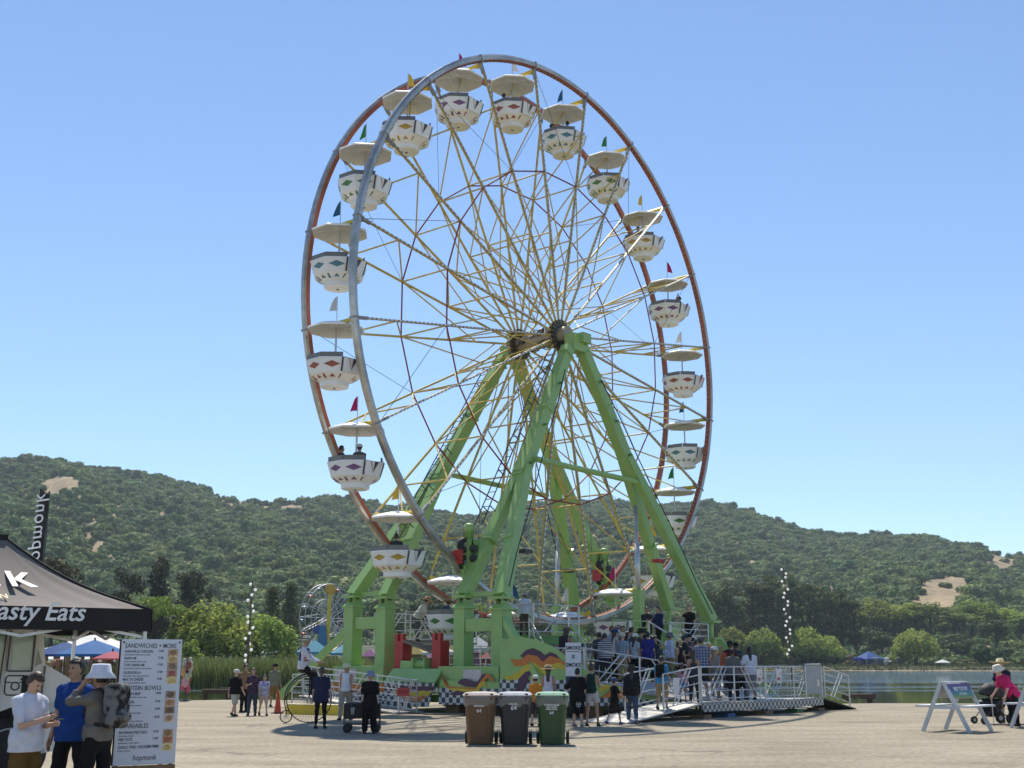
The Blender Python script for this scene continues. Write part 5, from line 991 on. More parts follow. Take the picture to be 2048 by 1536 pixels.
def cloth(c, pat=None):
    nm = 'cloth %02x%02x%02x' % tuple(int(255*min(1, x)**.45) for x in c)+(' '+pat[0] if pat else '')
    if nm in MATS: return MATS[nm]
    m = mat(nm, c, .85, var=.14, vscale=6, bump=.25, bscale=60, spec=.2)
    if pat:
        N = m.node_tree.nodes; L = m.node_tree.links; b = N['Principled BSDF']; base = b.inputs['Base Color'].links[0].from_socket; tc = N.new('ShaderNodeTexCoord'); sp_ = N.new('ShaderNodeSeparateXYZ'); L.new(tc.outputs['Object'], sp_.inputs[0])
        def stripe(sock, per, duty):
            a = N.new('ShaderNodeMath'); a.operation = 'MULTIPLY'; a.inputs[1].default_value = 1/per; L.new(sock, a.inputs[0]); f = N.new('ShaderNodeMath'); f.operation = 'FRACT'; L.new(a.outputs[0], f.inputs[0]); g = N.new('ShaderNodeMath'); g.operation = 'LESS_THAN'; g.inputs[1].default_value = duty; L.new(f.outputs[0], g.inputs[0]); return g.outputs[0]
        def mixc(fac, col, src, amt=1.0):
            x = N.new('ShaderNodeMix'); x.data_type = 'RGBA'; x.inputs['B'].default_value = (*col, 1)
            if amt < 1: q = N.new('ShaderNodeMath'); q.operation = 'MULTIPLY'; q.inputs[1].default_value = amt; L.new(fac, q.inputs[0]); fac = q.outputs[0]
            L.new(fac, x.inputs['Factor']); L.new(src, x.inputs['A']); return x.outputs['Result']
        k = pat[0].split()[0]; o = base
        if k == 'stripes': o = mixc(stripe(sp_.outputs['Z'], .075, .45), pat[1], o)
        elif k == 'plaid': o = mixc(stripe(sp_.outputs['Z'], .085, .4), pat[1], o, .55); o = mixc(stripe(sp_.outputs['X'], .085, .4), pat[1], o, .55)
        else:
            nz = N.new('ShaderNodeTexNoise'); nz.inputs['Scale'].default_value = 9; L.new(tc.outputs['Object'], nz.inputs['Vector']); r_ = N.new('ShaderNodeValToRGB'); r_.color_ramp.elements[0].position = .42; r_.color_ramp.elements[1].position = .58; L.new(nz.outputs['Fac'], r_.inputs[0]); o = mixc(r_.outputs[0], pat[1], o)
        L.new(o, b.inputs['Base Color'])
    return m
def skinm(t): return mat('skin '+t, SKIN[t], .55, var=.06, vscale=8, spec=.35)
HAIR = {'black': (.012, .01, .009), 'brown': (.05, .028, .016), 'blond': (.28, .19, .09), 'grey': (.25, .24, .23), 'red': (.22, .06, .03), 'pink': (.30, .06, .09)}
M_eye = mat('eye', (.02, .02, .02), .3)
PCACHE = {}
def add_mesh(name, VF, m, parent):
    me = np_mesh(name, VF[0], VF[1], m); me.polygons.foreach_set('use_smooth', [True]*len(me.polygons)); o = bpy.data.objects.new(name, me); COL.objects.link(o); o.parent = parent; return o
def hat_mesh(kind):
    m = MB()
    if kind == 'cap': m.lathe([(.105, -.01), (.108, .03), (.095, .075), (.06, .108), (.01, .118)], 16, sy=1.14); m.add([(-.075, .08, .0), (-.05, .185, -.018), (.05, .185, -.018), (.075, .08, .0), (-.075, .08, .012), (-.05, .185, -.006), (.05, .185, -.006), (.075, .08, .012)], [(3, 2, 1, 0), (4, 5, 6, 7), (0, 1, 5, 4), (1, 2, 6, 5), (2, 3, 7, 6)])
    elif kind == 'capback': m = hat_mesh('cap'); m.v = [(-x, -y, z) for x, y, z in m.v]
    elif kind == 'bucket': m.lathe([(.165, -.045), (.168, -.04), (.112, .03), (.10, .10), (.085, .118), (.01, .122)], 20, sy=1.12)
    elif kind == 'straw': m.lathe([(.235, -.012), (.24, .0), (.17, .012), (.108, .012), (.10, .09), (.085, .115), (.01, .12)], 22, sy=1.08)
    elif kind == 'widestraw': m.lathe([(.29, .03), (.295, .04), (.2, .0), (.11, .005), (.10, .10), (.07, .13), (.01, .135)], 24, sy=1.05)
    elif kind == 'helmet': m.lathe([(.118, -.03), (.125, .03), (.105, .09), (.06, .125), (.01, .132)], 16, sy=1.2)
    return m
def person(P, H, face, label, pose, shirt=(.5, .5, .5), pants=(.05, .05, .07), skin='fair', hair='brown', hat=None, shoe=(.03, .03, .03), h=.026, spat=None, ppat=None, group=None, extra=None):
    """P: where the feet stand; face: heading in degrees, 0 = towards the camera (-Y), 90 = to the picture's right"""
    key = (repr(sorted(pose.items())), h)
    if key not in PCACHE: PCACHE[key] = person_meshes(pose, h)
    o_ = PCACHE[key]; J = o_['J']; s = H/1.76; me = np_mesh('person', o_['body'][0], o_['body'][1], [skinm(skin), M_eye])
    # fingers and eyes join the body surface
    mb_ = MB()
    if not pose.get('nohands'):
        for k, sgn in (('l', -1), ('r', 1)):
            M2 = J['HM'+k]; hd = J['hd'+k]; fwd = M2 @ Vector((0, 0, -1)); ac = M2 @ Vector((0, 1, 0)); pn = M2 @ Vector((-sgn, 0, 0)); cu = pose.get('curl', .35)
            for i, (off, ln) in enumerate(((.027, .06), (.009, .068), (-.009, .063), (-.026, .05))):
                a = hd+fwd*.012+ac*off; b1 = a+fwd*ln*.5+pn*ln*.12*cu*3; c1 = b1+(fwd*(1-cu)+pn*cu).normalized()*ln*.55; mb_.tube([a, b1, c1], [.0105, .0095, .007], 5)
            a = J['wr'+k]+fwd*.03+ac*.024; b1 = a+(fwd*.6+ac*.7+pn*.2).normalized()*.045; mb_.tube([a, b1, b1+(fwd+pn*.3).normalized()*.03], [.013, .011, .008], 5)
    HBm = J['HB']; hdp = J['hed']; nb = len(mb_.f)
    for sgn in (-1, 1): mb_.sphere(hdp+HBm @ Vector((sgn*.03, .086, .018)), .0115, 6, 4, 1)
    mb_.frame(hdp+HBm @ Vector((0, .093, -.052)), HBm @ Vector((.022, 0, 0)), HBm @ Vector((0, .006, 0)), HBm @ Vector((0, 0, .004)), 2)
    me2 = mb_.mesh('tmp', [skinm(skin), M_eye, mat('lips', (.30, .10, .08), .5)]); me.materials.append(MATS['lips'])
    import bmesh as _bm
    b_ = _bm.new(); b_.from_mesh(me); b_.from_mesh(me2); b_.to_mesh(me); b_.free(); bpy.data.meshes.remove(me2); me.polygons.foreach_set('use_smooth', [True]*len(me.polygons))
    o = bpy.data.objects.new('person', me); COL.objects.link(o); o.location = P; o.scale = (s, s, s); o.rotation_euler.z = R(face)+math.pi; tag(o, label, 'person', group)
    if 'shirt' in o_: add_mesh('shirt', o_['shirt'], cloth(shirt, spat), o)
    add_mesh('skirt' if pose.get('skirt') else ('shorts' if pose.get('pant', 1.9) < 1.2 else 'trousers'), o_['trousers'], cloth(pants, ppat), o)
    if 'hair' in o_ and hat != 'helmet': add_mesh('hair', o_['hair'], mat('hair '+hair, HAIR[hair], .5, var=.3, vscale=20), o)
    if not pose.get('nofeet'):
        for k in 'lr':
            an = J['an'+k]; m = MB(); f = Vector((0, 1, 0)); d = (J['an'+k]-J['kn'+k]).normalized(); fw = (f-d*f.dot(d)); fw = fw.normalized(); up = -d; c = an+d*.045
            vs = []
            for (y, w, z0, z1) in ((-.075, .028, -.035, .03), (-.05, .04, -.04, .05), (.03, .043, -.04, .04), (.11, .048, -.04, .008), (.165, .036, -.04, -.008), (.185, .018, -.036, -.016)):
                for (x, zz) in ((-w, z0), (w, z0), (w, z0*.2+z1*.8), (w*.6, z1), (-w*.6, z1), (-w, z0*.2+z1*.8)): vs.append(c+Vector((x, 0, 0))+fw*y+up*zz)
            fs = [(i*6+j, i*6+(j+1) % 6, (i+1)*6+(j+1) % 6, (i+1)*6+j) for i in range(5) for j in range(6)]+[(5, 4, 3, 2, 1, 0), (30, 31, 32, 33, 34, 35)]
            m.add(vs, fs); m.build('shoe', cloth(shoe), o, True, world=False)
    if hat:
        kind, c = hat[0], hat[1]; m = hat_mesh(kind); M3 = HBm @ rotx(R(hat[2] if len(hat) > 2 else 0)); base = hdp+HBm @ Vector((0, -.005, .035)); m.v = [tuple(M3 @ Vector(v)*(1.03)+base) for v in m.v]; m.build('hat' if 'cap' not in kind else 'cap', cloth(c), o, True, world=False)
        if kind in ('straw', 'widestraw'): m = MB(); m.lathe([(.112, .012), (.107, .045), (.104, .045), (.108, .012)], 20, sy=1.08, close=False); m.v = [tuple(M3 @ Vector(v)*1.04+base) for v in m.v]; m.build('hat_band', cloth((.06, .04, .03)), o, world=False)
    return o, J, s
def on_body(o, J, s, part_pt):                            # world position of a body-frame point
    return Vector(o.location)+Matrix.Rotation(o.rotation_euler.z, 3, 'Z') @ (part_pt*s)
def backpack(o, J, s, label, c, w=.30, hgt=.44, d=.17, pat=None):
    B = J['B']; base = J['pel']+B @ Vector((0, -.13, .10)); M = B
    b_ = empty('backpack', on_body(o, J, s, base), label, 'backpack', rz=o.rotation_euler.z); b_.scale = (s, s, s)
    def f(X, Y, Zz):
        q = [np.abs(X)-w/2+.07, np.abs(Y+d/2+.02)-d/2+.07, np.abs(Zz-hgt/2)-hgt/2+.07]; dd = np.sqrt(sum(np.maximum(t, 0)**2 for t in q))+np.minimum(np.maximum(np.maximum(q[0], q[1]), q[2]), 0)-.07
        return smin(dd, cone(X, Y, Zz, (-w*.28, -d-.01, hgt*.25), (w*.28, -d-.01, hgt*.25), .055, .055), .03)+.004*np.sin(X*60)*np.sin(Zz*45)
    Vv, F = surfnet(f, (-w/2-.03, -d-.1, -.03), (w/2+.03, .05, hgt+.03), .02); Vv = np.array([tuple(M @ Vector(v)) for v in Vv]); add_mesh('bag', (Vv, F), cloth(c, pat), b_)
    for sg in (-1, 1):
        m = MB(); pts = [(sg*.09, -.01, .40), (sg*.10, .06, .46), (sg*.105, .16, .44), (sg*.115, .245, .34), (sg*.13, .235, .2), (sg*.14, .12, .06), (sg*.13, 0, .04)]; pts = [M @ Vector(q) for q in pts]
        for a, b in zip(pts[:-1], pts[1:]): m.beam(a, b, .045, .012, (a+b).normalized())
        m.build('shoulder_strap', cloth((.03, .03, .03)), b_, world=False)
    m = MB(); m.tube([M @ Vector(q) for q in ((-.03, -.03, hgt-.01), (-.03, -.04, hgt+.04), (.03, -.04, hgt+.04), (.03, -.03, hgt-.01))], .008, 6); m.build('top_loop', cloth((.03, .03, .03)), b_, world=False)
    return b_

def gpos(u, vh, vf): P = G(u, vf); return P, D(u, vh, P.y).z
def npos(u, vh, N_, zd): P = NPLANE(u, vh, N_); H = P.z-zd; return Vector((P.x, P.y, zd)), H
def deck_z(E, N_):
    if N_ < 7.4: return 1.0
    if N_ < 8.95: return 1.0-(N_-7.4)/1.55*.56
    return max(0, .03+(E+9.1)/3.9*.41) if E < -5.2 else .44
def qpos(u, vh, N_): P = NPLANE(u, vh, N_); E_, _ = EN(P); z = deck_z(E_, N_); return Vector((P.x, P.y, z)), P.z-z
# poses (degrees): arm = (forward pitch, out, elbow), leg = (forward pitch, knee, spread)
S = dict
ST = S(arml=(4, 9, 12), armr=(-3, 8, 10)); STF = S(ST, bulk=.88, fem=1, hair='long', sleeve=.5)
FOLD = S(arml=(28, 8, 95, 50), armr=(28, 8, 95, 50)); PHONE = S(arml=(22, 4, 100, 30), armr=(22, 4, 100, 30), nod=28)
WALK = S(arml=(18, 6, 18), armr=(-16, 6, 14), legl=(-16, 8, 2), legr=(20, 12, 2)); WALK2 = S(arml=(-16, 6, 14), armr=(18, 6, 20), legl=(20, 10, 2), legr=(-18, 14, 2)); HIPS = S(arml=(-18, 40, 85, 60), armr=(-18, 40, 85, 60))
TEE = S(sleeve=.6); LONG = S(sleeve=1.95); TANK = S(sleeve=0)
NAVY = (.014, .017, .04); BLACK = (.008, .008, .009); WHITE = (.62, .63, .66); DENIM = (.05, .065, .10); KHAKI = (.32, .23, .13); GREY = (.16, .16, .16)
# ---- three people under the tent, menu board side
P = Vector((D(60, 1400, 13.0).x, 13.0, 0)); pers1 = person(P, D(60, 1337, 13.0).z, 62, 'boy in a white t-shirt and brown shorts looking at a phone beside the truck', S(arml=(16, 6, 82, 18), armr=(24, 4, 86, 25), nod=34, sleeve=.72, pant=.98, flare=.03, loose=.026, legl=(0, 0, 4), legr=(3, 3, 4), hem=-.13), (.60, .62, .70), (.135, .075, .02), 'fair', 'brown', h=.016, shoe=(.1, .1, .1))
ph = on_body(pers1[0], pers1[1], pers1[2], (pers1[1]['hdl']+pers1[1]['hdr'])/2+Vector((0, .05, .02))); o = empty('phone', ph, 'dark phone held by the boy in the white t-shirt', 'phone', rz=pers1[0].rotation_euler.z); mm = MB(); mm.bbox((0, 0, 0), (.075, .15, .01), .008); mm.build('case', BLK if False else M_dkm, o, world=False); mm = MB(); mm.box((0, 0, .0065), (.066, .138, .002)); mm.build('screen', mat('dark glass', (.02, .02, .025), .1), o, world=False)
P = Vector((D(150, 1400, 13.9).x, 13.9, 0)); pers2 = person(P, D(150, 1311, 13.9).z, -12, 'man in a bright blue t-shirt and black trousers left of the menu board', S(arml=(3, 10, 8), armr=(-4, 10, 12), sleeve=.62, legl=(4, 2, 11), legr=(-4, 2, 11), hem=-.13, loose=.018, turn=-12), (.012, .055, .23), (.012, .012, .014), 'tan', 'black', h=.016)
P = Vector((D(200, 1400, 13.3).x, 13.3, 0)); pers3 = person(P, D(196, 1323, 13.3).z-.03, -112, 'woman in a white bucket hat and grey top raising a hand to her face', S(bulk=.92, sleeve=1.8, arml=(84, 10, 122, 12), armr=(8, 10, 20), hair='short', legl=(4, 2, 6), legr=(-4, 2, 6), hem=-.05, loose=.022), (.165, .155, .135), (.010, .010, .011), 'tan', 'black', hat=('bucket', (.66, .67, .74)), h=.016)
backpack(*pers3, 'black and white camouflage backpack on the woman in the bucket hat', (.02, .02, .02), .32, .52, .2, ('camo', (.17, .17, .17)))
# ---- left middle ground
P, H = gpos(468, 1337, 1432); person(P, H, 50, 'boy in a black t-shirt, white cap and pale shorts walking with the left group', S(WALK, sleeve=.75, pant=.95, flare=.03, loose=.03, bulk=1.12), BLACK, (.45, .42, .36), 'fair', 'brown', hat=('cap', (.6, .58, .54)))
P, H = gpos(487, 1327, 1424); person(P, H, 60, 'dark-haired person in a tan top at the back of the left group', S(ST, sleeve=.8, hair='short'), (.26, .155, .09), BLACK, 'tan', 'black')
P, H = gpos(503, 1335, 1431); person(P, H, 5, 'woman in a navy printed t-shirt and jeans and sunglasses in the left group', S(bulk=.95, sleeve=.6, arml=(4, 9, 14), armr=(14, 12, 95, 30), hair='short'), (.025, .03, .075), DENIM, 'fair', 'brown', spat=('camo navy', (.13, .05, .07)))
P, H = gpos(526, 1347, 1431); person(P, H, 20, 'girl in a pastel tie-dye t-shirt and striped shorts', S(WALK2, bulk=.85, sleeve=.6, pant=.8, hair='long', loose=.028), (.42, .52, .46), (.40, .28, .24), 'fair', 'brown', spat=('camo tie dye', (.30, .20, .52)), ppat=('stripes', (.6, .5, .45)))
P, H = gpos(547, 1327, 1413); person(P, H, 30, 'bearded man in a black cap and grey vest over red sleeves', S(ST, sleeve=.95, pant=1.0, flare=.02), (.20, .20, .165), (.23, .14, .06), 'tan', 'black', hat=('capback', BLACK))
P, H = gpos(640, 1333, 1457); person(P, H, 178, 'woman seen from behind in a navy t-shirt and black leggings beside the high-wheel bicycle', S(arml=(2, 10, 8), armr=(2, 10, 8), sleeve=.75, hem=-.2, over=1, loose=.026, bulk=1.02, pg=.008, flare=0, hair='pony'), (.02, .025, .06), (.009, .009, .010), 'fair', 'brown', h=.022)
P, H = gpos(690, 1325, 1440); person(P, H, -8, 'woman in a white tank top, sun visor and grey trousers striding toward the lot', S(WALK, bulk=.9, sleeve=0, hair='long', hem=-.03), (.66, .68, .74), (.30, .27, .24), 'tan', 'blond', hat=('cap', (.66, .60, .42)), h=.022)
P, H = gpos(738, 1342, 1467); pw = person(P, H, 8, 'person in black clothes and a light blue bucket hat standing behind the folding wagon', S(bulk=1.05, sleeve=.9, hem=-.25, over=1, loose=.035, flare=.03, arml=(14, 8, 40), armr=(20, 8, 45), hair='short'), BLACK, (.008, .008, .008), 'fair', 'grey', hat=('bucket', (.20, .25, .34)), h=.022)
# ---- by the bins and the entry ramp
P, H = gpos(1071, 1350, 1452); person(P, H, 165, 'child in an orange t-shirt, white cap and dark shorts behind the green bin', S(ST, sleeve=.6, pant=1.0, flare=.02, bulk=.85), (.62, .22, .03), (.05, .045, .04), 'fair', 'brown', hat=('cap', (.65, .64, .62)))
P, H = gpos(1097, 1330, 1449); person(P, H, 175, 'woman in a straw hat and white tank top beside the child in orange', S(STF, sleeve=0, pant=.6, hem=-.12), (.60, .60, .68), (.25, .24, .24), 'tan', 'brown', hat=('straw', (.48, .36, .22)))
P, H = gpos(1156, 1335, 1453); pk = person(P, H, 150, 'man in an oversized black t-shirt and black shorts with a round white emblem', S(HIPS, sleeve=.9, pant=1.0, flare=.05, loose=.05, bulk=1.12, hem=-.2), BLACK, (.009, .009, .009), 'fair', 'black', h=.022, shoe=(.2, .2, .22))
P, H = gpos(1184, 1325, 1452); person(P, H, 165, 'woman with a hair bun in a dark green sleeveless top and white shorts', S(bulk=.88, sleeve=0, pant=.42, flare=.035, arml=(10, 8, 30), armr=(20, 10, 70), legl=(-8, 4, 2), legr=(10, 16, 6), hair='bun', hem=-.02), (.012, .045, .035), (.50, .48, .46), 'tan', 'brown', h=.022)
P, H = gpos(1229, 1354, 1448); person(P, H, 120, 'small boy in a black t-shirt and blue helmet-like cap holding an adult hand', S(WALK, sleeve=.7, pant=1.0, flare=.03, bulk=.9, armr=(18, 30, 20)), BLACK, (.025, .02, .018), 'fair', 'brown', hat=('helmet', (.06, .09, .16)), shoe=(.1, .12, .25))
P, H = gpos(1265, 1327, 1446); person(P, H, 175, 'person in a black vest, grey hood and blue jeans walking toward the ramp', S(WALK2, sleeve=1.9, bulk=.95, loose=.03, hair='long'), (.016, .016, .018), (.06, .085, .13), 'tan', 'black', hat=('bucket', (.045, .045, .03)), h=.022, shoe=(.4, .4, .42))
P = NPLANE(1322, 1310, 9.7); E_, _ = EN(P); zd = deck_z(E_, 9.7); H = P.z-zd; P.z = zd; pb = person(P, H, 160, 'man in a light blue t-shirt and khaki shorts walking up the entry ramp', S(legl=(-8, 6, 3), legr=(10, 8, 3), arml=(4, 6, 8), armr=(-2, 8, 14), sleeve=.65, pant=1.02, flare=.025, nod=18), (.06, .26, .46), (.36, .25, .13), 'tan', 'brown', h=.022); backpack(*pb, 'black backpack on the man in the light blue t-shirt', BLACK)
P = NPLANE(1364, 1330, 9.4); E_, _ = EN(P); zd = deck_z(E_, 9.4); H = P.z-zd; P.z = zd; person(P, max(H, 1.2), 170, 'long-haired girl in a pink top and denim skirt on the ramp', S(WALK, bulk=.85, sleeve=.6, hair='long', skirt=.28), (.42, .22, .26), (.10, .12, .2), 'tan', 'brown')
# ---- the queue on the landing
Q = [
 (1198, 1262, 4.9, 190, 'dark-haired man in a dark dotted shirt at the left end of the queue', TEE, (.025, .03, .055), DENIM, 'tan', 'black', None, ('camo dots', (.12, .12, .15))),
 (1209, 1265, 6.6, 175, 'person in a grey and white striped t-shirt with back to the lot in the queue', S(TEE, loose=.03), (.42, .43, .46), (.03, .03, .04), 'tan', 'black', None, ('stripes', (.02, .022, .03))),
 (1223, 1250, 5.2, 160, 'tall person with red-brown curly hair at the back left of the queue', TEE, (.32, .36, .40), BLACK, 'fair', 'red', None, None),
 (1229, 1256, 6.0, 110, 'woman in a white tank top and royal blue cap in the queue', S(STF, sleeve=0), (.58, .56, .52), BLACK, 'tan', 'brown', ('cap', (.02, .05, .16)), None),
 (1244, 1263, 6.9, 150, 'man in a white cap and pale blue plaid shirt in the queue', S(TEE, loose=.03), (.30, .36, .44), KHAKI, 'fair', 'grey', ('cap', (.5, .47, .38)), ('plaid', (.07, .09, .12))),
 (1245, 1250, 4.9, 20, 'dark-haired man in black facing the lot at the back of the queue', TEE, BLACK, BLACK, 'tan', 'black', None, None),
 (1262, 1252, 4.8, 120, 'man with dark hair in a grey shirt behind the white caps', TEE, (.10, .11, .12), DENIM, 'tan', 'black', None, None),
 (1269, 1265, 6.5, 130, 'woman in a white cap and pale grey t-shirt in the queue', S(STF, hair='long'), (.38, .42, .47), BLACK, 'tan', 'black', ('cap', (.62, .62, .63)), None),
 (1283, 1275, 5.6, 160, 'girl in a pink t-shirt half hidden behind the man in royal blue', S(STF), (.45, .25, .27), DENIM, 'tan', 'brown', None, None),
 (1295, 1262, 6.9, 178, 'man in a royal blue printed t-shirt with back to the lot in the queue', S(TEE, bulk=1.1), (.018, .02, .14), (.012, .012, .016), 'tan', 'black', None, ('camo print', (.03, .03, .2))),
 (1281, 1255, 4.9, 60, 'man in a dark hat at the back of the queue below the stairs', TEE, (.05, .05, .06), BLACK, 'fair', 'brown', ('bucket', (.03, .03, .03)), None),
 (1338, 1263, 6.6, 110, 'man in a white long-sleeved sun shirt and grey bucket hat in the queue', S(LONG, loose=.035), (.52, .56, .70), KHAKI, 'tan', 'black', ('bucket', (.12, .13, .15)), None),
 (1320, 1285, 6.0, 100, 'child with fair hair between the royal blue shirt and the white sun shirt', S(TEE, bulk=.85), (.10, .12, .15), DENIM, 'fair', 'blond', None, None),
 (1357, 1276, 7.7, 60, 'woman in a beige cap and black sleeveless top in the queue', S(STF, sleeve=0, arml=(24, 6, 80, 20)), (.012, .012, .014), BLACK, 'tan', 'brown', ('cap', (.46, .40, .26)), None),
 (1368, 1268, 7.0, 80, 'man in a dark green cap and black vest in the queue', S(TEE), (.02, .022, .02), BLACK, 'tan', 'black', ('cap', (.02, .06, .07)), None),
 (1378, 1266, 6.3, -40, 'man in a dark floral shirt facing the lot in the queue', S(TEE), (.06, .05, .055), DENIM, 'fair', 'black', ('cap', BLACK), ('camo floral', (.25, .16, .15))),
 (1386, 1299, 9.5, 178, 'bare-shouldered woman in a dark strapless top seen from behind on the walkway', S(bulk=.88, sleeve=0, strapless=1, hair='long', hem=-.25, arml=(10, 12, 40), armr=(6, 8, 10)), (.05, .05, .065), (.03, .03, .035), 'tan', 'brown', None, None),
 (1401, 1270, 8.6, 165, 'tall man in a blue plaid shirt and grey cap with back to the lot', S(TEE, bulk=1.08, loose=.03, pant=1.0, flare=.03, armr=(6, 14, 20)), (.05, .06, .15), (.03, .03, .035), 'tan', 'black', ('cap', (.10, .11, .12)), ('plaid', (.36, .38, .42))),
 (1391, 1278, 7.2, 140, 'person in a slate blue t-shirt just left of the tall plaid man', S(TEE), (.10, .13, .18), BLACK, 'tan', 'brown', None, None),
 (1416, 1284, 7.4, 100, 'person in a yellow straw hat right behind the tall plaid man', S(TEE), (.28, .26, .16), KHAKI, 'fair', 'blond', ('straw', (.6, .5, .3)), None),
 (1428, 1291, 8.8, 130, 'person in a white cap and grey top leaning on the walkway railing', S(STF), (.26, .28, .27), KHAKI, 'fair', 'blond', ('cap', (.6, .62, .68)), None),
 (1441, 1289, 8.2, 140, 'fair-haired woman in an orange-red top in the queue', S(STF, sleeve=.5), (.48, .12, .06), DENIM, 'fair', 'blond', None, None),
 (1459, 1280, 8.4, 150, 'man in a dark cap and maroon shirt in the queue', S(TEE), (.09, .02, .02), BLACK, 'brown', 'black', ('cap', (.02, .025, .025)), None),
 (1471, 1283, 8.2, 160, 'man in a navy cap behind the man in the grey t-shirt', S(TEE), (.03, .05, .09), BLACK, 'brown', 'black', ('cap', (.012, .015, .02)), None),
 (1464, 1296, 9.5, 172, 'man in a heather grey t-shirt with back to the lot on the walkway', S(TEE, loose=.03, armr=(10, 14, 30)), (.13, .135, .125), (.015, .015, .018), 'brown', 'black', None, None),
 (1480, 1306, 9.1, 175, 'boy in a grey and blue t-shirt between the grey and white t-shirts', S(TEE, bulk=.88, pant=1.0), (.20, .23, .28), (.02, .02, .02), 'brown', 'brown', None, None),
 (1498, 1292, 9.5, 185, 'dark-haired woman in a white t-shirt and pale jeans with back to the lot', S(bulk=.92, sleeve=.75, hair='long', arml=(10, 24, 60, 20), armr=(4, 8, 10), loose=.03, hem=-.12), (.64, .66, .74), (.20, .25, .30), 'tan', 'black', None, None),
 (1133, 1252, 5.7, 150, 'woman in a sun hat and pink tank top with a rucksack beside the deck stairs', S(STF, sleeve=0), (.45, .26, .24), BLACK, 'tan', 'brown', ('straw', (.16, .14, .10)), None),
 (1254, 1262, 5.8, 100, 'curly dark-haired woman in a teal top behind the white-capped man', S(STF), (.05, .12, .14), BLACK, 'tan', 'black', None, None),
 (1308, 1272, 5.4, 60, 'woman with sunglasses in dark clothes right of the royal blue shirt', S(STF), (.03, .03, .04), BLACK, 'tan', 'black', None, None),
]
bag_on = None
for (u, v, N_, fc, lab, pose, sh, pa, sk, hr, hat, pat) in Q:
    P, H = qpos(u, v, N_); ps = S(ST); ps.update(pose); r_ = person(P, min(H, 1.92)-(.03 if hat else 0), fc, lab, ps, sh, pa, sk, hr, hat, spat=pat, group='people waiting in the ride queue', shoe=(.05, .05, .05))
    if u == 1133: backpack(*r_, 'dark rucksack on the woman in the pink tank top', (.03, .025, .03))
# ---- attendants and people on the upper decks
P, H = npos(1048, 1181, 2.3, 2.56); person(P, H-.03, 165, 'attendant in a white sun shirt and grey bucket hat standing on the loading deck', S(LONG, loose=.04, arml=(24, 10, 40), armr=(20, 10, 30), lean=10), (.56, .60, .70), (.09, .075, .055), 'tan', 'black', hat=('bucket', (.30, .30, .27)), h=.022)
P, H = npos(836, 1198, -2.0, 2.36); person(P, 1.74, 100, 'operator in a white t-shirt and straw hat bending over the gondola at the deck', S(sleeve=.8, lean=32, loose=.035, arml=(55, 8, 12), armr=(48, 8, 16), hair='short'), (.55, .53, .48), (.10, .105, .11), 'fair', 'brown', hat=('straw', (.50, .32, .18)), h=.022)
P = NPLANE(877, 1205, .1)
P, H = npos(1293, 1213, 3.2, 2.06); person(P, H, 10, 'man in a black and white top standing behind the stair railing', S(FOLD, sleeve=1.9), (.03, .03, .035), BLACK, 'tan', 'black')
P, H = npos(1317, 1212, 4.0, 2.06); person(P, H, -60, 'man in a navy jacket going down the entry stairs', S(sleeve=1.9, loose=.03, arml=(20, 10, 40), armr=(30, 14, 30), legl=(16, 14, 2), legr=(-6, 6, 2)), (.012, .016, .06), BLACK, 'tan', 'black')
P, H = npos(1377, 1195, 3.6, 2.06); person(P, min(H, 1.85), -30, 'pink-haired woman in a black t-shirt pointing to the left from the upper deck', S(bulk=.9, sleeve=.6, armr=(70, 45, 6), arml=(4, 10, 10), hair='short', hem=-.02), (.010, .010, .012), (.02, .02, .025), 'fair', 'pink')
# ---- riders: sit on the seat ring of their gondola
def rider(cw, ang, rad, label, shirt, hair='black', hat=None, skin='tan', pose=None):
    P = [p for _, c, p in GOND if c == cw][0]; a = R(ang); q = P+Vector((rad*math.sin(a), -rad*math.cos(a), -1.46)); ps = S(sit=.10, legl=(82, 78, 4), legr=(82, 78, 4), sleeve=.7, arml=(30, 10, 50), armr=(30, 10, 50), nofeet=0, pant=1.7); ps.update(pose or {})
    J = skeleton(ps); person(q, 1.62, ang+180, label, ps, shirt, DENIM, skin, hair, hat, group='riders sitting in gondolas')
rider(19, 150, .55, 'rider with dark hair in the purple-diamond gondola left of the top', BLACK); rider(0, -40, .55, 'rider with dark hair in the topmost gondola', (.05, .05, .05))
rider(1, -70, .55, 'left rider of two in the blue-diamond gondola right of the top', BLACK); rider(1, 20, .5, 'right rider of two in the blue-diamond gondola right of the top', (.03, .03, .04)); rider(4, 90, .55, 'rider raising an arm in the purple-diamond gondola at the right', BLACK, pose=S(arml=(140, 20, 60)))
rider(14, -60, .55, 'dark-haired rider in the purple-diamond gondola low on the left', (.03, .03, .03)); rider(14, 20, .5, 'rider in a white cap in the purple-diamond gondola low on the left', (.10, .09, .08), hat=('cap', (.5, .5, .5))); rider(13, 0, .55, 'rider with brown hair in the yellow-diamond gondola at lower left', (.04, .04, .05), 'brown')
rider(12, -30, .5, 'rider in a straw hat and blue shirt boarding the green-diamond gondola', (.06, .09, .17), 'brown', ('straw', (.42, .30, .16)), pose=S(lean=20)); rider(3, -30, .55, 'rider in the yellow-diamond gondola at the upper right', BLACK)
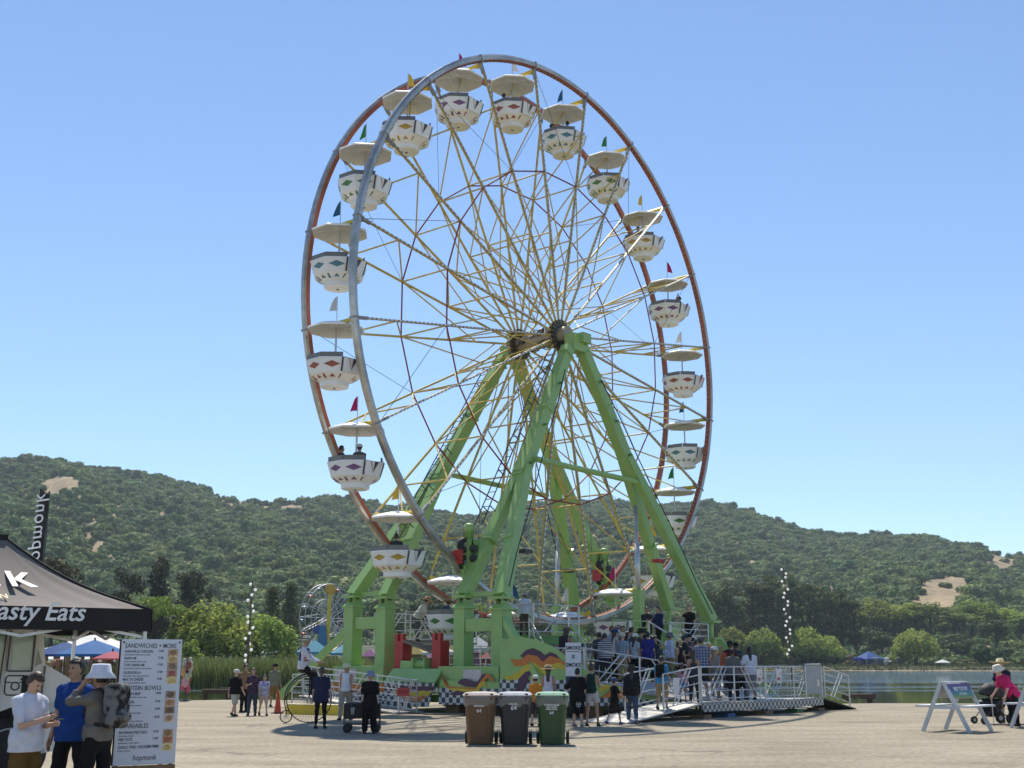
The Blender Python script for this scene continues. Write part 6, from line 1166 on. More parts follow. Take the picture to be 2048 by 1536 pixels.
# ---- couple with the stroller on the right
P, H = gpos(2030, 1330, 1448); pc1 = person(P+Vector((.05, .6, 0)), 1.72, -50, 'man in a wide straw hat and navy t-shirt behind the stroller', S(sleeve=.7, lean=10, arml=(20, 10, 30), armr=(28, 12, 20), pant=1.0, bulk=1.12, nod=-6), (.016, .02, .05), (.02, .02, .025), 'fair', 'grey', hat=('widestraw', (.72, .62, .36)), h=.022)
P = G(2030, 1452); pc2 = person(P, 1.66, -78, 'woman in a pink t-shirt and white sun hat leaning on a cane beside the stroller', S(bulk=.98, sleeve=.75, lean=34, arml=(40, 10, 18), armr=(46, 8, 26), hair='short', loose=.03, hem=-.16), (.50, .02, .13), (.012, .012, .014), 'fair', 'grey', hat=('bucket', (.66, .62, .52)), h=.022)

# ================================================================== PROPS ON THE LOT
M_lidw = mat('glossy white sleeve', (.72, .72, .70), .25)
def bin_(u, v, col, label, txt, lid):
    P = G(u, v); o = empty('wheeled_bin', P+Vector((0, .32, 0)), label, 'bin', 'wheeled bins in a row', rz=R(-4)); m_ = mat('bin plastic '+label.split()[0], col, .45, var=.1, bump=.1)
    prof = [(.245, .27, .02), (.25, .275, .10), (.30, .32, .86), (.325, .345, .88), (.325, .345, .95)]; vs = []
    for (hx, hy, z) in prof:
        b = .06; vs += [(x, y, z) for x, y in ((-hx+b, -hy), (hx-b, -hy), (hx, -hy+b), (hx, hy-b), (hx-b, hy), (-hx+b, hy), (-hx, hy-b), (-hx, -hy+b))]
    fs = [(k*8+i, k*8+(i+1) % 8, k*8+8+(i+1) % 8, k*8+8+i) for k in range(4) for i in range(8)]+[tuple(range(7, -1, -1)), tuple(range(32, 40))]
    m = MB(); m.add(vs, fs); bd = m.build('body', m_, o, world=False)
    m = MB(); m.box((-.0, -.288, .42), (.30, .02, .55)); m.v = [(x, y-.0*z if False else y-(z-.1)*.06, z) for x, y, z in m.v]; m.build('front_rib', m_, bd, world=False)
    m = MB(); m.v = []; lv = [(.335, .355, .955), (.345, .365, .975), (.30, .32, 1.02), (.15, .2, 1.035)]; vs = []
    for (hx, hy, z) in lv:
        b = .06; vs += [(x, y, z) for x, y in ((-hx+b, -hy), (hx-b, -hy), (hx, -hy+b), (hx, hy-b), (hx-b, hy), (-hx+b, hy), (-hx, hy-b), (-hx, -hy+b))]
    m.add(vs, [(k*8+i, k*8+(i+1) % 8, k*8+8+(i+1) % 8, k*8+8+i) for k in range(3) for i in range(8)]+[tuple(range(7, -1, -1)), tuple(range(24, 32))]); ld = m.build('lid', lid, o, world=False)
    m = MB(); m.tube([(-.22, .40, 1.0), (.22, .40, 1.0)], .02, 8); m.build('handle', m_, ld, world=False)
    for s in (-.26, .26): m = MB(); m.box((s, -.34, .99), (.06, .05, .035)); m.build('lid_clip', M_dkm, ld, world=False)
    for s in (-1, 1): m = MB(); m.lathe([(.05, -.03), (.13, -.03), (.135, 0), (.13, .03), (.05, .03)], 18, (s*.305, .24, .135), Matrix.Rotation(math.pi/2, 3, 'Y')); m.build('wheel', M_blk, o, True, world=False)
    # clear bag folded over the rim
    n = 64; vs = []; r_ = random.Random(int(u))
    for j, (z, k) in enumerate(((.962, 1.0), (.93, 1.075), (.88, 1.09), (.82, 1.05), (.76+.0, 1.0))):
        for i in range(n):
            a = 2*math.pi*i/n; c, s = math.cos(a), math.sin(a); q = 1/max(abs(c)/.325, abs(s)/.345); q *= (1-.10*(abs(c*s)*2)**4); w = 1+.016*math.sin(i*2.7+j*1.3)+r_.uniform(-.008, .008); vs.append((c*q*k*w, s*q*k*w, z+(.03*math.sin(i*.6)+r_.uniform(-.012, .012))*(j == 4)))
    m = MB(); m.add(vs, [(k*n+i, k*n+(i+1) % n, (k+1)*n+(i+1) % n, (k+1)*n+i) for k in range(4) for i in range(n)]); bag = mat('clear bag film', (.62, .62, .60), .22, var=.1, trans=.4); nt = bag.node_tree
    if 'film' not in nt.nodes:
        t = nt.nodes.new('ShaderNodeBsdfTransparent'); mx = nt.nodes.new('ShaderNodeMixShader'); mx.name = 'film'; mx.inputs[0].default_value = .45; out = nt.nodes['Material Output']; src = out.inputs['Surface'].links[0].from_socket; nt.links.new(t.outputs[0], mx.inputs[1]); nt.links.new(src, mx.inputs[2]); nt.links.new(mx.outputs[0], out.inputs['Surface'])
    m.build('bin_liner', bag, o, True, world=False)
    for t_, sz, z in txt: text_mesh(t_, sz, frameM((0, -.2815-(z-.1)*.06-.035, z), Vector((1, 0, 0)), Vector((0, -.07, 1))), 'lettering', M_wink, bd, ext=.002, offset=.002, world=False)
    return o
bin_(960, 1490, (.13, .065, .025), 'brown wheeled bin with a clear liner, left of the three', (('RECYCLING', .038, .76), ('64', .10, .665)), mat('lid brown paled for glare', (.72, .60, .52), .25))  # all three lid colours are paled to stand in for sun glare
bin_(1030, 1490, (.02, .02, .022), 'black wheeled bin with a clear liner, in the middle of the three', (('LANDFILL', .045, .80), ('64', .125, .72)), mat('lid black paled for glare', (.66, .66, .67), .25))
bin_(1106, 1490, (.03, .075, .02), 'green wheeled bin with a clear liner, right of the three', (('COMPOSTABLES', .042, .78), ('YARD WASTE', .035, .735), ('FOOD SCRAPS', .035, .695), ('64', .085, .625)), mat('lid green paled for glare', (.42, .62, .42), .25))
o = empty('litter', G(1153, 1497), 'small scrap of white paper on the asphalt right of the green bin', 'litter'); mm = MB(); mm.add([(-.05, 0, 0), (.04, -.03, 0), (.06, .03, .0), (-.03, .05, .0), (0, .01, .035)], [(0, 1, 4), (1, 2, 4), (2, 3, 4), (3, 0, 4), (3, 2, 1, 0)]); mm.build('crumpled_sheet', MATS['paper'], o, world=False)
o = empty('traffic_cone', G(555, 1427), 'tall orange traffic cone at the end of the left group', 'cone'); mm = MB(); mm.lathe([(.13, .03), (.115, .06), (.03, .72), (.02, .73)], 18); mm.build('cone_body', mat('cone orange', (.50, .07, .02), .5), o, True, world=False); mm = MB(); mm.box((0, 0, .015), (.36, .36, .03)); mm.build('cone_base', M_blk, o, world=False)

# A-frame seats with a sign on the ridge
def aframe(P, rz, label, sign):
    o = empty('folding_bench', P, label, 'bench', 'white A-frame benches', rz=rz); mw = mat('worn white timber paint', (.55, .57, .60), .6, var=.12, vscale=3, dirt=((.4, .38, .35), 5, .62))
    L2 = .62
    for x in (-L2, L2):
        for s in (-1, 1): m = MB(); m.beam((x, s*.58, 0), (x, s*.04, 1.14), .09, .045, Vector((1, 0, 0))); m.build('leg', mw, o, world=False)
        m = MB(); m.beam((x, -.36, .57), (x, .36, .57), .04, .07); m.build('crosspiece', mw, o, world=False)
    for s in (-1, 1): m = MB(); m.box((0, s*.52, .60), (1.5, .30, .04)); m.build('seat', mw, o, world=False)
    for s in (-1, 1):
        a, b = Vector((0, s*.085, 1.12)), Vector((0, s*.24, .78)); m = MB(); m.beam(a, b, 1.28, .03, Vector((0, s, .4))); pn = m.build('sign_panel', mw if s > 0 else sign, o, world=False)
        if s < 0:
            Y = (a-b).normalized()
            text_mesh('ENJOY YOUR DAY', .13, frameM(a.lerp(b, .38)+Vector((0, -.022, .006)), Vector((1, 0, 0)), Y), 'lettering', M_wink, pn, ext=.001, sx=.72, offset=.003, world=False); text_mesh('AT THE FAIR', .10, frameM(a.lerp(b, .72)+Vector((0, -.022, .006)), Vector((1, 0, 0)), Y), 'lettering', M_wink, pn, ext=.001, sx=.72, offset=.002, world=False)
    m = MB(); m.box((0, 0, 1.155), (1.34, .16, .03)); m.build('ridge_board', mw, o, world=False); return o
def rainbow():
    m = bpy.data.materials.new('rainbow sign print'); m.use_nodes = True; N = m.node_tree.nodes; L = m.node_tree.links; tc = N.new('ShaderNodeTexCoord'); sp_ = N.new('ShaderNodeSeparateXYZ'); L.new(tc.outputs['Generated'], sp_.inputs[0]); nz = N.new('ShaderNodeTexNoise'); nz.inputs['Scale'].default_value = 4; L.new(tc.outputs['Generated'], nz.inputs['Vector']); ad = N.new('ShaderNodeMath'); ad.operation = 'MULTIPLY_ADD'; ad.inputs[1].default_value = .25; L.new(nz.outputs['Fac'], ad.inputs[0]); L.new(sp_.outputs['Z'], ad.inputs[2]); r_ = N.new('ShaderNodeValToRGB'); el = r_.color_ramp.elements; el[0].color = (.30, .28, .05, 1); el[0].position = .14; el[1].color = (.10, .03, .14, 1); el[1].position = 1.0
    for p, c in ((.32, (.08, .22, .05)), (.52, (.03, .18, .20)), (.75, (.05, .05, .2))): q = el.new(p); q.color = (*c, 1)
    L.new(ad.outputs[0], r_.inputs[0]); L.new(r_.outputs[0], N['Principled BSDF'].inputs['Base Color']); N['Principled BSDF'].inputs['Roughness'].default_value = .4; return m
RB = rainbow(); a = G(1918, 1463); aframe(a+Vector((0, .1, 0)), R(46), 'white A-frame bench with a rainbow sign reading ENJOY YOUR DAY', RB); b = G(2098, 1457); aframe(b+Vector((.0, .25, 0)), R(42), 'white A-frame bench cut off by the right edge of the picture', mw if False else MATS['worn white timber paint'])

# stroller
P = G(1998, 1449); o = empty('stroller', P+Vector((-.02, .3, 0)), 'black baby stroller with a closed hood beside the woman in pink', 'stroller', rz=R(100)); mk = mat('black stroller fabric', (.012, .012, .014), .6, var=.3, vscale=8)
def fhood(X, Y, Zz): return np.maximum(np.maximum(ell(X, Y, Zz, (0, .0, .78), (.25, .36, .30), ((1, 0, 0), (0, 1, 0), (0, 0, 1))), .72-Zz+.2*Y), -(ell(X, Y, Zz, (0, .0, .76), (.22, .33, .27), ((1, 0, 0), (0, 1, 0), (0, 0, 1)))))+.006*np.sin(Y*40)
add_mesh('hood', surfnet(fhood, (-.3, -.42, .55), (.3, .42, 1.12), .02), mat('grey stroller hood', (.035, .033, .032), .7), o)
def fbas(X, Y, Zz): return smin(ell(X, Y, Zz, (0, .06, .52), (.22, .40, .16), ((1, 0, 0), (0, 1, 0), (0, 0, 1))), ell(X, Y, Zz, (0, .02, .30), (.2, .3, .12), ((1, 0, 0), (0, 1, 0), (0, 0, 1))), .04)+.012*np.sin(Y*30)*np.sin(Zz*35)
add_mesh('carrier', surfnet(fbas, (-.26, -.42, .15), (.26, .5, .72), .022), mk, o)
for x in (-.25, .25):
    m = MB(); m.tube([(x, -.62, 1.02), (x, -.45, .85), (x, .1, .45), (x, .42, .14)], .016, 8); m.build('frame_tube', M_dkm, o, world=False); m = MB(); m.tube([(x, .12, .48), (x, -.36, .13)], .016, 8); m.build('frame_tube', M_dkm, o, world=False)
    for y, r in ((.42, .10), (-.36, .14)): m = MB(); m.lathe([(r*.4, -.03), (r*.95, -.03), (r, 0), (r*.95, .03), (r*.4, .03)], 16, (x, y, r), Matrix.Rotation(math.pi/2, 3, 'Y')); w_ = m.build('wheel', M_blk, o, True, world=False); m = MB(); m.tube([(x-.035, y, r), (x+.035, y, r)], r*.45, 10); m.build('wheel_hub', MATS['grey steel plaque'], w_, world=False)
m = MB(); m.tube([(-.25, -.62, 1.02), (.25, -.62, 1.02)], .02, 8); m.build('handlebar', M_blk, o, world=False)
h_ = on_body(pc2[0], pc2[1], pc2[2], pc2[1]['hdr']); o = empty('walking_cane', (h_.x, h_.y, 0), 'silver walking cane held by the woman in pink', 'cane'); m = MB(); m.tube([(0, 0, .02), (0, 0, h_.z)], .012, 8); m.build('shaft', M_alu, o, world=False); m = MB(); m.tube([(-.07, 0, h_.z), (.05, 0, h_.z+.01)], .017, 8); m.build('grip', M_blk, o, world=False); m = MB(); m.tube([(0, 0, 0), (0, 0, .04)], .018, 8); m.build('rubber_tip', M_blk, o, world=False)

# folding wagon in front of the person in black
P = G(716, 1466); o = empty('folding_wagon', P+Vector((.06, .25, 0)), 'black folding wagon with a white cup in front of the person in black', 'wagon', rz=R(4)); m = MB()
m.box((0, 0, .34), (.84, .46, .03)); m.build('floor', mk, o, world=False)
for s in (-1, 1):
    m = MB(); m.box((0, s*.23, .50), (.84, .015, .30)); m.build('side_panel', mk, o, world=False); m = MB(); m.box((s*.42, 0, .50), (.015, .44, .30)); m.build('end_panel', mk, o, world=False)
    for t in (-1, 1):
        m = MB(); m.lathe([(.05, -.04), (.095, -.04), (.105, 0), (.095, .04), (.05, .04)], 16, (s*.34, t*.25, .105), RX); m.build('wheel', M_blk, o, True, world=False); m = MB(); m.tube([(s*.42, t*.24, .18), (s*.42, t*.24, .68)], .014, 6); m.build('frame_post', M_dkm, o, world=False)
    m = MB(); m.tube([(-.42, s*.24, .67), (.42, s*.24, .67)], .014, 6); m.build('frame_rail', M_dkm, o, world=False); m = MB(); m.beam((-.42, s*.245, .20), (.42, s*.245, .20), .02, .02); m.build('frame_rail', M_dkm, o, world=False)
m = MB(); m.tube([(-.22, -.26, .3), (-.24, -.34, .7), (-.24, -.36, .95)], .013, 6); m.tube([(-.31, -.36, .95), (-.17, -.36, .95)], .015, 6); m.build('pull_handle', M_dkm, o, world=False)
o = empty('paper_cup', P+Vector((-.14, -.02, .42)), 'white lidded cup hanging on the folding wagon', 'cup'); m = MB(); m.lathe([(.032, 0), (.045, .14)], 14); m.build('cup_body', MATS['paper'], o, True, world=False); m = MB(); m.lathe([(.048, .14), (.048, .155), (.03, .162)], 14); m.build('lid', M_wb, o, True, world=False)

# high-wheel bicycle and its rider
P = G(612, 1446); bx = empty('high_wheel_bicycle', P, 'black high-wheel bicycle with a tiny rear wheel', 'bicycle'); RW = .62
def spokewheel(c, r, nm, par, ns):
    m = MB(); n = 40; m.tube([c+Vector((r*math.cos(a), 0, r*math.sin(a))) for a in [2*math.pi*i/n for i in range(n+1)]], .016, 6, caps=False); w_ = m.build(nm, M_blk, par, True, world=False)
    m = MB()
    for i in range(ns): a = 2*math.pi*i/ns; m.tube([c+Vector((.03*math.cos(a+.6), .02*(-1)**i, .03*math.sin(a+.6))), c+Vector((r*math.cos(a), 0, r*math.sin(a)))], .003, 4)
    sp_ = m.build('wheel_spokes', M_dkm, w_, world=False); tag(sp_, kind='stuff'); m = MB(); m.tube([c-Vector((0, .06, 0)), c+Vector((0, .06, 0))], .035, 10); m.build('wheel_hub', M_alu, w_, world=False); return w_
cf = Vector((.06, 0, RW+.016)); cr = Vector((-.56, -.0, .176)); spokewheel(cf, RW, 'front_wheel', bx, 40); spokewheel(cr, .16, 'rear_wheel', bx, 14)
m = MB(); top = cf+Vector((0, 0, RW+.09)); arc = [top]+[cf+Vector(((RW+.06)*math.cos(a), 0, (RW+.06)*math.sin(a))) for a in [R(d) for d in (110, 130, 150, 168, 186)]]+[cr+Vector((.0, 0, .12)), cr]; m.tube(arc, [.022, .022, .022, .02, .02, .018, .016, .014], 8); m.build('backbone', M_blk, bx, True, world=False)
for s in (-1, 1):
    m = MB(); m.tube([top+Vector((0, s*.05, -.02)), cf+Vector((0, s*.05, 0))], .014, 6); m.build('fork_blade', M_blk, bx, world=False); m = MB(); m.tube([cf+Vector((0, s*.06, 0)), cf+Vector((s*.13, s*.09, -s*.06))], .012, 6); m.build('crank', M_alu, bx, world=False); m = MB(); m.box(cf+Vector((s*.13, s*.13, -s*.06)), (.09, .08, .025)); m.build('pedal', M_blk, bx, world=False)
m = MB(); m.tube([top+Vector((.1, -.3, .02)), top+Vector((.06, -.2, .1)), top+Vector((0, 0, .12)), top+Vector((.06, .2, .1)), top+Vector((.1, .3, .02))], .013, 8); m.build('handlebar', M_dkm, bx, True, world=False); m = MB(); m.sphere(top+Vector((-.18, 0, .03)), .13, 10, 6, sc=(1.1, .75, .35)); m.build('saddle', mat('leather', (.04, .022, .012), .6), bx, True, world=False)
sit = P+top+Vector((-.2, 0, .07))
pr = person(sit-Vector((0, 0, .05)), 1.72, 90, 'rider in a straw boater, blue vest and red striped shirt on the high-wheel bicycle', S(sit=.17, legl=(42, 46, 7), legr=(58, 52, 7), sleeve=1.9, arml=(40, 10, 30), armr=(40, 10, 30), loose=.024, pg=.014, lean=4), (.62, .62, .66), (.012, .011, .012), 'tan', 'grey', hat=('straw', (.60, .54, .40)), h=.022)
o_, J_, s_ = pr
def fvest(X, Y, Zz):
    d = body_sdf(J_, S(bulk=1.0), 1)(X, Y, Zz, .032); return np.maximum(np.maximum(d, np.maximum(-(Zz-J_['pel'].z)+.04, (Zz-J_['pel'].z)-.49)), np.abs(X)-.165)
Vv, F = surfnet(fvest, (-.25, -.25, J_['pel'].z-.05), (.25, .25, J_['pel'].z+.55), .022); add_mesh('vest', (Vv, F), cloth((.02, .03, .17)), o_)
def fbib(X, Y, Zz):
    d = body_sdf(J_, S(bulk=1.0), 1)(X, Y, Zz, .042); return np.maximum(np.maximum(d, np.maximum(-(Zz-J_['pel'].z)-.02, (Zz-J_['pel'].z)-.42)), .03-Y)
Vv, F = surfnet(fbib, (-.25, -.05, J_['pel'].z-.1), (.25, .28, J_['pel'].z+.5), .022); add_mesh('striped_bib', (Vv, F), cloth((.55, .52, .50), ('stripes bib', (.33, .03, .04))), o_)
# emblem on the black shorts
o_, J_, s_ = pk; q = on_body(o_, J_, s_, J_['knl']*.55+J_['hil']*.45); 
m = MB(); m.lathe([(.085, 0), (.085, .004), (.068, .004), (.068, 0)], 24, close=False); m.lathe([(.001, 0), (.032, 0), (.032, .005), (.001, .005)], 12); loc = (J_['hir']*.42+J_['knr']*.58)+Vector((.0, -.145, 0)); m.v = [tuple(rotx(math.pi/2) @ Vector(v)+loc) for v in m.v]; m.build('round_emblem', cloth((.6, .6, .6)), o_, world=False)

# ================================================================== FOOD STAND ON THE LEFT
M_tent = mat('grey tent cloth', (.165, .145, .128), .85, var=.08, vscale=2); M_val = mat('black valance cloth', (.010, .009, .009), .8, var=.2); M_under = mat('tent lining', (.28, .26, .23), .9, var=.08)
TPH = R(36); TC, TS = math.cos(TPH), math.sin(TPH); TX1 = D(303, 1222, 15.0); ez = TX1.z; hw = hd_ = 1.52; TCX = TX1.x-hw*TC-hd_*TS; TCY = 15.0-hw*TS+hd_*TC; pkz = D(8, 1068, TCY).z
def TR(x, y, z=0.0): return Vector((TCX+x*TC-y*TS, TCY+x*TS+y*TC, z))
TXV = Vector((TC, TS, 0))
tent = empty('canopy_tent', (TCX, TCY, 0), 'grey pop-up canopy tent with a black valance lettered Tasty Eats', 'tent')
TCS = [(-hw, -hd_), (hw, -hd_), (hw, hd_), (-hw, hd_)]
def roof_pt(s, t, side):                                  # side 0 front,1 right,2 back,3 left; s -1..1 along the eave, t 0 eave..1 peak
    a, b = TCS[side], TCS[(side+1) % 4]; q = (s+1)/2; x, y = (a[0]*(1-q)+b[0]*q)*(1-t), (a[1]*(1-q)+b[1]*q)*(1-t)
    zz = ez+(pkz-ez)*(t*.62+.38*t**2.6); wr = .016*math.sin(s*21+t*5+side)*(1-t)*abs(s)**1.5*min(1, t*8)
    return TR(x, y, zz-.04*math.sin(math.pi*t)*(1-s*s)+wr)
ns, ntt = 40, 16
for side in range(4):
    vs = [roof_pt(-1+2*i/ns, j/ntt*.97, side) for j in range(ntt+1) for i in range(ns+1)]; m = MB(); m.add(vs, [(j*(ns+1)+i, j*(ns+1)+i+1, (j+1)*(ns+1)+i+1, (j+1)*(ns+1)+i) for j in range(ntt) for i in range(ns)]); m.build('roof_panel', M_tent, tent, True)
    a, b = TR(*TCS[side], ez), TR(*TCS[(side+1) % 4], ez); out = (b-a).cross(Z).normalized(); vs = []
    for j, z in enumerate((.02, -.09, -.17, -.25)):
        for i in range(25): w = .012*math.sin(i*.9+side)*j/3; vs.append(a.lerp(b, i/24)+out*(.012+w)+Z*z)
    vs += [v-out*.006 for v in vs]; m = MB(); k = 100; m.add(vs, [(j*25+i, j*25+25+i, j*25+26+i, j*25+i+1) for j in range(3) for i in range(24)]+[(k+j*25+i, k+j*25+i+1, k+j*25+26+i, k+j*25+25+i) for j in range(3) for i in range(24)]); vl = m.build('valance', M_val, tent, True)
    if side == 0: val_front = vl
    m = MB(); m.tube([roof_pt(1, t/14*.97, side)+Z*.012 for t in range(15)], .016, 6); m.build('corner_piping', M_val, tent, True)
m = MB(); m.box(TR(0, 0, pkz-.05), (.16, .16, .08), TPH); m.build('peak_cap', M_val, tent)
for sx_ in (-1, 1):
    for sy_ in (-1, 1):
        m = MB(); q = TR(sx_*(hw-.05), sy_*(hd_-.05)); m.box(q+Z*ez/2, (.045, .045, ez), TPH); lg = m.build('leg', M_alu, tent); m = MB(); m.box(q+Z*.01, (.12, .12, .02), TPH); m.build('foot', M_dkm, lg)
for i in range(4):
    a, b = TR(TCS[i][0]*.96, TCS[i][1]*.96), TR(TCS[(i+1) % 4][0]*.96, TCS[(i+1) % 4][1]*.96); m = MB()
    for k in range(2): p0, p1 = a.lerp(b, k/2), a.lerp(b, (k+1)/2); m.beam(p0+Z*(ez-.05), p1+Z*(ez-.32), .02, .035); m.beam(p0+Z*(ez-.32), p1+Z*(ez-.05), .02, .035)
    m.build('scissor_truss', M_alu, tent)
M_wht = mat('white print', (.75, .75, .74), .6); M_gold = mat('gold print', (.50, .40, .18), .6)
FN = TR(0, -1)-TR(0, 0)                                    # outward normal of the front side
def on_front(u, v):
    d = ray(u, v); O = Vector((0, 0, EYE)); q = TR(0, -hd_)+FN*.03; return O+d*((q-O).dot(FN)/d.dot(FN))
text_mesh('Tasty Eats', .30, frameM(on_front(68, 1224), TXV, Z), 'lettering', M_wht, val_front, ext=.003, shear=.25, sx=.95, offset=.004)
sl = (roof_pt(0, .40, 0)-roof_pt(0, .15, 0)).normalized(); nrm = TXV.cross(sl).normalized()
def on_roof(u, v):
    d = ray(u, v).normalized(); O = Vector((0, 0, EYE)); return min((roof_pt(-1+2*i/80, j/50*.9, 0) for i in range(81) for j in range(51)), key=lambda p: ((p-O).normalized()-d).length)
pA, pB = on_roof(34, 1160), on_roof(16, 1199); kh = (on_roof(34, 1187)-on_roof(34, 1128)).length/.72
text_mesh('k', kh, frameM(pA+nrm*.04, TXV, sl), 'lettering', M_wht, tent, ext=.002, offset=.008, sx=.62); text_mesh('hopmon', kh, frameM(pA+nrm*.04-TXV*.22, TXV, sl), 'lettering', M_wht, tent, align='RIGHT', ext=.002, offset=.008, sx=.62); text_mesh('TAVERN', .2, frameM(pB+nrm*.04, TXV, sl), 'lettering', M_gold, tent, align='RIGHT', ext=.002, offset=.003, sx=.7)

# menu board on an easel
bl, br = D(234, 1400, 13.9), D(357, 1400, 14.25); X_ = Vector((br.x-bl.x, br.y-bl.y, 0)); wB = X_.length; X_.normalize(); mo = Vector((bl.x, bl.y, 0)); zt, zb = D(243, 1278, 13.9).z, D(228, 1532, 13.9).z; hB = zt-zb
mn = empty('menu_board', mo+X_*wB/2, 'tall white menu board with dish photos standing right of the tent leg', 'menu board', rz=math.atan2(X_.y, X_.x))
m = MB(); m.box((0, 0, (zt+zb)/2), (wB, .02, hB)); pan = m.build('panel', mat('white menu print', (.60, .64, .72), .5, var=.03), mn, world=False)
for s in (-1, 1): m = MB(); m.box((s*(wB/2-.04), .04, zt/2), (.045, .045, zt)); m.build('easel_leg', M_timber, mn, world=False); m = MB(); m.beam((s*(wB/2-.04), .06, zt*.8), (s*(wB/2-.04), .7, 0), .04, .04); m.build('back_leg', M_timber, mn, world=False)
m = MB(); m.box((0, .0, zb-.03), (wB, .06, .045)); m.build('ledge', M_timber, mn, world=False); m = MB(); m.box((-wB/2-.006, 0, (zt+zb)/2), (.012, .03, hB)); m.build('edge_strip', M_val, mn, world=False)
M_mi = mat('menu ink', (.05, .055, .07), .6); M_mi2 = mat('menu fine print', (.22, .23, .27), .6)
def mt(t, sz, x, f, m_=M_mi, al='LEFT', sx=.8, shear=0): text_mesh(t, sz, frameM((x, -.0115, zt-f*hB), Vector((1, 0, 0)), Z), 'lettering', m_, pan, align=al, ext=.0005, sx=sx, offset=.0006, shear=shear, world=False)
xl, xr = -wB/2+.045, wB/2-.21
mt('SANDWICHES + MORE', .072, xl, .055)
rowsM = [(.10, 'NASHVILLE CHICKEN', '17.00', 'buttermilk fried chicken, slaw, pickles'), (.155, 'BANH MI', '17.00', 'pickled vegetables, cilantro, aioli'), (.21, 'TOFU BANH MI', '17.00', 'marinated tofu, pickled carrot, cucumber'), (.27, 'QUESADILLA', '17.00', 'cheese blend, salsa, crema, guacamole'), (.325, 'MAC N CHEESE', '15.00', 'cavatappi, sharp cheddar, crumbs'), (.44, 'KOREAN BEEF', '18.00', 'rice, kimchi, cucumber, sesame, egg'), (.505, 'CHICKEN', '18.00', 'rice, greens, tomato, avocado'), (.565, 'TOFU', '18.00', 'rice, carrot, edamame, ginger'), (.63, 'STEAK', '18.00', 'rice, peppers, onions, chimichurri'), (.745, 'BAVARIAN PRETZELS', '12.00', 'beer cheese, mustard'), (.80, 'FIRE TOTS', '12.00', 'spiced potato, ranch, scallions'), (.86, 'GARLIC FRIES / REGULAR FRIES', '11.00 / 10.00', 'parsley, parmesan')]
mt('PROTEIN BOWLS', .072, xl, .395); mt('SHAREABLES', .072, xl, .695)
FOOD = [(.28, .17, .08), (.40, .27, .12), (.20, .13, .09), (.30, .12, .08), (.50, .38, .15), (.16, .11, .06), (.38, .20, .10), (.14, .08, .04), (.35, .24, .15), (.25, .15, .07), (.32, .12, .05), (.45, .33, .14)]
for i, (f, a, p_, d_) in enumerate(rowsM):
    mt(a, .042, xl, f); mt(p_, .036, xr, f-.004, M_mi, 'RIGHT'); mt(d_, .024, xl, f+.026, M_mi2)
    m = MB(); zc = zt-(f+.008)*hB; m.box((wB/2-.10, -.0118, zc), (.115, .003, .078)); ph_ = m.build('dish_photo', mat('photo ground %d' % i, tuple(min(1, x*1.5+.05) for x in FOOD[i]), .4, var=.5, vscale=18), pan, world=False); m = MB(); m.lathe([(.001, 0), (.04, 0), (.034, .004), (.001, .005)], 14, (wB/2-.10, -.0135, zc), rotx(math.pi/2)); m.v = [(x, y, zc+(z-zc)*.72) for x, y, z in m.v]; m.build('dish', mat('dish %d' % i, FOOD[i], .5, var=.6, vscale=40), ph_, world=False)
mt('hopmonk', .085, .0, .945, M_mi, 'CENTER', .8, .1)
for s in (-1, 1): m = MB(); m.lathe([(.012, 0), (.012, .004)], 8, (s*(wB/2-.03), -.0105, zt-.035), rotx(math.pi/2)); m.build('screw', M_dkm, pan, world=False)

# feather flag behind the tent
fb = D(70, 1300, 17.2); zt_, zb_ = D(80, 976, 17.2).z, D(64, 1140, 17.2).z; fl_ = empty('feather_flag', (fb.x, fb.y, 0), 'tall black feather flag with white lettering seen from behind, above the tent', 'flag'); x0, x1 = D(64, 1100, 17.2).x-fb.x, D(97, 1000, 17.2).x-fb.x
m = MB(); m.tube([(x1, .01, 0), (x1, .01, zt_-.05)], .016, 8); m.build('pole', M_dkm, fl_, world=False); vs = []
for j in range(25):
    t = j/24; z = 1.6+(zt_-1.6)*t; xx = x0+.03*t
    for i in range(7): s_ = i/6; vs.append((xx+(x1-xx)*s_, .03*math.sin(t*9+s_*3), z-(.10*s_ if j == 24 else 0)))
m = MB(); m.add(vs, [(j*7+i, j*7+i+1, j*7+8+i, j*7+7+i) for j in range(24) for i in range(6)]); fc = m.build('flag_cloth', mat('black flag cloth', (.018, .017, .017), .8, var=.2, trans=.1), fl_, True, world=False)
text_mesh('hopmonk', .27, frameM(((x0+x1)/2+.01, -.045, (zt_+2.75)/2+.02), Vector((0, 0, -1)) if False else Vector((0, 0, 1)), Vector((1, 0, 0))) @ Matrix.Diagonal((1, 1, -1, 1)), 'lettering', M_wht, fc, ext=.001, sx=1.0, shear=.15, world=False, space=1.1)

# food truck behind the tent
TY = 17.6; tx = D(140, 1400, TY).x; tk = empty('food_truck', (D(142, 1400, TY-1.05).x, TY-1.05, 0), 'white step-van food truck parked behind the tent', 'truck', rz=R(23)); M_tw = mat('white truck paint', (.78, .80, .80), .35, var=.05, vscale=1); M_gl = mat('dark truck glass', (.03, .05, .05), .05, spec=.8); M_gl2 = mat('pale reflecting glass', (.30, .42, .38), .08, spec=.8)
def tX(u): return D(u, 1400, TY-1.05).x
def tZ(v): return D(60, v, TY-1.05).z
yb = TY-1.05; xf = tX(142)
side = [(-4.2-(-tx) if False else tx-6.5, .42), (tX(-6), .42), (tX(-3), .75), (tX(10), .98), (tX(36), 1.05), (tX(62), .98), (tX(76), .75), (tX(78), .42), (xf, .50), (xf, tZ(1360)), (tX(88), tZ(1328)), (tX(66), 2.75), (tx-6.5, 2.85)]
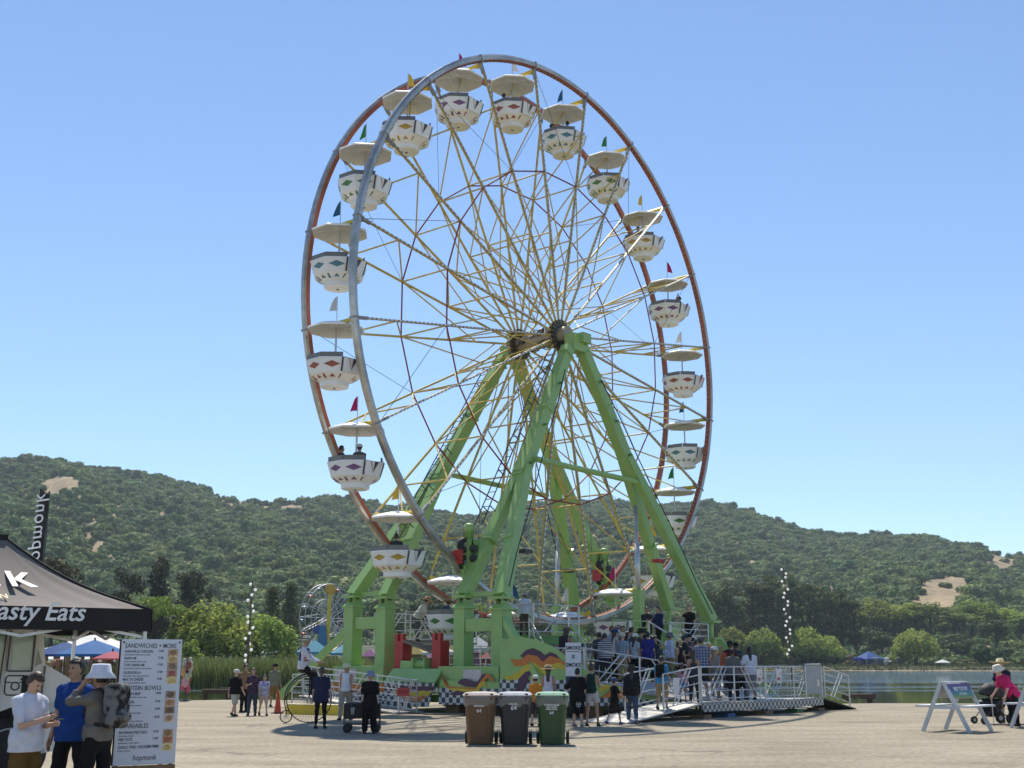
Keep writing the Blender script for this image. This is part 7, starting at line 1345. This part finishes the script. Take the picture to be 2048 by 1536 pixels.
m = MB(); m.prism([(x, z) for x, z in side][::-1], (0, yb, 0), Vector((1, 0, 0)), Z, -2.1); m.build('body', M_tw, tk)
m = MB(); m.prism([(tX(26), tZ(1337)), (tX(62), tZ(1337)), (tX(62), tZ(1268)), (tX(24), tZ(1268))], (0, yb-.004, 0), Vector((1, 0, 0)), Z, .004); m.build('side_window', M_gl2, tk); m = MB(); m.prism([(tX(-30), tZ(1350)), (tX(14), tZ(1350)), (tX(12), tZ(1266)), (tX(-30), tZ(1266))], (0, yb-.004, 0), Vector((1, 0, 0)), Z, .004); m.build('side_window', M_gl2, tk); m = MB(); m.prism([(tX(70), tZ(1332)), (tX(82), tZ(1326)), (tX(72), tZ(1300))], (0, yb-.004, 0), Vector((1, 0, 0)), Z, .004); m.build('quarter_window', M_gl, tk)
m = MB()
for a, b in (((20, 1262), (18, 1342)), ((20, 1342), (64, 1342)), ((64, 1342), (65, 1262))): m.beam((tX(a[0]), yb-.008, tZ(a[1])), (tX(b[0]), yb-.008, tZ(b[1])), .02, .05, Vector((0, 1, 0)))
m.build('window_frame', M_dkm, tk); m = MB(); m.beam((tX(88), yb-.01, tZ(1332)), (tX(84), yb-.01, tZ(1420)), .02, .035, Vector((0, 1, 0))); m.beam((tX(12), yb-.01, tZ(1262)), (tX(4), yb-.01, tZ(1420)), .02, .06, Vector((0, 1, 0))); m.build('door_seam', M_dkm, tk)
m = MB(); m.box((tX(94), yb-.14, tZ(1408)), (.08, .24, .05)); m.build('mirror_stub', M_blk, tk); m = MB(); m.bbox((tX(100), yb-.05, tZ(1434)), (.9, .1, .12), .02); m.build('running_board', M_blk, tk)
m = MB(); m.prism([(tX(-8), .40), (tX(-6), .76), (tX(8), 1.0), (tX(36), 1.07), (tX(64), 1.0), (tX(78), .76), (tX(80), .40)], (0, yb+.10, 0), Vector((1, 0, 0)), Z, -.3); m.build('wheel_well', M_blk, tk)
wc = Vector((tX(36), yb+.12, .47)); m = MB(); m.lathe([(.28, -.12), (.44, -.12), (.47, -.08), (.47, .08), (.44, .12), (.28, .12)], 28, wc, RX); tw_ = m.build('wheel', M_blk, tk, True); m = MB(); m.lathe([(.001, .0), (.10, .0), (.13, .05), (.26, .02), (.31, .09), (.31, -.05)], 28, wc+Vector((0, -.06, 0)), RX); rm = m.build('wheel_rim', mat('grey wheel rim', (.42, .42, .42), .4, .4), tw_, True)
for i in range(5): a = i*1.257+.3; m = MB(); m.lathe([(.001, 0), (.032, 0), (.032, .01), (.001, .01)], 10, wc+Vector((.2*math.cos(a), -.105, .2*math.sin(a))), RX); m.build('hand_hole', M_blk, rm)
# outlined camera logo and phone icon on the door
lx, lz = tX(36), tZ(1370); m = MB(); q = .125
m.tube([(lx-q+.03, yb-.006, lz-q), (lx+q-.03, yb-.006, lz-q), (lx+q, yb-.006, lz-q+.03), (lx+q, yb-.006, lz+q-.03), (lx+q-.03, yb-.006, lz+q), (lx-q+.03, yb-.006, lz+q), (lx-q, yb-.006, lz+q-.03), (lx-q, yb-.006, lz-q+.03), (lx-q+.03, yb-.006, lz-q)], .009, 6); m.tube([(lx+.05*math.cos(a), yb-.006, lz-.01+.05*math.sin(a)) for a in [i*.524 for i in range(13)]], .009, 6); m.tube([(lx-q, yb-.006, lz+.04), (lx-.045, yb-.006, lz+.04)], .007, 6); m.tube([(lx+.045, yb-.006, lz+.04), (lx+q, yb-.006, lz+.04)], .007, 6); m.sphere((lx+.075, yb-.006, lz+.08), .016, 8, 5); m.build('camera_logo', M_ink, tk)
m = MB(); m.box((tX(64), yb-.006, tZ(1370)), (.22, .006, .26)); m.build('black_logo_tile', M_ink, tk)
m = MB(); m.box((tx-4.0, TY, .5), (4.5, 1.6, .25)); m.build('underbody', M_blk, tk)

# white marquee, parasols and stall clutter behind the tent
mq = D(150, 1268, 46); o = empty('white_marquee', (mq.x-1.5, 46, 0), 'large white marquee roof behind the blue parasols', 'tent'); zt2, ze = mq.z+.1, D(200, 1318, 46).z; m = MB(); xa, xb = D(20, 1300, 46).x-(mq.x-1.5), D(252, 1300, 46).x-(mq.x-1.5); m.add([(xa, 0, ze), (xb, 0, ze), (xb, 6, ze), (xa, 6, ze), (xa+2.2, 3, zt2), (xb-2.2, 3, zt2), (xa, 0, ze-.25), (xb, 0, ze-.25), (xb, 6, ze-.25), (xa, 6, ze-.25)], [(0, 1, 5, 4), (1, 2, 5), (2, 3, 4, 5), (3, 0, 4), (0, 6, 7, 1), (1, 7, 8, 2), (2, 8, 9, 3), (3, 9, 6, 0)]); m.build('roof', mat('white marquee cloth', (.78, .78, .76), .8, trans=.3), o, world=False)
for x in (xa+.1, xb-.1):
    for y in (.1, 5.9): m = MB(); m.tube([(x, y, 0), (x, y, ze)], .04, 8); m.build('pole', M_alu, o, world=False)
def parasol(u, v, Y, w, c, label):
    P = D(u, v, Y); o = empty('parasol', (P.x, P.y, 0), label, 'parasol', 'parasols behind the food stand'); m = MB(); m.lathe([(.02, P.z), (w*.5, P.z-w*.16), (w, P.z-w*.36), (w*.985, P.z-w*.42), (w*.5, P.z-w*.19), (.02, P.z-.05)], 8, close=False); m.build('canopy', mat('cloth of '+c[0]+' parasol', c[1], .8, trans=.35), o, world=False); m = MB(); m.tube([(0, 0, 0), (0, 0, P.z+.06)], .025, 8); m.build('pole', M_dkm, o, world=False); m = MB()
    for k in range(8): a = k*math.pi/4; m.tube([(0, 0, P.z-w*.40), (w*.5*math.cos(a), w*.5*math.sin(a), P.z-w*.2)], .01, 4)
    m.build('ribs', M_dkm, o, world=False); m = MB(); m.lathe([(.28, 0), (.26, .08), (.04, .1)], 12); m.build('base', M_dkm, o, world=False)
parasol(190, 1280, 33, 1.05, ('blue', (.03, .16, .42)), 'bright blue parasol in front of the white marquee'); parasol(132, 1284, 36, 1.0, ('navy', (.02, .08, .28)), 'darker blue parasol left of the bright blue one'); parasol(226, 1302, 30, .5, ('pink', (.5, .12, .16)), 'small pink and white parasol beside the menu board')
for i, (u, c, hh) in enumerate(((92, (.30, .16, .12), 1.7), (112, (.45, .40, .38), 2.0), (136, (.10, .08, .08), 1.9), (160, (.34, .33, .36), 1.9), (185, (.14, .07, .05), 1.8), (212, (.24, .10, .06), 2.1), (232, (.06, .04, .04), 1.7))):
    P = D(u, 1340, 41+i*.4); o = empty('market_stall', (P.x, P.y, 0), f'{ORD[i]} cluttered market stall from the left below the white marquee', 'stall', 'stalls below the marquee'); r_ = random.Random(i); m = MB()
    for s in (-1, 1): m.box((s*.42, 0, hh/2), (.05, .5, hh))
    m.build('stall_frame', M_timber, o, world=False)
    for k in range(3):
        m = MB(); m.box((0, 0, .5+k*.5), (.84, .5, .03)); sh_ = m.build('shelf', M_timber, o, world=False)
        for q in range(4): m = MB(); w_ = r_.uniform(.08, .16); m.bbox((-.3+q*.2, -.05, .515+k*.5+w_*.7), (w_, w_, w_*1.4), .02); m.build('goods', cloth(tuple(max(0, min(.7, x*r_.uniform(.4, 1.9))) for x in c)), sh_, world=False)
# tall rack of pink and pastel soft toys beside the menu board
P = G(370, 1402); o = empty('toy_rack', P, 'tall rack hung with pink and pastel soft toys beside the menu board', 'toy rack'); m = MB(); m.tube([(0, 0, 0), (0, 0, 1.75)], .03, 8); m.lathe([(.25, 0), (.25, .04), (.03, .08)], 12); m.build('stand', M_dkm, o, world=False); r_ = random.Random(4)
for i in range(16):
    a = r_.uniform(0, 6.28); z = .5+1.2*i/16; m = MB(); c = r_.choice([(.6, .12, .22), (.6, .35, .4), (.5, .5, .38), (.2, .42, .45), (.3, .12, .09), (.62, .4, .2)]); rr = r_.uniform(.10, .16); m.sphere((.14*math.cos(a), .14*math.sin(a), z), rr, 10, 7, sc=(1, 1, 1.25)); m.sphere((.17*math.cos(a), .17*math.sin(a), z+rr*1.3), rr*.7, 8, 6); m.build('soft_toy', cloth(c), o, True, world=False)

# ================================================================== FAR FAIR, POLES, SHORE
def light_pole(u0, v0, u1, v1, Y, label, n, sgn):
    a, b = D(u1, v1, Y), D(u0, v0, Y); a.z = min(a.z, WATER_Z+.2); o = empty('string_light_pole', a, label, 'light pole'); m = MB(); m.tube([a, b], [.10, .05], 8); m.build('pole', mat('weathered pole', (.16, .10, .07), .8), o); m = MB(); pts = []
    for i in range(n*6+1): t = i/(n*6); p = b.lerp(a, t*.78); pts.append(p+Vector((.26*math.cos(i*.75), .26*math.sin(i*.75), 0)))
    m.tube(pts, .012, 4); m.build('cord', M_dkm, o)
    for i in range(n): q = pts[i*6+3]; m = MB(); m.sphere(q, .12, 10, 6); m.build('bulb', mat('white globe bulb', (.85, .84, .8), .3, emis=((1, .95, .85), .35)), o, True)
light_pole(505, 1163, 494, 1330, 92, 'left string-light pole rising from the reeds', 15, 1); light_pole(1567, 1135, 1583, 1345, 118, 'right string-light pole in front of the pine grove', 22, 1)
pc_ = [W(-7.4, 4.6, .03), W(-8.2, 3.6, .02), W(-8.5, 2.2, .02), W(-8.1, .9, .02), W(-7.6, .2, .02), W(-7.2, -.2, .1)]
o = empty('power_cable', pc_[0], 'black power cable lying on the asphalt along the painted trailer skirt', 'cable'); m = MB(); m.tube(pc_, .02, 6); m.build('cable_run', M_blk, o, True); m = MB(); m.box(pc_[0]+Z*.05, (.16, .12, .12), WA); m.build('plug_box', M_dkm, o)
for u0, u1, v, lab in ((405, 462, 1383, 'low wooden dock beam at the water left of the walking group'), (1690, 1745, 1393, 'low wooden dock beam at the water right of the queue ramp')):
    a, b = D(u0, v, lot_edge(D(u0, v, 52).x)+1.6), D(u1, v, lot_edge(D(u1, v, 52).x)+1.6); o = empty('dock_beam', (a+b)/2-Z*.5, lab, 'dock'); m = MB(); m.beam(a, b, .5, .2); m.build('plank', mat('dark wet timber', (.07, .04, .025), .7, var=.3), o); m = MB()
    for t in (.1, .9): p = a.lerp(b, t); m = MB(); m.tube([p, p-Z*1.4], .12, 8); m.build('pile', MATS['dark wet timber'], o)
# far ferris wheel
P = D(655, 1236, 185); o = empty('far_ferris_wheel', (P.x, P.y, .6), 'small white ferris wheel far behind the reeds', 'ferris wheel', rz=R(52)); r0 = 66*185/FPX; hz = P.z-.6; M_fw = mat('far wheel metal', (.55, .55, .56), .5, .2)
for y in (-.6, .6):
    m = MB(); m.tube([(r0*math.cos(a), y, hz+r0*math.sin(a)) for a in [i*math.pi/16 for i in range(33)]], .055, 5, caps=False); m.build('rim', M_fw, o, world=False); m = MB(); m.tube([(r0*.55*math.cos(a), y, hz+r0*.55*math.sin(a)) for a in [i*math.pi/16 for i in range(33)]], .05, 5, caps=False); m.build('inner_ring', M_fw, o, world=False)
for i in range(16):
    a = i*math.pi/8; m = MB()
    for y in (-.6, .6): m.tube([(0, y, hz), (r0*math.cos(a), y, hz+r0*math.sin(a))], .04, 5); m.tube([(r0*.3*math.cos(a), y, hz+r0*.3*math.sin(a)), (r0*math.cos(a+.39), y, hz+r0*math.sin(a+.39))], .035, 4)
    m.tube([(r0*math.cos(a), -.6, hz+r0*math.sin(a)), (r0*math.cos(a), .6, hz+r0*math.sin(a))], .05, 5); m.build('spoke_pair', M_fw, o, world=False); m = MB(); q = (r0*math.cos(a), 0, hz+r0*math.sin(a)-.55); m.bbox(q, (.9, .9, .5), .15, taper=.7); m.build('car', mat('far car '+'abc'[i % 3], [(.40, .12, .10), (.45, .45, .45), (.18, .24, .32)][i % 3], .5), o, world=False)
for s in (-1, 1):
    for y in (-1.1, 1.1): m = MB(); m.tube([(0, y, hz), (s*2.8, y*1.4, 0)], .12, 6); m.build('support_leg', M_fw, o, world=False)
P = D(652, 1180, 168); o = empty('pendulum_ride', (P.x, P.y, .6), 'tall ride with a yellow arm and blue tower far behind the reeds', 'ride', rz=R(10)); zt3 = P.z-.6; m = MB(); m.tube([(.3, 0, 2.2), (.5, 0, zt3*.55), (.55, 0, zt3)], [.35, .28, .26], 8); m.build('yellow_arm', M_yel2, o, world=False); m = MB(); m.lathe([(.2, -.25), (.75, -.22), (.75, .22), (.2, .25)], 16, (.6, 0, zt3+.1), RX); m.build('arm_head', mat('orange yellow head', (.62, .34, .03), .5), o, True, world=False)
m = MB(); m.prism([(-1.0, 0), (1.0, 0), (.6, zt3*.55), (-.3, zt3*.55)], (-.4, -.5, 0), Vector((1, 0, 0)), Z, .5); m.build('blue_tower', mat('ride blue', (.03, .17, .32), .5), o, world=False); m = MB(); m.lathe([(.1, -.1), (.62, -.1), (.62, .1), (.1, .1)], 16, (-.95, -.75, zt3*.5), RX); m.build('blue_disc', mat('deep ride blue', (.02, .05, .25), .4), o, world=False); m = MB(); m.beam((-1.5, -.7, 0), (-.85, -.7, zt3*.6), .18, .2); m.beam((.75, -.7, 0), (.42, -.7, zt3*.6), .18, .2); m.build('yellow_trim', M_yel2, o, world=False)
def small_tent(u, v, ve, Y, w, c, label):
    P = D(u, v, Y); ze = D(u, ve, Y).z; o = empty('fair_tent', (P.x, P.y, 0), label, 'tent', 'tents of the far fair', rz=R(20)); m = MB(); m.add([(-w, -w, ze), (w, -w, ze), (w, w, ze), (-w, w, ze), (0, 0, P.z), (-w, -w, ze-.3), (w, -w, ze-.3), (w, w, ze-.3), (-w, w, ze-.3)], [(0, 1, 4), (1, 2, 4), (2, 3, 4), (3, 0, 4), (0, 5, 6, 1), (1, 6, 7, 2), (2, 7, 8, 3), (3, 8, 5, 0)]); m.build('roof', mat('tent cloth '+label.split()[0], c, .8, trans=.3), o, world=False)
    for x in (-w, w):
        for y in (-w, w): m = MB(); m.tube([(x*.97, y*.97, 0), (x*.97, y*.97, ze)], .05, 6); m.build('leg', M_alu, o, world=False)
small_tent(628, 1278, 1304, 138, 1.7, (.12, .38, .50), 'turquoise pop-up tent at the far fair behind the high-wheel rider'); small_tent(690, 1288, 1306, 150, 1.5, (.14, .36, .46), 'second turquoise tent at the far fair beside the leftmost green post'); small_tent(520, 1296, 1306, 150, 2.6, (.6, .6, .58), 'white low tent at the far fair behind the reeds'); small_tent(880, 1290, 1305, 150, 1.8, (.62, .62, .6), 'white tent of the far fair seen past the loading deck'); small_tent(955, 1272, 1296, 140, 1.6, (.5, .52, .52), 'grey tent of the far fair seen between the near posts')
r_ = random.Random(12)
for i, u in enumerate((560, 585, 607, 640, 662, 705, 740, 775, 800, 830, 860, 900, 940, 975, 1010)):
    Y = 152+r_.uniform(-6, 14); P = D(u, 1300, Y); hh = r_.uniform(2.3, 3.6); o = empty('fair_booth', (P.x, P.y, .3), f'{ORD[i]} small colourful booth from the left in the row behind the reeds', 'booth', 'booths of the far fair', rz=r_.uniform(-.3, .3)); c = r_.choice([(.40, .10, .08), (.10, .22, .32), (.42, .32, .10), (.34, .14, .26), (.40, .40, .40)]); w = r_.uniform(.8, 1.3); m = MB(); m.box((0, .4, hh*.4), (w*2, 1.2, hh*.8)); m.build('booth_wall', cloth(tuple(x*.6 for x in c)), o, world=False)
    m = MB(); m.add([(-w*1.1, -.6, hh*.75), (w*1.1, -.6, hh*.75), (w*1.1, 1.1, hh*.8), (-w*1.1, 1.1, hh*.8), (0, .3, hh*1.1)], [(0, 1, 4), (1, 2, 4), (2, 3, 4), (3, 0, 4), (3, 2, 1, 0)]); m.build('awning', cloth(c), o, world=False)
    for k in range(4): m = MB(); m.bbox((-w+.3+k*w*.5, -.3, hh*.3+r_.uniform(-.2, .4)), (.3, .2, .4), .05); m.build('prize', cloth(r_.choice([(.5, .3, .1), (.5, .1, .1), (.5, .5, .45), (.1, .3, .4)])), o, world=False)
# right shore
small_tent(1737, 1302, 1318, 330, 3.0, (.03, .10, .32), 'blue lakeside tent with a white cap on the right shore'); parasol(1885, 1319, 326, 2.2, ('white', (.75, .75, .72)), 'white parasol on the far right shore')
for i, (u, c, w) in enumerate(((1722, (.02, .05, .2), 3.0), (1756, (.20, .18, .18), 2.6), (1776, (.42, .40, .38), 2.4), (1798, (.05, .05, .06), 2.6))):
    P = D(u, 1336, 328); t = math.atan2(P.x, P.y); o = empty('lakeside_boat', (P.x, P.y, terrain(t, math.hypot(P.x, P.y))+.1), f'{ORD[i]} small boat or cart from the left pulled up at the blue lakeside tent', 'boat', 'boats drawn up on the right shore', rz=i*.5); m = MB(); m.add([(-w, -.6, 1.1), (w, -.5, 1.2), (w*1.2, 0, 1.4), (w, .5, 1.2), (-w, .6, 1.1), (-w*.9, -.3, 0), (w*.9, 0, 0), (-w*.9, .3, 0)], [(5, 6, 1, 0), (6, 2, 1), (6, 3, 2), (7, 4, 3, 6), (5, 0, 4, 7), (0, 1, 2, 3, 4), (7, 6, 5)]); m.build('hull', cloth(c), o, world=False); m = MB(); m.bbox((-w*.2, 0, 1.7), (w*.8, .9, 1.0), .2); m.build('cabin', cloth(tuple(min(.7, x*1.6) for x in c)), o, world=False)
